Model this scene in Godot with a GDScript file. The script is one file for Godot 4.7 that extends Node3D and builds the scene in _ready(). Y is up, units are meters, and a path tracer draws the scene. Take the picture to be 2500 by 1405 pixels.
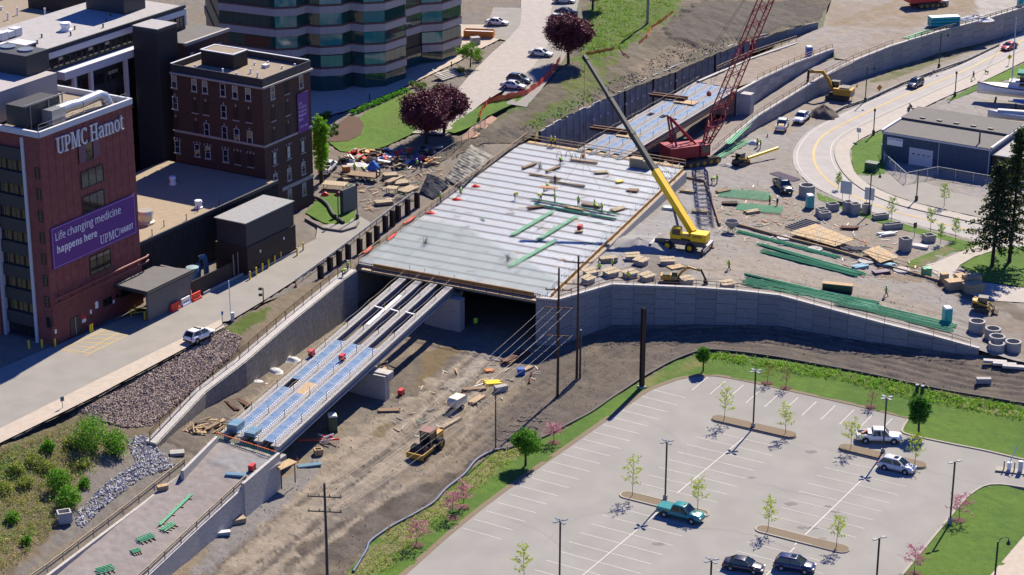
extends Node3D
# A bridge deck under construction between a hospital and a parking lot,seen from a drone. Metres,y up,the parking lot is y = 0.
var M:={}
var T:={}
var used:={}
var rng:=RandomNumberGenerator.new()
var unit_box:=BoxMesh.new()
var ZONES = {
	"L": [3.2888,0.01555,-0.00923,[18.7,40.9,-0.0103,-2.4,74.7,0.0025,-11.8,92.4,0.0279,27.9,75.0,-0.0113,52.2,50.2,0.0072,61.2,65.4,-0.0011,61.9,77.0,0.0073,50.0,93.0,0.0015,21.5,93.2,-0.0011,7.6,77.5,-0.0039,25.9,35.4,0.0267,36.7,41.9,0.0052,18.1,39.1,0.0026,6.9,23.9,0.0084,15.0,16.9,-0.0191,27.2,17.6,-0.0135,39.5,19.0,-0.0138,53.4,28.0,-0.0261,65.7,33.7,-0.0089,71.0,38.3,-0.0539,26.8,23.8,0.0135,38.4,25.7,0.0015,54.5,35.6,-0.0250,67.7,41.0,0.0000,14.5,32.4,-0.0023,26.4,28.5,-0.0109,37.9,30.9,-0.0095,54.0,38.8,0.0058,68.8,48.9,-0.0221,43.0,36.6,0.0365,58.6,45.2,0.0489,66.6,54.7,0.0526,-3.0,16.2,0.0135,-5.8,31.9,0.0135,-11.7,27.7,0.0095,-19.3,47.5,0.0230,-27.8,73.7,0.0243,-35.0,95.9,0.0056,-21.9,84.2,0.0025,-16.5,93.0,-0.0093,-12.9,66.2,0.0143,0.1,39.7,-0.0115,2.7,59.7,-0.0054,-7.3,81.1,-0.0078,-24.8,8.8,-0.0097,-30.3,23.8,-0.0048,-34.9,35.8,-0.0061,-37.9,48.6,-0.0174,-43.1,62.2,-0.0175,-49.0,67.8,-0.0014,-44.6,79.7,-0.0023,-52.3,90.9,-0.0009,-57.7,98.8,-0.0250,-40.0,66.1,-0.0185,-36.6,59.4,-0.0128,-0.0,-10.5,0.0229,14.9,-64.0,0.0116,30.1,-79.7,0.0587,23.6,-73.3,0.0216,40.0,-87.8,0.0651,34.9,-81.8,0.0158,44.0,-81.0,-0.1644,19.6,-88.7,0.0013,37.4,-114.5,0.0389,51.2,-128.1,-0.0426]],
	"P": [6.2825,-0.02517,-0.00768,[5.6,21.9,0.0260,6.6,23.1,-0.0300,14.9,16.3,-0.0026,27.1,17.1,-0.0204,39.3,18.9,-0.0205,53.3,27.2,-0.0240,65.8,32.8,0.0169,12.6,1.6,0.0011,20.7,-21.0,0.0095,29.3,-43.1,0.0078,26.7,-1.8,0.0050,42.0,-38.8,-0.0084,36.7,-50.4,-0.0021,51.9,-57.0,0.0072,49.2,-71.9,0.0063,42.5,-66.0,-0.0021,58.3,-77.7,0.0059,68.4,-88.6,0.0064,86.2,-108.6,0.0063,109.0,-138.4,-0.0106,57.5,-24.9,0.0157,70.0,-8.4,-0.0056,76.6,0.4,-0.0039,60.1,0.1,0.0047,64.6,10.5,-0.0133,71.8,20.4,-0.0101,62.4,22.9,0.0197,63.7,-43.2,0.0036,80.0,-32.5,0.0088,92.2,-77.8,-0.0052,87.7,-45.8,-0.0091,91.5,-94.0,-0.0071,71.6,32.8,0.0316,44.0,2.2,0.0061,42.2,-9.7,-0.0059,34.4,3.6,-0.0012,48.8,12.8,0.0022,35.1,-40.7,0.0015,82.0,-19.3,-0.0102]],
	"E": [8.0989,-0.00739,-0.02008,[41.9,-81.7,-0.0198,35.9,-86.0,0.0009,64.6,-113.0,-0.0321,57.1,-118.2,0.0148,72.5,-129.2,0.0117,90.0,-131.8,-0.0028,109.1,-140.9,-0.0093,83.6,-145.0,0.0109,66.1,-146.8,-0.0171,104.2,-151.3,-0.0022,77.8,-119.7,-0.0040,65.4,-108.8,0.0490]],
	"O": [2.4395,0.15872,0.04491,[28.1,-51.5,-0.0217,36.2,-62.3,-0.0137,44.5,-78.6,0.0248,50.8,-87.1,0.0112,63.6,-107.1,-0.0353,33.6,-66.5,0.0389,39.6,-79.2,-0.0219,69.9,-111.7,0.0176]],
	"H": [7.9483,-0.00619,-0.02585,[-62.9,73.3,-0.0132,-68.1,49.6,0.0036,-51.1,53.6,-0.0049,-40.4,33.4,-0.0028,-42.4,37.7,-0.0036,-33.0,18.4,-0.0014,-24.9,6.0,-0.0011,-23.8,-6.9,-0.0039,-64.1,42.4,0.0037,-52.7,28.5,0.0065,-20.8,-33.6,0.0097,-32.2,-17.6,0.0030,-28.3,-22.9,0.0066,-16.8,-23.0,-0.0101,-25.6,-56.6,0.0044,-15.2,-72.1,0.0002,-27.1,-80.0,-0.0046,-19.8,-90.7,0.0090,-9.7,-60.9,-0.0032,-0.2,-97.1,0.0122,-4.5,-132.9,-0.0034,10.7,-121.3,0.0137,-8.5,-113.4,0.0286,12.9,-140.9,0.0252,2.1,-73.0,-0.0098,-5.4,-71.5,0.0062,-5.1,-51.6,-0.0519,-10.6,-40.3,0.0058,1.4,-54.3,0.0890,5.0,-59.2,0.0477,15.0,-73.5,0.1183,30.7,-93.1,0.0618,47.9,-115.1,0.0722,64.1,-130.9,0.0501,3.6,-63.0,-0.0685,11.3,-77.3,-0.1131,19.9,-99.8,-0.0585,20.8,-121.7,-0.0319,42.1,-125.5,-0.0786,30.0,-136.5,-0.0378,56.1,-137.1,0.0165,35.3,-113.0,-0.0105,24.6,-96.7,-0.0136,7.4,-71.0,-0.0372,-63.4,-122.5,0.0320,-57.6,-96.6,-0.0108,-61.1,-145.2,-0.0103,65.6,-143.0,-0.0412]],
	"W": [10.1385,0.00184,-0.07499,[-30.9,72.3,0.0246,-34.5,75.7,-0.0198,-28.0,75.6,-0.0173,-40.6,88.9,-0.0073,-34.3,85.9,0.0214,-46.7,98.6,0.0119,-40.1,98.7,-0.0098,-51.2,99.1,-0.0038]],
	"B": [2.9913,-0.22661,-0.13161,[-62.9,73.3,-0.1433,-53.5,58.1,-0.1739,-49.1,49.2,-0.0684,-40.4,33.6,0.0437,-55.8,63.6,0.0634,-52.7,66.8,0.0028,-48.0,67.4,0.0697,-57.7,75.2,0.0877,-61.8,79.5,0.0934,-52.8,88.3,-0.0083,-57.8,98.3,-0.0321,-47.7,81.6,-0.0632,-45.0,52.1,0.0746,-38.7,41.2,0.0027,-35.1,32.8,-0.0583,-48.9,58.3,0.1040,-42.8,60.1,-0.0229,-32.4,24.3,0.0116,-24.0,10.2,-0.0065,-45.7,63.9,0.0876,-57.8,84.8,0.0305,-43.6,69.2,-0.0948]]}
func _ready():
	rng.seed = 7
	camera_and_light()
	textures()
	materials()
	terrain()
	hospital()
	office()
	bridge()
	walls()
	machines()
	vehicles()
	plants()
	people()
	small_things()
func camera_and_light():
	var cam:=Camera3D.new()
	cam.name = "camera"
	add_child(cam)
	var pit:=0.361923
	var b:=Basis(Vector3.RIGHT,-pit)
	cam.transform = Transform3D(b*Basis(Vector3(0,0,1),0.003716),Vector3(0,121.154,320))
	cam.fov = 14.886
	cam.near = 1.0
	cam.far = 4000.0
	cam.current = true
	var env:=Environment.new()
	env.background_mode = Environment.BG_SKY
	var sm:=ProceduralSkyMaterial.new()
	sm.sky_top_color = Color(0.16,0.36,0.78)
	sm.sky_horizon_color = Color(0.62,0.74,0.9)
	sm.sky_curve = 0.18
	sm.ground_bottom_color = Color(0.3,0.3,0.28)
	sm.ground_horizon_color = Color(0.55,0.6,0.65)
	sm.sky_energy_multiplier = 0.75
	sm.sun_angle_max = 1.0
	var sky:=Sky.new()
	sky.sky_material = sm
	env.sky = sky
	env.tonemap_mode = Environment.TONE_MAPPER_LINEAR
	env.tonemap_exposure = 1.82
	env.sdfgi_enabled = true
	env.ssao_enabled = true
	env.ssil_enabled = true
	var we:=WorldEnvironment.new()
	we.name = "environment"
	we.environment = env
	add_child(we)
	var sun:=DirectionalLight3D.new()
	sun.name = "sun"
	sun.light_energy = 1.6
	sun.light_color = Color(1.0,0.95,0.87)
	sun.light_angular_distance = 0.5
	sun.shadow_enabled = true
	sun.directional_shadow_max_distance = 700.0
	add_child(sun)
	sun.look_at_from_position(Vector3.ZERO,Vector3(-0.298,-0.7,0.649),Vector3.UP)
# ---------- small maths
func v2(a) -> PackedVector2Array:
	var o:=PackedVector2Array()
	for i in range(0,a.size(),2): o.append(Vector2(a[i],a[i + 1]))
	return o
func v3(a) -> PackedVector3Array:
	var o:=PackedVector3Array()
	for i in range(0,a.size(),3): o.append(Vector3(a[i],a[i + 1],a[i + 2]))
	return o
func zh(k: String,x: float,z: float) -> float:
	if k == "D": return 7.0
	var q = ZONES[k]
	var h: float = q[0] + q[1]*x + q[2]*z
	var c: Array = q[3]
	for i in range(0,c.size(),3):
		var dx: float = c[i] - x
		var dz: float = c[i + 1] - z
		h += c[i + 2]*sqrt(dx*dx + dz*dz)
	return h
func gp(k: String,p: Vector3,up:=0.0) -> Vector3: return Vector3(p.x,zh(k,p.x,p.z) + up,p.z)
func lin(r: float,g: float,b: float) -> Color: return Color(r,g,b)
func srgb(r: float,g: float,b: float) -> Color: return Color(r,g,b).linear_to_srgb()
# ---------- naming
func numbered(n: String) -> String:
	if not used.has(n):
		used[n] = 0
		return n
	used[n] += 1
	return "%s_%03d" % [n,used[n]]
func tag(o: Node,label: String,category: String,group:=""):
	o.set_meta("label",label)
	o.set_meta("category",category)
	if group != "": o.set_meta("group",group)
	return o
func thing(called: String,label: String,category: String,at:=Vector3.ZERO,turn:=0.0,group:="") -> Node3D:
	var o:=Node3D.new()
	o.name = numbered(called)
	add_child(o)
	o.position = at
	o.rotation.y = turn
	return tag(o,label,category,group)
func structure(o: Node):
	o.set_meta("kind","structure")
	return o
func copy(src: Node3D,called: String,label: String,at: Vector3,turn: float,group:="") -> Node3D:
	var o: Node3D = src.duplicate()
	o.name = numbered(called)
	add_child(o)
	o.position = at
	o.rotation.y = turn
	o.set_meta("label",label)
	if group != "": o.set_meta("group",group)
	return o
# ---------- mesh building
func S() -> SurfaceTool:
	var st:=SurfaceTool.new()
	st.begin(Mesh.PRIMITIVE_TRIANGLES)
	return st
func put(st: SurfaceTool,called: String,m: Material,parent: Node = null,tangent:=false) -> MeshInstance3D:
	var mi:=MeshInstance3D.new()
	st.set_material(m)
	mi.mesh = st.commit()
	if parent == null:
		mi.name = numbered(called)
		add_child(mi)
	else:
		mi.name = called
		parent.add_child(mi,true)
	return mi
func piece(parent: Node,called: String,c: Vector3,size: Vector3,m: Material,b:=Basis.IDENTITY) -> MeshInstance3D:
	var mi:=MeshInstance3D.new()
	mi.mesh = unit_box
	mi.material_override = m
	mi.transform = Transform3D(b*Basis.from_scale(size),c)
	if parent == null:
		mi.name = numbered(called)
		add_child(mi)
	else:
		mi.name = called
		parent.add_child(mi,true)
	return mi
func along(a: Vector3,b: Vector3) -> Basis:
	var x:=(b - a).normalized()
	var up:=Vector3.UP if absf(x.y) < 0.98 else Vector3.BACK
	var z:=x.cross(up).normalized()
	return Basis(x,z.cross(x).normalized(),z)
func bar_piece(parent: Node,called: String,a: Vector3,b: Vector3,h: float,w: float,m: Material) -> MeshInstance3D:
	return piece(parent,called,(a + b)/2,Vector3(a.distance_to(b),h,w),m,along(a,b))
func quad(st: SurfaceTool,a: Vector3,b: Vector3,c: Vector3,d: Vector3):
	var n:=(c - a).cross(b - a).normalized()
	for p in [a,b,c,a,c,d]:
		st.set_normal(n)
		st.add_vertex(p)
func tri(st: SurfaceTool,a: Vector3,b: Vector3,c: Vector3):
	var n:=(c - a).cross(b - a).normalized()
	for p in [a,b,c]:
		st.set_normal(n)
		st.add_vertex(p)
func box(st: SurfaceTool,c: Vector3,s: Vector3,b:=Basis.IDENTITY):
	var x:=b.x*s.x/2
	var y:=b.y*s.y/2
	var z:=b.z*s.z/2
	var p:=[]
	for i in 8: p.append(c + (x if i & 1 else -x) + (y if i & 2 else -y) + (z if i & 4 else -z))
	for f in [[0,2,3,1],[4,5,7,6],[0,1,5,4],[2,6,7,3],[0,4,6,2],[1,3,7,5]]:
		quad(st,p[f[3]],p[f[2]],p[f[1]],p[f[0]])
func bar(st: SurfaceTool,a: Vector3,b: Vector3,h: float,w:=-1.0):
	box(st,(a + b)/2,Vector3(a.distance_to(b),h,h if w < 0 else w),along(a,b))
func tube(st: SurfaceTool,pts,r0: float,r1:=-1.0,n:=6,cap:=true):
	if r1 < 0: r1 = r0
	var k: int = pts.size()
	var rings:=[]
	for i in k:
		var d: Vector3 = (pts[min(i + 1,k - 1)] - pts[max(i - 1,0)]).normalized()
		var up:=Vector3.UP if absf(d.y) < 0.95 else Vector3.RIGHT
		var u:=d.cross(up).normalized()
		var v:=u.cross(d).normalized()
		var r:=lerpf(r0,r1,float(i)/max(k - 1,1))
		var ring:=[]
		for j in n:
			var t:=TAU*j/n
			ring.append([pts[i] + (u*cos(t) + v*sin(t))*r,u*cos(t) + v*sin(t)])
		rings.append(ring)
	for i in k - 1:
		for j in n:
			var j2:=(j + 1) % n
			for q in [rings[i][j],rings[i + 1][j2],rings[i + 1][j],rings[i][j],rings[i][j2],rings[i + 1][j2]]:
				st.set_normal(q[1])
				st.add_vertex(q[0])
	if cap:
		for e in [0,k - 1]:
			var d: Vector3 = (pts[1] - pts[0]) if e == 0 else (pts[k - 2] - pts[k - 1])
			for j in range(1,n - 1):
				var a = rings[e][0][0]
				var b = rings[e][j][0]
				var c = rings[e][j + 1][0]
				if e == 0: tri2(st,a,c,b,-d.normalized())
				else: tri2(st,a,b,c,-d.normalized())
func tri2(st,a,b,c,n):
	for p in [a,b,c]:
		st.set_normal(n)
		st.add_vertex(p)
func lathe(st: SurfaceTool,c: Vector3,prof,n:=16,b:=Basis.IDENTITY):
	for i in prof.size() - 1:
		var r0: float = prof[i][0]
		var r1: float = prof[i + 1][0]
		var y0: float = prof[i][1]
		var y1: float = prof[i + 1][1]
		var sl:=Vector2(y1 - y0,r0 - r1).normalized()
		for j in n:
			var t0:=TAU*j/n
			var t1:=TAU*(j + 1)/n
			var q:=[]
			for e in [[r0,y0,t0],[r1,y1,t0],[r1,y1,t1],[r0,y0,t1]]:
				q.append([c + b*Vector3(e[0]*cos(e[2]),e[1],e[0]*sin(e[2])),b*Vector3(cos(e[2])*sl.x,sl.y,sin(e[2])*sl.x)])
			for k in [0,2,1,0,3,2]:
				st.set_normal(q[k][1])
				st.add_vertex(q[k][0])
func prism(st: SurfaceTool,poly: PackedVector2Array,y0: float,y1: float,bottom:=false):
	if not Geometry2D.is_polygon_clockwise(poly):
		poly = poly.duplicate()
		poly.reverse()
	var n:=poly.size()
	for i in n:
		var a:=poly[i]
		var b:=poly[(i + 1) % n]
		quad(st,Vector3(a.x,y0,a.y),Vector3(a.x,y1,a.y),Vector3(b.x,y1,b.y),Vector3(b.x,y0,b.y))
	var t:=Geometry2D.triangulate_polygon(poly)
	for i in range(0,t.size(),3):
		var a:=poly[t[i]]
		var b:=poly[t[i + 1]]
		var c:=poly[t[i + 2]]
		flat(st,Vector3(a.x,y1,a.y),Vector3(b.x,y1,b.y),Vector3(c.x,y1,c.y),1)
		if bottom: flat(st,Vector3(a.x,y0,a.y),Vector3(b.x,y0,b.y),Vector3(c.x,y0,c.y),-1)
func flat(st: SurfaceTool,a: Vector3,b: Vector3,c: Vector3,sgn: int):
	if (c - a).cross(b - a).y*sgn < 0:
		var t:=b
		b = c
		c = t
	tri(st,a,b,c)
func side_prism(st: SurfaceTool,prof: PackedVector2Array,z0: float,z1: float,b:=Basis.IDENTITY,o:=Vector3.ZERO):
	if not Geometry2D.is_polygon_clockwise(prof):
		prof = prof.duplicate()
		prof.reverse()
	var n:=prof.size()
	for i in n:
		var p:=prof[i]
		var q:=prof[(i + 1) % n]
		quad(st,o + b*Vector3(p.x,p.y,z1),o + b*Vector3(p.x,p.y,z0),o + b*Vector3(q.x,q.y,z0),o + b*Vector3(q.x,q.y,z1))
	var t:=Geometry2D.triangulate_polygon(prof)
	for i in range(0,t.size(),3):
		var v:=[prof[t[i]],prof[t[i + 1]],prof[t[i + 2]]]
		var area: float = (v[1] - v[0]).cross(v[2] - v[0])
		if area > 0: v = [v[0],v[2],v[1]]
		tri(st,o + b*Vector3(v[0].x,v[0].y,z1),o + b*Vector3(v[1].x,v[1].y,z1),o + b*Vector3(v[2].x,v[2].y,z1))
		tri(st,o + b*Vector3(v[0].x,v[0].y,z0),o + b*Vector3(v[2].x,v[2].y,z0),o + b*Vector3(v[1].x,v[1].y,z0))
func sweep_curb(st: SurfaceTool,pts,w: float,h: float,closed:=false):
	var n: int = pts.size()
	var L:=[]
	for i in n:
		var a: Vector3 = pts[(i - 1 + n) % n] if closed else pts[max(i - 1,0)]
		var b: Vector3 = pts[(i + 1) % n] if closed else pts[min(i + 1,n - 1)]
		var d:=(b - a)
		d.y = 0
		d = d.normalized()
		var s:=Vector3(-d.z,0,d.x)*w/2
		L.append([pts[i] - s - Vector3(0,.3,0),pts[i] - s + Vector3(0,h,0),pts[i] + s + Vector3(0,h,0),pts[i] + s - Vector3(0,.3,0)])
	for i in (n if closed else n - 1):
		var p = L[i]
		var q = L[(i + 1) % n]
		for k in 3: quad(st,p[k],q[k],q[k + 1],p[k + 1])
	if not closed:
		quad(st,L[0][3],L[0][0],L[0][1],L[0][2])
		quad(st,L[n - 1][0],L[n - 1][3],L[n - 1][2],L[n - 1][1])
# ---------- materials
func textures():
	for d in [["fine",256,FastNoiseLite.TYPE_SIMPLEX,0.06,4,0.84,1.0],["coarse",512,FastNoiseLite.TYPE_SIMPLEX_SMOOTH,0.012,5,0.92,1.0],["stone",512,FastNoiseLite.TYPE_CELLULAR,0.06,2,0.62,1.0],["blotch",512,FastNoiseLite.TYPE_PERLIN,0.02,5,0.74,1.0],["bumps",512,FastNoiseLite.TYPE_SIMPLEX,0.05,5,0.0,1.0],["rock",512,FastNoiseLite.TYPE_CELLULAR,0.03,1,0.0,1.0]]:
		var n:=FastNoiseLite.new()
		n.seed = 11 + d[0].length()
		n.noise_type = d[2]
		n.frequency = d[3]
		n.fractal_octaves = d[4]
		n.fractal_type = FastNoiseLite.FRACTAL_FBM
		var t:=NoiseTexture2D.new()
		t.noise = n
		t.width = d[1]
		t.height = d[1]
		t.seamless = true
		var g:=Gradient.new()
		g.set_color(0,Color(d[5],d[5],d[5]))
		g.set_color(1,Color(d[6],d[6],d[6]))
		t.color_ramp = g
		T[d[0]] = t
	T.grain = stripes(256,64,0.62,1.0,3)
	T.streak = stripes(512,128,0.55,1.0,9)
	T.ribs = ribs()
func stripes(w: int,h: int,lo: float,hi: float,sd: int) -> ImageTexture:
	var n:=FastNoiseLite.new()
	n.seed = sd
	n.frequency = 0.05
	n.fractal_octaves = 4
	var im:=Image.create(w,h,false,Image.FORMAT_RGB8)
	for x in w:
		for y in h:
			var v:=n.get_noise_2d(x*2.0,y*0.12 + sin(y*TAU/h)*0.2)*0.5 + 0.5
			v = lerpf(lo,hi,clampf(v*1.4 - 0.2,0,1))
			im.set_pixel(x,y,Color(v,v,v))
	return ImageTexture.create_from_image(im)
func ribs() -> ImageTexture:
	var im:=Image.create(64,8,false,Image.FORMAT_RGB8)
	for x in 64:
		var v:=0.5 + 0.5*clampf(sin(x*TAU/32.0)*2.5,-1,1)
		for y in 8: im.set_pixel(x,y,Color(v,v,v))
	return ImageTexture.create_from_image(im)
func mat(n: String,c: Color,rough:=0.85,tex:="",scale:=1.0,detail:="",dscale:=1.0,bump:="",bh:=1.0,metal:=0.0) -> StandardMaterial3D:
	var m:=StandardMaterial3D.new()
	m.albedo_color = c.linear_to_srgb()
	m.roughness = rough
	m.metallic = metal
	if tex != "" or bump != "":
		m.uv1_triplanar = true
		m.uv1_world_triplanar = true
		m.uv1_scale = Vector3.ONE/scale
		if tex != "": m.albedo_texture = T[tex]
		if bump != "":
			m.heightmap_enabled = true
			m.heightmap_texture = T[bump]
			m.heightmap_scale = bh
	if detail != "":
		m.detail_enabled = true
		m.detail_blend_mode = BaseMaterial3D.BLEND_MODE_MUL
		m.detail_albedo = T[detail]
		m.detail_uv_layer = BaseMaterial3D.DETAIL_UV_2
		m.uv2_triplanar = true
		m.uv2_world_triplanar = true
		m.uv2_scale = Vector3.ONE/dscale
	M[n] = m
	return m
func vmat(n: String,rough:=0.95,tex:="fine",scale:=2.0,detail:="coarse",dscale:=14.0,bump:="",bh:=1.0):
	mat(n,Color(1,1,1),rough,tex,scale,detail,dscale,bump,bh).vertex_color_use_as_albedo = true
func glass(n: String,c: Color,rough:=0.06,metal:=0.0):
	var m:=mat(n,c,rough)
	m.metallic = metal
	m.metallic_specular = 0.9
	return m
func leafmat(n: String,back: Color):
	var m:=StandardMaterial3D.new()
	m.vertex_color_use_as_albedo = true
	m.roughness = 0.7
	m.cull_mode = BaseMaterial3D.CULL_DISABLED
	m.backlight_enabled = true
	m.backlight = back
	M[n] = m
func materials():
	unit_box.size = Vector3.ONE
	mat("asphalt_lot",lin(0.31,0.302,0.28),0.95,"fine",0.9,"coarse",40,"fine",0.4)
	mat("asphalt_drive",lin(0.305,0.29,0.262),0.95,"fine",1.1,"coarse",30,"fine",0.4)
	mat("asphalt_road",lin(0.40,0.385,0.37),0.93,"fine",1.0,"coarse",26,"fine",0.3)
	mat("asphalt_worn",lin(0.5,0.46,0.42),0.95,"blotch",3.0,"coarse",12,"fine",0.4)
	mat("crack",lin(0.2,0.19,0.185),0.95)
	mat("stain",lin(0.2,0.19,0.185),0.9,"blotch",0.7)
	mat("paint_white",lin(0.64,0.62,0.59),0.8,"blotch",1.5)
	mat("paint_yellow",lin(0.62,0.42,0.06),0.7,"fine",0.6)
	mat("kerb",lin(0.42,0.385,0.32),0.9,"blotch",1.6)
	mat("walk",lin(0.5,0.43,0.35),0.9,"fine",0.8,"coarse",9)
	mat("walk_pale",lin(0.45,0.415,0.365),0.9,"fine",0.8,"coarse",12)
	mat("brick_walk",lin(0.44,0.27,0.19),0.9,"blotch",1.2)
	mat("concrete",lin(0.46,0.45,0.43),0.85,"blotch",2.6,"coarse",9,"fine",0.15)
	mat("concrete_pale",lin(0.58,0.56,0.53),0.85,"blotch",3.0,"coarse",11,"fine",0.15)
	mat("concrete_panel",lin(0.40,0.40,0.39),0.85,"blotch",2.2,"coarse",7,"fine",0.15)
	mat("concrete_panel_dark",lin(0.35,0.35,0.345),0.85,"blotch",1.8,"coarse",5,"fine",0.15)
	mat("concrete_old",lin(0.6,0.57,0.5),0.9,"streak",5.0,"blotch",6,"fine",0.15)
	mat("riprap",lin(0.3,0.26,0.24),0.95,"blotch",1.5)
	mat("stone_grey",lin(0.36,0.36,0.37),0.95,"blotch",1.5)
	mat("mulch",lin(0.13,0.072,0.045),0.95,"stone",0.9,"",1,"stone",3)
	mat("gravel_tan",lin(0.27,0.21,0.14),0.95,"stone",0.8,"",1,"stone",3)
	mat("lawn_base",lin(0.055,0.125,0.012),0.95,"fine",0.7,"coarse",7,"fine",3)
	vmat("soil",0.97,"blotch",2.2,"fine",0.9,"bumps",9.0)
	vmat("gravel",0.95,"stone",1.3,"coarse",12,"stone",2.5)
	vmat("lawn",0.95,"fine",0.5,"coarse",6,"bumps",3.0)
	mat("galv",lin(0.6,0.64,0.68),0.35,"blotch",4.0,"",1,"",1,0.35)
	mat("galv_blue",lin(0.3,0.43,0.6),0.3,"blotch",5.0,"",1,"",1,0.4)
	mat("galv_stack",lin(0.2,0.36,0.48),0.35,"fine",1.0,"",1,"",1,0.4)
	mat("beam_conc",lin(0.47,0.46,0.45),0.85,"fine",0.7,"blotch",5,"fine",0.15)
	mat("beam_side",lin(0.4,0.41,0.43),0.85,"blotch",3.0)
	mat("plywood",lin(0.64,0.45,0.24),0.8,"grain",2.0,"coarse",4)
	mat("plywood_pale",lin(0.7,0.56,0.36),0.8,"grain",1.6,"blotch",3)
	mat("lumber",lin(0.6,0.43,0.25),0.85,"grain",0.9)
	mat("lumber_old",lin(0.34,0.235,0.15),0.9,"grain",0.9)
	mat("form_orange",lin(0.58,0.34,0.10),0.75,"grain",1.0)
	mat("rust",lin(0.13,0.055,0.03),0.85,"blotch",1.4)
	mat("rust_dark",lin(0.045,0.026,0.02),0.85,"blotch",1.4)
	mat("rebar_green",lin(0.06,0.4,0.21),0.55,"fine",0.8)
	mat("rebar_pale",lin(0.46,0.54,0.5),0.6)
	mat("steel",lin(0.3,0.31,0.33),0.5,"fine",1.0,"",1,"",1,0.6)
	mat("steel_dark",lin(0.03,0.032,0.036),0.55)
	mat("lamp_black",lin(0.02,0.026,0.026),0.5)
	mat("lamp_head",lin(0.13,0.16,0.2),0.4)
	mat("lamp_green",lin(0.012,0.045,0.03),0.5)
	mat("white_paint",lin(0.78,0.78,0.77),0.4)
	mat("white_cloth",lin(0.78,0.77,0.74),0.9,"blotch",1.5)
	mat("black_plastic",lin(0.016,0.017,0.02),0.45)
	mat("black_sheet",lin(0.045,0.047,0.052),0.6,"blotch",2.5)
	mat("rubber",lin(0.018,0.018,0.019),0.85)
	mat("rubber_dusty",lin(0.09,0.08,0.065),0.95,"blotch",1.0)
	mat("yellow_crane",lin(0.84,0.55,0.004),0.4)
	mat("yellow_cat",lin(0.55,0.30,0.025),0.5,"blotch",1.5)
	mat("bollard_yellow",lin(0.72,0.52,0.03),0.5)
	mat("red_crane",lin(0.27,0.004,0.02),0.45)
	mat("red_paint",lin(0.5,0.02,0.025),0.45)
	mat("red_mesh",lin(0.75,0.05,0.03),0.7)
	mat("orange_mesh",lin(0.8,0.17,0.04),0.7)
	mat("orange_paint",lin(0.62,0.2,0.03),0.55,"blotch",2.0)
	mat("blue_plastic",lin(0.02,0.11,0.42),0.4)
	mat("teal_plastic",lin(0.02,0.32,0.34),0.4)
	mat("green_plastic",lin(0.012,0.07,0.045),0.4)
	mat("silt_blue",lin(0.06,0.085,0.16),0.6,"blotch",0.8)
	mat("silt_black",lin(0.03,0.03,0.032),0.7)
	mat("wood_pole",lin(0.12,0.06,0.036),0.9,"streak",1.5)
	mat("wood_pole_grey",lin(0.14,0.12,0.1),0.9,"streak",1.5)
	mat("wire",lin(0.4,0.37,0.33),0.5)
	mat("bark",lin(0.06,0.045,0.035),0.95,"blotch",0.8)
	mat("bark_pale",lin(0.16,0.13,0.1),0.95)
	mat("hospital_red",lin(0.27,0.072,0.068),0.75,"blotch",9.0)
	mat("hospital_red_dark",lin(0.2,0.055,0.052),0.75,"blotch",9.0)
	mat("banner_purple",lin(0.11,0.022,0.2),0.6)
	mat("letter_white",lin(0.75,0.75,0.78),0.5)
	mat("letter_lilac",lin(0.55,0.42,0.68),0.6)
	mat("sign_steel",lin(0.7,0.72,0.74),0.35)
	mat("roof_tan",lin(0.36,0.29,0.2),0.95,"fine",1.2,"coarse",9)
	mat("roof_brown",lin(0.30,0.245,0.18),0.95,"fine",1.2,"coarse",9)
	mat("roof_grey",lin(0.4,0.39,0.39),0.9,"fine",1.2,"coarse",12)
	mat("roof_dark",lin(0.15,0.145,0.14),0.9,"fine",1.2,"coarse",12)
	mat("roof_metal",lin(0.28,0.29,0.3),0.7,"fine",1.2,"coarse",8)
	mat("dark_panel",lin(0.035,0.042,0.055),0.55,"blotch",4)
	mat("dark_brown",lin(0.035,0.022,0.02),0.7,"blotch",4)
	mat("white_trim",lin(0.62,0.64,0.68),0.6,"fine",1.0)
	mat("grey_block",lin(0.17,0.155,0.145),0.9,"fine",0.8)
	mat("brick",lin(0.11,0.055,0.042),0.9,"fine",0.35,"blotch",5)
	mat("brick_dark",lin(0.06,0.034,0.028),0.9,"fine",0.35,"blotch",5)
	mat("limestone",lin(0.4,0.37,0.33),0.85,"fine",0.9)
	mat("spandrel",lin(0.46,0.41,0.41),0.55,"fine",1.5)
	mat("spandrel_red",lin(0.13,0.055,0.055),0.6)
	mat("mullion",lin(0.02,0.02,0.022),0.5)
	glass("glass_dark",lin(0.012,0.016,0.02))
	glass("glass_green",lin(0.015,0.06,0.055),0.05)
	glass("glass_car",lin(0.012,0.02,0.024),0.05)
	glass("glass_day",lin(0.22,0.33,0.36),0.08)
	glass("glass_reflect_tint",lin(0.03,0.22,0.21),0.05)  # bright reflection painted into the glass colour as teal
	mat("blind",lin(0.3,0.27,0.2),0.9)
	mat("skin",lin(0.45,0.26,0.18),0.7)
	mat("vest_lime",lin(0.42,0.75,0.03),0.7)
	mat("vest_yellow",lin(0.72,0.72,0.02),0.7)
	mat("hat_white",lin(0.75,0.75,0.73),0.4)
	mat("cloth_dark",lin(0.03,0.04,0.065),0.9)
	mat("building_blue",lin(0.045,0.1,0.19),0.55,"fine",1.5,"blotch",6)
	mat("rim",lin(0.42,0.42,0.44),0.4)
	mat("chrome",lin(0.6,0.6,0.62),0.15,"",1,"",1,"",1,0.9)
	mat("water_mud",lin(0.2,0.15,0.075),0.12)
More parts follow.
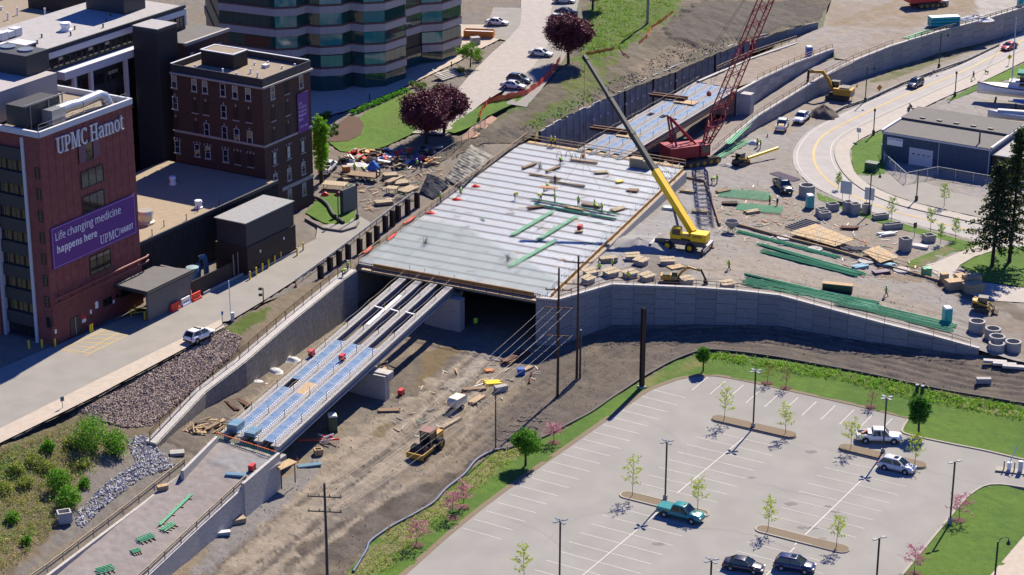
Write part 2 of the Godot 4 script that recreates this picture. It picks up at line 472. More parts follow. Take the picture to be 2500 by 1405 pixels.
	leafmat("leaf",Color(0.75,0.85,0.3))
	leafmat("leaf_purple",Color(0.4,0.16,0.22))
	leafmat("leaf_pink",Color(0.8,0.5,0.58))
# ---------- terrain
var n_low:=FastNoiseLite.new()
var n_mid:=FastNoiseLite.new()
var n_high:=FastNoiseLite.new()
var covers:=[]
func noise_setup():
	n_low.seed = 3
	n_low.frequency = 0.045
	n_low.fractal_octaves = 3
	n_mid.seed = 5
	n_mid.frequency = 0.22
	n_mid.fractal_octaves = 3
	n_high.seed = 8
	n_high.frequency = 0.9
	n_high.fractal_octaves = 2
func sheet(called: String,poly: PackedVector2Array,zone: String,off: float,m: Material,res: float,paint = null,rough:=0.0,parent: Node = null,dip:=true) -> MeshInstance3D:
	var lo:=poly[0]
	var hi:=poly[0]
	for p in poly:
		lo = lo.min(p)
		hi = hi.max(p)
	lo -= Vector2(0.013,0.017)
	var nx:=int((hi.x - lo.x)/res) + 2
	var nz:=int((hi.y - lo.y)/res) + 2
	var edge:={}
	for i in poly.size():
		var a:=poly[i]
		var b:=poly[(i + 1) % poly.size()]
		var k:=int(a.distance_to(b)/(res*0.2)) + 2
		for j in k + 1:
			var q:=(a.lerp(b,float(j)/k) - lo)/res
			edge[int(q.x) + int(q.y)*nx] = true
	var verts:=PackedVector3Array()
	var cols:=PackedColorArray()
	var idx:=PackedInt32Array()
	var node:={}
	var near:=[]
	if dip:
		for c in covers:
			if c[1].intersects(Rect2(lo,hi - lo)): near.append(c)
	var vert:=func(p: Vector2) -> int:
		var y:=zh(zone,p.x,p.y) + off
		var col:=Color(1,1,1)
		if rough > 0: y += n_mid.get_noise_2d(p.x,p.y)*rough + n_high.get_noise_2d(p.x,p.y)*rough*0.45
		if paint != null:
			var r: Array = paint_at(paint,p)
			col = r[0]
			y += r[1]
		for c in near:
			if c[1].has_point(p) and Geometry2D.is_point_in_polygon(p,c[0]):
				y = minf(y,zh(zone,p.x,p.y) + off) - 0.35
				break
		verts.append(Vector3(p.x,y,p.y))
		cols.append(col)
		return verts.size() - 1
	for j in nz:
		var inside:=false
		var known:=false
		for i in nx:
			var c0:=lo + Vector2(i,j)*res
			if edge.has(i + j*nx):
				known = false
				var cell:=PackedVector2Array([c0,c0 + Vector2(res,0),c0 + Vector2(res,res),c0 + Vector2(0,res)])
				for q in Geometry2D.intersect_polygons(cell,poly):
					var t:=Geometry2D.triangulate_polygon(q)
					var ids:=[]
					for p in q: ids.append(vert.call(p))
					for k in range(0,t.size(),3):
						var a: Vector3 = verts[ids[t[k]]]
						var b: Vector3 = verts[ids[t[k + 1]]]
						var c: Vector3 = verts[ids[t[k + 2]]]
						if (c - a).cross(b - a).y < 0: idx.append_array([ids[t[k]],ids[t[k + 2]],ids[t[k + 1]]])
						else: idx.append_array([ids[t[k]],ids[t[k + 1]],ids[t[k + 2]]])
				continue
			if not known:
				inside = Geometry2D.is_point_in_polygon(c0 + Vector2(res,res)*0.5,poly)
				known = true
			if not inside: continue
			var v:=[]
			for d in [[0,0],[1,0],[1,1],[0,1]]:
				var key: int = (i + d[0]) + (j + d[1])*(nx + 2)
				if not node.has(key): node[key] = vert.call(lo + Vector2(i + d[0],j + d[1])*res)
				v.append(node[key])
			idx.append_array([v[0],v[1],v[2],v[0],v[2],v[3]])
	var arr:=[]
	arr.resize(Mesh.ARRAY_MAX)
	arr[Mesh.ARRAY_VERTEX] = verts
	if paint != null: arr[Mesh.ARRAY_COLOR] = cols
	arr[Mesh.ARRAY_INDEX] = idx
	var st:=SurfaceTool.new()
	st.create_from_arrays(arr)
	st.generate_normals()
	var mi:=put(st,called,m,parent)
	return mi
func cover(poly: PackedVector2Array):
	var r:=Rect2(poly[0],Vector2.ZERO)
	for p in poly: r = r.expand(p)
	covers.append([poly,r])
func paint_at(pt: Dictionary,p: Vector2) -> Array:
	var t:=clampf(n_low.get_noise_2d(p.x,p.y)*1.6 + n_mid.get_noise_2d(p.x*1.3,p.y*1.3)*0.9 + 0.5,0,1)
	var c: Color = pt.a.lerp(pt.b,t)
	var y:=0.0
	for q in pt.get("areas",[]):
		if q[2].has_point(p) and Geometry2D.is_point_in_polygon(p + Vector2(n_mid.get_noise_2d(p.x,p.y),n_mid.get_noise_2d(p.y,p.x))*q[3],q[0]):
			var k:=clampf(q[4] + n_mid.get_noise_2d(p.x + 40,p.y)*q[5],0,1)
			c = c.lerp(q[1],k)
			y += q[6]
	for q in pt.get("tracks",[]):
		if not q[4].has_point(p): continue
		var best:=1e9
		var L: PackedVector2Array = q[0]
		for i in L.size() - 1:
			var d:=p.distance_to(Geometry2D.get_closest_point_to_segment(p,L[i],L[i + 1]))
			if d < best: best = d
		best += n_mid.get_noise_2d(p.x,p.y)*0.4
		var hw: float = q[2]
		if best < hw:
			var k:=clampf((1 - best/hw)*1.6,0,1)
			c = c.lerp(q[1],k*clampf(0.75 + n_mid.get_noise_2d(p.x*2,p.y*2),0.2,1))
			y -= q[3]*k
		elif best < hw*1.8: y += q[3]*0.5
	var g:=1.0 + n_high.get_noise_2d(p.x,p.y)*0.22
	return [Color(c.r*g,c.g*g,c.b*g),y]
func area(poly: PackedVector2Array,c: Color,ragged:=0.8,k:=0.9,vary:=0.4,rise:=0.0) -> Array:
	var r:=Rect2(poly[0],Vector2.ZERO)
	for p in poly: r = r.expand(p)
	return [poly,c,r.grow(2),ragged,k,vary,rise]
func track(poly: PackedVector2Array,c: Color,hw: float,depth: float,k:=1.0) -> Array:
	var r:=Rect2(poly[0],Vector2.ZERO)
	for p in poly: r = r.expand(p)
	return [poly,c,hw,depth,r.grow(3)]
func resample(pts: PackedVector2Array,n: int) -> PackedVector2Array:
	var cv:=Curve2D.new()
	for i in pts.size():
		var a:=pts[max(i - 1,0)]
		var b:=pts[min(i + 1,pts.size() - 1)]
		cv.add_point(pts[i],(a - b)/6.0,(b - a)/6.0)
	var L:=cv.get_baked_length()
	var o:=PackedVector2Array()
	for i in n: o.append(cv.sample_baked(L*i/(n - 1.0),true))
	return o
func ground_line(pts: PackedVector2Array,zone: String,up:=0.0) -> PackedVector3Array:
	var o:=PackedVector3Array()
	for p in pts: o.append(Vector3(p.x,zh(zone,p.x,p.y) + up,p.y))
	return o
func ribbon(pts: PackedVector2Array,w: float,zone: String,up: float,m: Material,called: String,parent: Node) -> MeshInstance3D:
	var st:=S()
	var prev:=[]
	for i in pts.size():
		var d:=(pts[min(i + 1,pts.size() - 1)] - pts[max(i - 1,0)]).normalized()
		var s:=Vector2(-d.y,d.x)*w/2
		var a:=pts[i] - s
		var b:=pts[i] + s
		var A:=Vector3(a.x,zh(zone,a.x,a.y) + up,a.y)
		var B:=Vector3(b.x,zh(zone,b.x,b.y) + up,b.y)
		if i > 0:
			flat(st,prev[0],prev[1],B,1)
			flat(st,prev[0],B,A,1)
		prev = [A,B]
	return put(st,called,m,parent)
func offset_poly(poly: PackedVector2Array,d: float) -> PackedVector2Array:
	var r:=Geometry2D.offset_polygon(poly,d)
	return r[0] if r.size() > 0 else poly
func terrain():
	noise_setup()
	var g:=S()
	quad(g,Vector3(-1600,-6,-2600),Vector3(1600,-6,-2600),Vector3(1600,-6,900),Vector3(-1600,-6,900))
	structure(put(g,"ground",mat("far_ground",lin(0.12,0.13,0.08),0.95,"blotch",20)))
	# --- covers: plan polygons of the paved and planted areas,in metres
	var lot:=v2([-12.6,94.6,-11.8,92.7,-2.9,75.3,7,59.1,18.6,40.6,21.4,37.7,23.9,35.9,27.1,34.9,29.9,35.7,36.9,39.4,45.3,44.5,53.1,49.3,51.7,53.2,54.3,55.4,57.1,57,61.4,59.4,69.1,64.9,67.5,72.3,64.3,70.3,61.5,69.3,59.3,69.9,57,72.5,54.4,76.8,45.1,93.8,40.5,101.8,-15.9,102.8])
	var lawn_s:=v2([72.3,50.4,66,46.7,53.9,39.7,46.1,34.7,38.2,30.9,27.7,27.7,23.4,30.1,18.7,36.1,12.9,44.3,7.4,52.6,2.5,57.4,-1.8,59.8,-5.9,67,-9.8,75.3,-14.5,81.8,-17.1,87.7,-19.2,95.3,-21.3,103.3,-15.9,102.8,-12.6,94.6,-11.8,92.7,-2.9,75.3,7,59.1,18.6,40.6,21.4,37.7,23.9,35.9,27.1,34.9,29.9,35.7,36.9,39.4,45.3,44.5,53.1,49.3,51.7,53.2,54.3,55.4,57.1,57,61.4,59.4,69.1,64.9])
	var lawn_r:=v2([59.3,69.9,61.5,69.3,64.1,71.5,67.1,73.8,65.4,81.2,61,85.9,55.2,95.1,51.5,101.9,40.5,101.8,45.1,93.8,54.4,76.8,57,72.5])
	var path_r:=v2([65.8,79.5,61.4,83.9,55.5,93.6,51.1,101.9,55.2,101.9,59.9,93.2,64.1,87.1])
	var road_o:=resample(v2([122,-160.2,110.4,-144.9,92.8,-119.3,82.5,-107.8,68.5,-91.2,59.3,-79,54.6,-71.5,51.4,-62.6,50,-55.8,49.7,-48.1,51.6,-38.5,56.1,-30.4,60.6,-23.9,66.1,-18.2,72.5,-12.5,80.6,-6.5,85.6,-2.9]),60)
	var road_i:=resample(v2([118.2,-143.9,107.1,-129.4,96,-114.6,78.9,-93.2,67.9,-79.2,61.1,-69.2,58.4,-61.8,57.6,-52.4,58.4,-42.8,61.1,-34.3,65.6,-28.1,71.3,-23.4,74.2,-21.1,82.4,-14.7,87.5,-11.1]),60)
	var walk_o:=resample(v2([115.8,-133.6,105.2,-120.4,94.4,-106.3,83.4,-93.2,76.8,-84.5,69.8,-74.8,64.1,-67.5,61.1,-60.9,60.2,-54.9,59.9,-46.5,61.4,-39.6,64.4,-34,66.9,-30.6,71.9,-26.1,74.9,-23.8,83,-17.4,88.1,-13.9]),60)
	var road:=road_o.duplicate()
	for i in 60: road.append(road_i[59 - i])
	var walk:=road_i.duplicate()
	for i in 60: walk.append(walk_o[59 - i])
	var yard:=v2([58.9,-45.2,63,-45.5,65,-46.7,70.1,-43.4,75.3,-36.7,80.6,-32.1,90.5,-24.2,87.7,-11.9,83.1,-18.2,75.1,-24.7,72.1,-27,67.1,-31.5,64.5,-34.9,61.5,-40.5])
	var boat_yard:=v2([75.9,-81.9,85.7,-92.6,94.9,-102.8,108.2,-100.5,101.3,-70.6,91.1,-72.7,76,-77.9])
	var lawn_b:=v2([61.9,-64.4,65.4,-68.5,70.6,-75.3,71.3,-70.1,68.4,-66.3,65.1,-46.7,63,-45.5,59.9,-46.5,60.3,-53.7])
	var lawn_c:=v2([84.1,-92.6,94.4,-106.3,105,-119.5,115.2,-130.9,110.2,-109.3,101,-108.9,95.2,-104.3,85.7,-92.6])
	var park_walk:=v2([63.7,2,69.2,-4.1,73.9,-8.8,76.9,-10.6,77.7,-8.1,72.2,-3.3,69.2,0.7,67.6,4.5,71.3,7.9,77.1,9.7,82.4,10.7,79.4,24,75.9,15.4,71.1,15.2,68.4,13.2,65.5,8.6])
	var park_lawn:=v2([69.1,1.1,72.1,-2.9,77.6,-7.7,82.6,-9.5,86.8,-8,82.6,10.2,77.2,9.2,71.4,7.5])
	var verge:=v2([51.7,-35.3,55.9,-29.1,60.4,-22.6,65.9,-16.9,72.2,-11,80.3,-5.2,85.3,-1.4,86.8,-8,77.9,-9.1,69.4,-5.5,63.9,1.2,61.3,2.8,61.1,-0,67,-6.3,70.3,-10.1,65.6,-13.3,60,-19.4,55.2,-25.7,51.5,-31.3])
	var drive:=v2([-66,75.2,-63.5,70.9,-54,55.3,-42.6,36.5,-40.5,32.6,-39.7,32.3,-35.9,24.6,-28.4,7.9,-24.3,-4.1,-22.4,-9.9,-24.2,-12.8,-30.7,-7.7,-30.5,-2,-33.2,2.7,-41.5,17,-46.2,24.5,-52.6,28.8,-63,42.4,-68.1,49.6,-70.8,54.5])
	var drive_walk:=v2([-65.5,77.7,-62.9,73.3,-53.5,58.3,-45,43.3,-40.1,34.6,-41,31.9,-46.5,40.7,-54.4,53.4,-63.9,69.1,-66.4,73.5])
	var office_road:=v2([-12.1,-54.5,-9,-63,-5.4,-71.5,-0.9,-79.2,3.8,-92.2,7.6,-109.8,7.9,-131.1,10.3,-165.8,2,-166.4,1.5,-122.9,-1,-113.1,-4.2,-103.4,-8,-89.4,-10.1,-80.2,-14.3,-66.4,-17.9,-55.5])
	var office_bay:=v2([3.8,-92.2,-0.9,-79.2,-3.1,-71.3,2.5,-68.5,5.2,-77,10.2,-98.2,12.4,-120.8,16.2,-165.4,10.3,-165.8,7.9,-131.1,7.6,-109.8])
	var office_bay2:=v2([-4.1,-136.7,1.9,-135.3,1.5,-122.4,-1.4,-111.8,-6,-117.1])
	var plaza:=v2([-34.3,-64.4,-30.1,-67.9,-21.7,-79.8,-10.6,-98.3,-7.9,-104.5,-1,-116.1,-1.9,-123.5,-10.4,-124.7,-22.2,-144,-63.9,-169,-69.4,-169,-57,-85.6,-40,-54])
	var lawn_o:=v2([-32.5,-50.9,-27.6,-64.4,-26.3,-67.8,-19.3,-79.2,-12.1,-69.2,-15.6,-60.9,-18.2,-54.4,-22.3,-48.4,-26.3,-44.7,-29.9,-45.6])
	var lawn_o2:=v2([-12.5,-56.6,-9,-64.1,-4.7,-71.5,-2.8,-74.6,2.9,-75.7,1,-71.4,-4.6,-64.1,-7.4,-59,-10.3,-55.4])
	var bed:=v2([-32.5,-50.9,-32,-58.7,-29.8,-64.4,-27.9,-63.9,-26.7,-59.9,-26.9,-54.4,-28.9,-51,-31.3,-50.3])
	var lawn_k:=v2([-33.2,-14.5,-31.8,-21,-30.4,-24.8,-27.1,-24.9,-25.8,-18.8,-24.9,-10.8,-27.2,-8.4,-29.9,-9.6])
	for q in [lot,lawn_r,path_r,road,walk,yard,boat_yard,lawn_b,lawn_c,park_walk,park_lawn,drive,drive_walk,office_road,office_bay,office_bay2,plaza,lawn_o,lawn_o2,lawn_k]: cover(offset_poly(q,-0.25))
	cover(offset_poly(lawn_s,-0.3))
	# --- bare ground
	var tan:=lin(0.38,0.31,0.215)
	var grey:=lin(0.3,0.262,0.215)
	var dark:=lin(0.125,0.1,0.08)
	var pale:=lin(0.52,0.44,0.335)
	var low:=v2([3.3,-13.9,27.7,11.2,40,14.3,54,23.7,66.3,30.5,76.1,35.7,72.4,52.6,53.7,41,38,32.4,27.5,29.3,22.7,31.7,17.7,37.8,12.9,45.7,8.2,53.1,2.7,58.7,-1.8,61.3,-5.6,68.2,-9.5,76.5,-14.2,82.9,-16.7,88.9,-18.6,96.2,-20.4,103.2,-59.3,106.3,-63.4,88.2,-52.9,74.8,-45.4,57.6,-35.8,27.7,-24.3,-11.3])
	var low_paint:={"a": grey,"b": tan,
		"areas": [
			area(v2([4.2,26,10.3,19.7,18.7,18.2,28.3,19.4,39,20.3,53.3,28.6,66.1,34.8,75.6,38.3,72.9,50.5,54,38.8,38.2,30.4,27.7,27.1,22.8,29.8,17.8,36,12.9,44.3,8.3,51.8,4.4,54.5,0.6,57.2,-2.1,59.8,-6.1,67.2,-3.7,57.3,0.6,41]),dark.lerp(grey,0.35),1.6,0.85,0.5),
			area(v2([-24.5,87.6,-17.5,77.2,-10.7,69.8,-6.2,64.8,-3.6,61.1,-9.5,75.6,-14.2,81.4,-16.8,87.9,-21.3,103.3,-31.2,104.1]),dark,1.0,0.75,0.6),
			area(v2([-18.5,33.2,-15.8,28.2,-9.5,24.5,-7,27.4,-9.7,36.8,-12.7,47,-16.7,44.5]),dark.lerp(grey,0.5),1.5,0.9,0.5,0.1),
			area(v2([-32.2,96.1,-28.5,77.3,-25.3,67.8,-21.5,56.2,-16,47.2,-9.2,32.2,-4.7,25.9,-1.1,29,-5.6,41.1,-11.1,58.9,-17.7,72.7,-23.8,85.4,-29.4,103.9]),pale,2.0,0.75,0.7),
			area(v2([-36.9,96.1,-33.8,82.5,-29.9,73.1,-26.5,65.7,-24.1,63,-24.7,68.9,-27.5,77.1,-31.3,87.4,-34,96.3]),lin(0.36,0.345,0.34),0.8,0.9,0.3),
			area(v2([-44.7,62.2,-38.7,42.5,-35.3,32.6,-32.8,33.8,-35.7,48.8,-37.7,59.5,-40,66]),dark.lerp(grey,0.6),1.2,0.85,0.4,0.25),
			area(v2([-35.3,32.6,-24.9,7.8,-22.8,11.1,-29.7,30.2,-32,36.8]),lin(0.36,0.31,0.24),1.0,0.8,0.5),
			area(v2([-12.4,26.2,-8.9,23.7,-7.1,24.4,-9.3,29.1,-11.4,35.4,-13.5,40,-12.7,34]),lin(0.26,0.19,0.09),0.9,0.9,0.3,-0.05),
			area(v2([-18.1,54.4,-16.6,51.5,-15.8,52.1,-16.6,56.8,-18,56.3]),lin(0.28,0.21,0.11),0.6,0.9,0.3,-0.04),
			area(v2([-5.9,27.4,-4.1,24.3,-1.1,27.4,-4.6,33.5,-8.4,41.2,-10.6,44.1]),lin(0.5,0.46,0.41),0.9,0.7,0.6)],
		"tracks": []}
	for d in [0.0,1.1,2.1,3.3,4.2,5.2,6.4,7.4,8.9,10.5,11.6]:
		var a:=v2([-35.3,104.5,-26.8,84.7,-19.1,68.2,-12.9,55.1,-7.9,39.7,-2.9,25.9])
		var o:=PackedVector2Array()
		for i in a.size(): o.append(a[i] + Vector2(0.86,0.5)*((d - 4.0)*(1.0 - 0.09*i) + 1.5*sin(i*1.9 + d*1.3)))
		low_paint.tracks.append(track(resample(o,14),[dark.lerp(grey,.5),pale,dark.lerp(grey,.3),pale,dark][int(d) % 5],0.36 + 0.1*(int(d) % 3),0.08))
	for d in [-1.6,0.0,2.2,4.1,6.0,8.3]:
		var a:=v2([-6.2,63.6,0.6,49.3,7.5,38.1,13.5,29.5,19.7,23.4,27,21.1,38.7,22.8,52.3,31.6,65,40.5,74.3,44.1])
		var o:=PackedVector2Array()
		for i in a.size():
			var t:=(a[min(i + 1,a.size() - 1)] - a[max(i - 1,0)]).normalized()
			o.append(a[i] + Vector2(-t.y,t.x)*(d - 2.5)*0.75)
		low_paint.tracks.append(track(resample(o,22),dark.lerp(grey,0.1) if d < 3 else dark.lerp(grey,0.4),0.4,0.12))
	structure(sheet("haul_road_soil",low,"L",-0.06,M.soil,0.42,low_paint,0.12))
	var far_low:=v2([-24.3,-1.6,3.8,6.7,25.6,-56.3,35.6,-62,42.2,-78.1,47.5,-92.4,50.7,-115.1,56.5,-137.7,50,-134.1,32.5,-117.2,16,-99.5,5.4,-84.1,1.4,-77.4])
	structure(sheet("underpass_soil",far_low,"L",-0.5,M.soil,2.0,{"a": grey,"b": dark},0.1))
	# --- gravel pad east of the deck
	var pad:=v2([5.1,21.3,16.2,-9.3,29.8,-46.8,34.8,-54.1,46.5,-74.9,58.9,-96.2,68.3,-108.1,77.9,-118.8,89.4,-128.1,101.3,-141.2,112.5,-154.5,123.6,-167.2,75,43.2,71.3,36.9,65.7,33.3,59.9,29.9,53.3,27.3,46.2,23,39.3,19,33.1,17.4,27.1,17.3,21.1,16.6,14.9,16.5,6.6,23.3])
	var pg:=lin(0.36,0.345,0.33)
	var pad_paint:={"a": pg,"b": lin(0.34,0.31,0.275),
		"areas": [
			area(v2([14.3,5.5,19.8,-3.2,24.3,4.7,27.9,6.4,24.9,14.6,18.8,14.9]),lin(0.2,0.175,0.155),1.2,0.8,0.4),
			area(v2([28.1,4.4,38,-1,46.7,5.7,57.7,14.6,64.7,19.7,61.8,26.1,51,19.3,39.5,14.6,28.5,14.3]),lin(0.38,0.33,0.27),2.0,0.8,0.6),
			area(v2([35.2,-33.6,42,-38.8,49.8,-28.4,62.8,-16.3,65.9,-0.5,59.5,3.9,48.3,-6.4,39.6,-16,33.1,-17.6]),lin(0.33,0.28,0.225),2.0,0.8,0.5),
			area(v2([55.3,2.6,61.7,1.8,62.4,9,56.3,8]),lin(0.3,0.22,0.15),1.0,0.8,0.5),
			area(v2([10.6,5.7,18.9,-11.8,26.4,-25.9,30.7,-37.9,34,-35.9,31.3,-19.7,24,-10.1,19.3,5.1,11.4,17]),lin(0.39,0.385,0.385),1.5,0.8,0.4),
			area(v2([50.4,-69.4,66.4,-91.2,87.8,-117.4,121.8,-159.5,123.6,-167.2,100.6,-139.8,77.6,-117,58.8,-93.4,46.4,-74.1]),lin(0.35,0.3,0.24),1.2,0.8,0.5),
			area(v2([69.8,-103.6,77.2,-114,89.5,-127.2,102.7,-141.6,102.7,-137.2,88.3,-120.4,76,-106.7]),lin(0.12,0.14,0.035),0.9,0.75,0.7),
			area(v2([62.1,3.6,66.5,10.2,71.5,12.8,75.2,18.5,78.8,24.1,77.8,28.4,70.7,16.8,64.1,12.9]),lin(0.16,0.13,0.09),1.2,0.8,0.6),
			area(v2([69.1,19.2,79.4,24,75.3,41.7,70.1,34.6,66.8,30.8]),lin(0.29,0.24,0.19),1.2,0.8,0.5)],
		"tracks": []}
	for d in [0.0,2.4,4.6]:
		var a:=v2([18.8,14.9,27.6,10.9,36.8,11.3,45.3,16.2,53.9,19.5,63.9,24.2,71.3,31.5])
		var o:=PackedVector2Array()
		for i in a.size(): o.append(a[i] + Vector2(0.3,0.95)*(d - 2.5))
		pad_paint.tracks.append(track(resample(o,16),lin(0.25,0.215,0.17) if int(d) != 2 else lin(0.44,0.4,0.34),0.5,0.07))
	structure(sheet("gravel_pad",pad,"P",0.0,M.gravel,0.55,pad_paint,0.12))
	# --- east ramp and the yard above it
	structure(sheet("ramp_road",v2([24.9,-45.7,34.5,-50.1,45.7,-75.3,59.7,-95.4,67.6,-104.3,64.8,-109.8,59.7,-104.9,51.4,-92.7,45,-83.6,41.7,-81.1,37.4,-76,30.4,-62.9]),"O",0.0,M.gravel,0.7,{"a": lin(0.38,0.35,0.33),"b": lin(0.36,0.31,0.27)},0.08))
	var yard_e:=v2([41.9,-81.7,35.9,-86,41.2,-95.2,47.5,-106,57.3,-120.2,64.9,-130,73.6,-176.2,126.5,-178,121.7,-157.4,109.9,-144.3,99.7,-135,88.6,-125.9,77.2,-115.9,67.7,-105,64.6,-108.5,64.8,-113.1,51.6,-95.3])
	structure(sheet("upper_yard",yard_e,"E",0.0,M.gravel,0.8,{"a": lin(0.39,0.36,0.33),"b": lin(0.36,0.3,0.24),
		"areas": [area(v2([64.2,-131.7,74.2,-141.2,96.1,-165.6,125.5,-174,101.1,-144.5,81,-128.9]),lin(0.33,0.25,0.16),2.0,0.7,0.6),area(v2([100.3,-149.6,124.7,-170.2,121.2,-155.2,108.2,-145,99.8,-137.9]),lin(0.55,0.53,0.5),1.0,0.8,0.4)],
		"tracks": [track(v2([59,-116.6,70.7,-129.1,87.9,-144.9,104.5,-162.1]),lin(0.42,0.36,0.28),1.2,0.05)]},0.12))
	# --- hospital side
	var h_poly:=v2([-65.9,78.1,-62.9,73.5,-53.5,58.6,-40.1,34.9,-39.6,33.1,-35.9,25,-23.5,9.5,-22.7,6.3,-11.4,-21.3,1.4,-53.6,-11,-54.5,-10.1,-80.2,-4.2,-103.4,1.5,-122.9,2.1,-173.9,-124.3,-175.2])
	structure(sheet("hospital_ground",h_poly,"H",-0.12,M.soil,1.0,{"a": lin(0.33,0.3,0.265),"b": lin(0.36,0.3,0.23),
		"areas": [area(v2([-32.4,-24.7,-24.6,-39.6,-14.2,-44.1,-11.7,-31.8,-19.1,-15,-23.8,-6.9,-25.6,-22.9]),lin(0.31,0.27,0.22),1.0,0.8,0.5),area(v2([-19.5,-51.2,-11.8,-56.6,-8.7,-51.5,-15,-46.1]),lin(0.3,0.26,0.2),1.0,0.8,0.4)]},0.1))
	var slope:=v2([-14.1,-39,-5.1,-50.7,1.4,-53.1,5,-58.8,15,-72.8,30.7,-92.5,47.9,-114.4,64,-130.2,68.3,-143.7,75.4,-176,13.7,-173.3,14.5,-120.3,11,-96.8,4.4,-74.1,-1.6,-66,-6.7,-59.1,-10.9,-51.4,-15,-45.1])
	var gr:=lin(0.11,0.22,0.015)
	structure(sheet("bluff_slope",slope,"H",-0.02,M.soil,0.5,{"a": lin(0.27,0.235,0.17),"b": lin(0.19,0.165,0.115),
		"areas": [
			area(v2([14.8,-117.2,19.2,-173.1,43.4,-173.2,32.7,-124.9,25.3,-111.4,19.8,-97.8,14,-91.8,11.8,-95.5]),gr.lerp(lin(0.16,0.27,0.012),0.4),2.5,0.95,0.5,0.05),
			area(v2([1.4,-59.9,7.4,-71.1,14.5,-82.3,20.3,-89.3,17.5,-79.9,9.6,-67.9,4.3,-60.2]),lin(0.15,0.21,0.03),2.5,0.8,0.8),
			area(v2([3.6,-61.6,8.9,-69.2,12.8,-73.8,11.9,-70.2,5.8,-61.4]),gr,1.5,0.85,0.7),
			area(v2([-5.3,-61.2,-0.1,-68.6,5.2,-73.4,4.4,-70.9,-1.6,-64.1,-3.8,-60.3]),gr,1.2,0.7,0.8),
			area(v2([8.3,-78.6,13.3,-91.8,19.8,-96.8,17.9,-88.8,11.3,-76.6]),lin(0.16,0.22,0.025),2.0,0.75,0.9),
			area(v2([22.7,-92.1,31.7,-107.7,36.5,-106.5,31,-96.6,24.1,-88]),lin(0.36,0.29,0.2),1.5,0.8,0.5),
			area(v2([30.4,-114.6,38.6,-134.6,48.1,-143.9,62,-143,66.4,-135.9,62,-128.3,48,-115.6,36.6,-108.8,32.6,-110.2]),lin(0.17,0.15,0.125),2.0,0.9,0.4,0.5),
			area(v2([-12.1,-44.2,-5.2,-57.2,0.6,-59.9,5,-58.4,0.6,-53.9,-5.1,-50.7]),lin(0.16,0.14,0.115),1.5,0.85,0.4,0.2),
			area(v2([39.4,-145.6,57.8,-152,73.8,-164.6,71.9,-150.6,56.4,-139.7,43.1,-137.6]),lin(0.34,0.26,0.17),1.0,0.8,0.4)]},0.28))
	# --- bank between the drive and the old wall
	var bank:=v2([-66.2,76.9,-53.5,58.2,-40.3,34.1,-32.7,21.5,-23.6,9.4,-23.2,11,-25.1,14.6,-31.4,29.9,-36.6,42.2,-40.8,50.8,-45.4,64.5,-42.5,63,-38.1,64.2,-45.3,81.6,-52.9,98,-54.7,104.9,-59.6,106.6])
	structure(sheet("bank",bank,"B",-0.05,M.soil,0.45,{"a": lin(0.3,0.235,0.15),"b": lin(0.24,0.19,0.12),
		"areas": [
			area(v2([-56.1,61.9,-53.5,58.7,-40.2,35.1,-37.5,36.6,-38.2,40.8,-43.7,54.1,-46.5,60.2,-49.9,61.8,-52.4,62.3]),lin(0.16,0.135,0.12),0.8,0.95,0.2),
			area(v2([-40.1,34.1,-35.7,26.3,-23.6,9.7,-23.5,11.2,-32,28.8,-36.5,40.4,-37.5,36.6]),lin(0.32,0.26,0.17),0.9,0.9,0.4),
			area(v2([-40.6,34.3,-37.6,30.1,-34.6,25.9,-35.2,31,-37.2,33.9,-38.8,35.4]),lin(0.13,0.2,0.02),0.7,0.95,0.6),
			area(v2([-65.7,79.2,-62.7,74.6,-60.5,70.6,-55.9,62.6,-53,65.1,-51.9,71.4,-53.3,77.8,-54.4,84.9,-56.5,91.3,-61.1,100]),lin(0.17,0.165,0.07),1.5,0.7,0.9),
			area(v2([-65.7,79.2,-62.7,74.9,-59.9,71.2,-57.6,70.3,-59.6,75.5,-61.8,79.6,-64.4,84.9]),lin(0.1,0.16,0.02),1.2,0.8,0.8),
			area(v2([-52.2,69.5,-47.7,66.4,-42.4,63.3,-39.1,65.1,-44.8,78.4,-50.1,90.2,-53.4,97.8,-56.5,104.8,-58.1,105.3,-53,87.4]),lin(0.3,0.275,0.245),1.2,0.9,0.4)]},0.16))
	structure(sheet("ramp_gravel",v2([-37.1,68.3,-35.4,68.8,-28.2,73.5,-29,74.5,-32.4,80.9,-40.8,100.4,-43.1,106.1,-54.4,106.2,-51.6,99.1,-40.5,76.4]),"W",0.0,M.gravel,0.5,{"a": lin(0.40,0.36,0.345),"b": lin(0.37,0.33,0.31),
		"areas": [area(v2([-37.8,73.5,-35.2,69.9,-28.2,73.5,-30.2,78.5,-33.4,76.6]),lin(0.37,0.37,0.375),1.0,0.9,0.2,0.12)]},0.07))
	# --- parking lot
	var pl: Node = structure(sheet("parking_lot",lot,"L",0.02,M.asphalt_lot,2.5,null,0.0,null,false))
	var row:=Vector2(cos(2.10332),sin(2.10332))
	var stall:=Vector2(-row.y,row.x)*-1.0
	var kl:=func(a: Vector2,d: Vector2,n: int,L: float):
		for i in n:
			var p: Vector2 = a + row*(2.743*i)
			ribbon(PackedVector2Array([p,p + d*L]),0.1,"L",0.03,M.paint_white,"stall_line",pl)
	var s1:=v2([17.8,42,24.4,55.1,11.1,78.4,40.2,64.2,22,34.8])
	kl.call(s1[0],stall,18,5.5)
	kl.call(s1[0] - row*2.743,stall,1,5.5)
	kl.call(s1[1] - row*2.743,stall,9,11.0)
	kl.call(s1[2] - row*2.743,stall,9,11.0)
	kl.call(s1[3] - row*2.743,stall,9,11.0)
	var s2:=v2([28.1,85.3])
	kl.call(s2[0],stall,8,11.0)
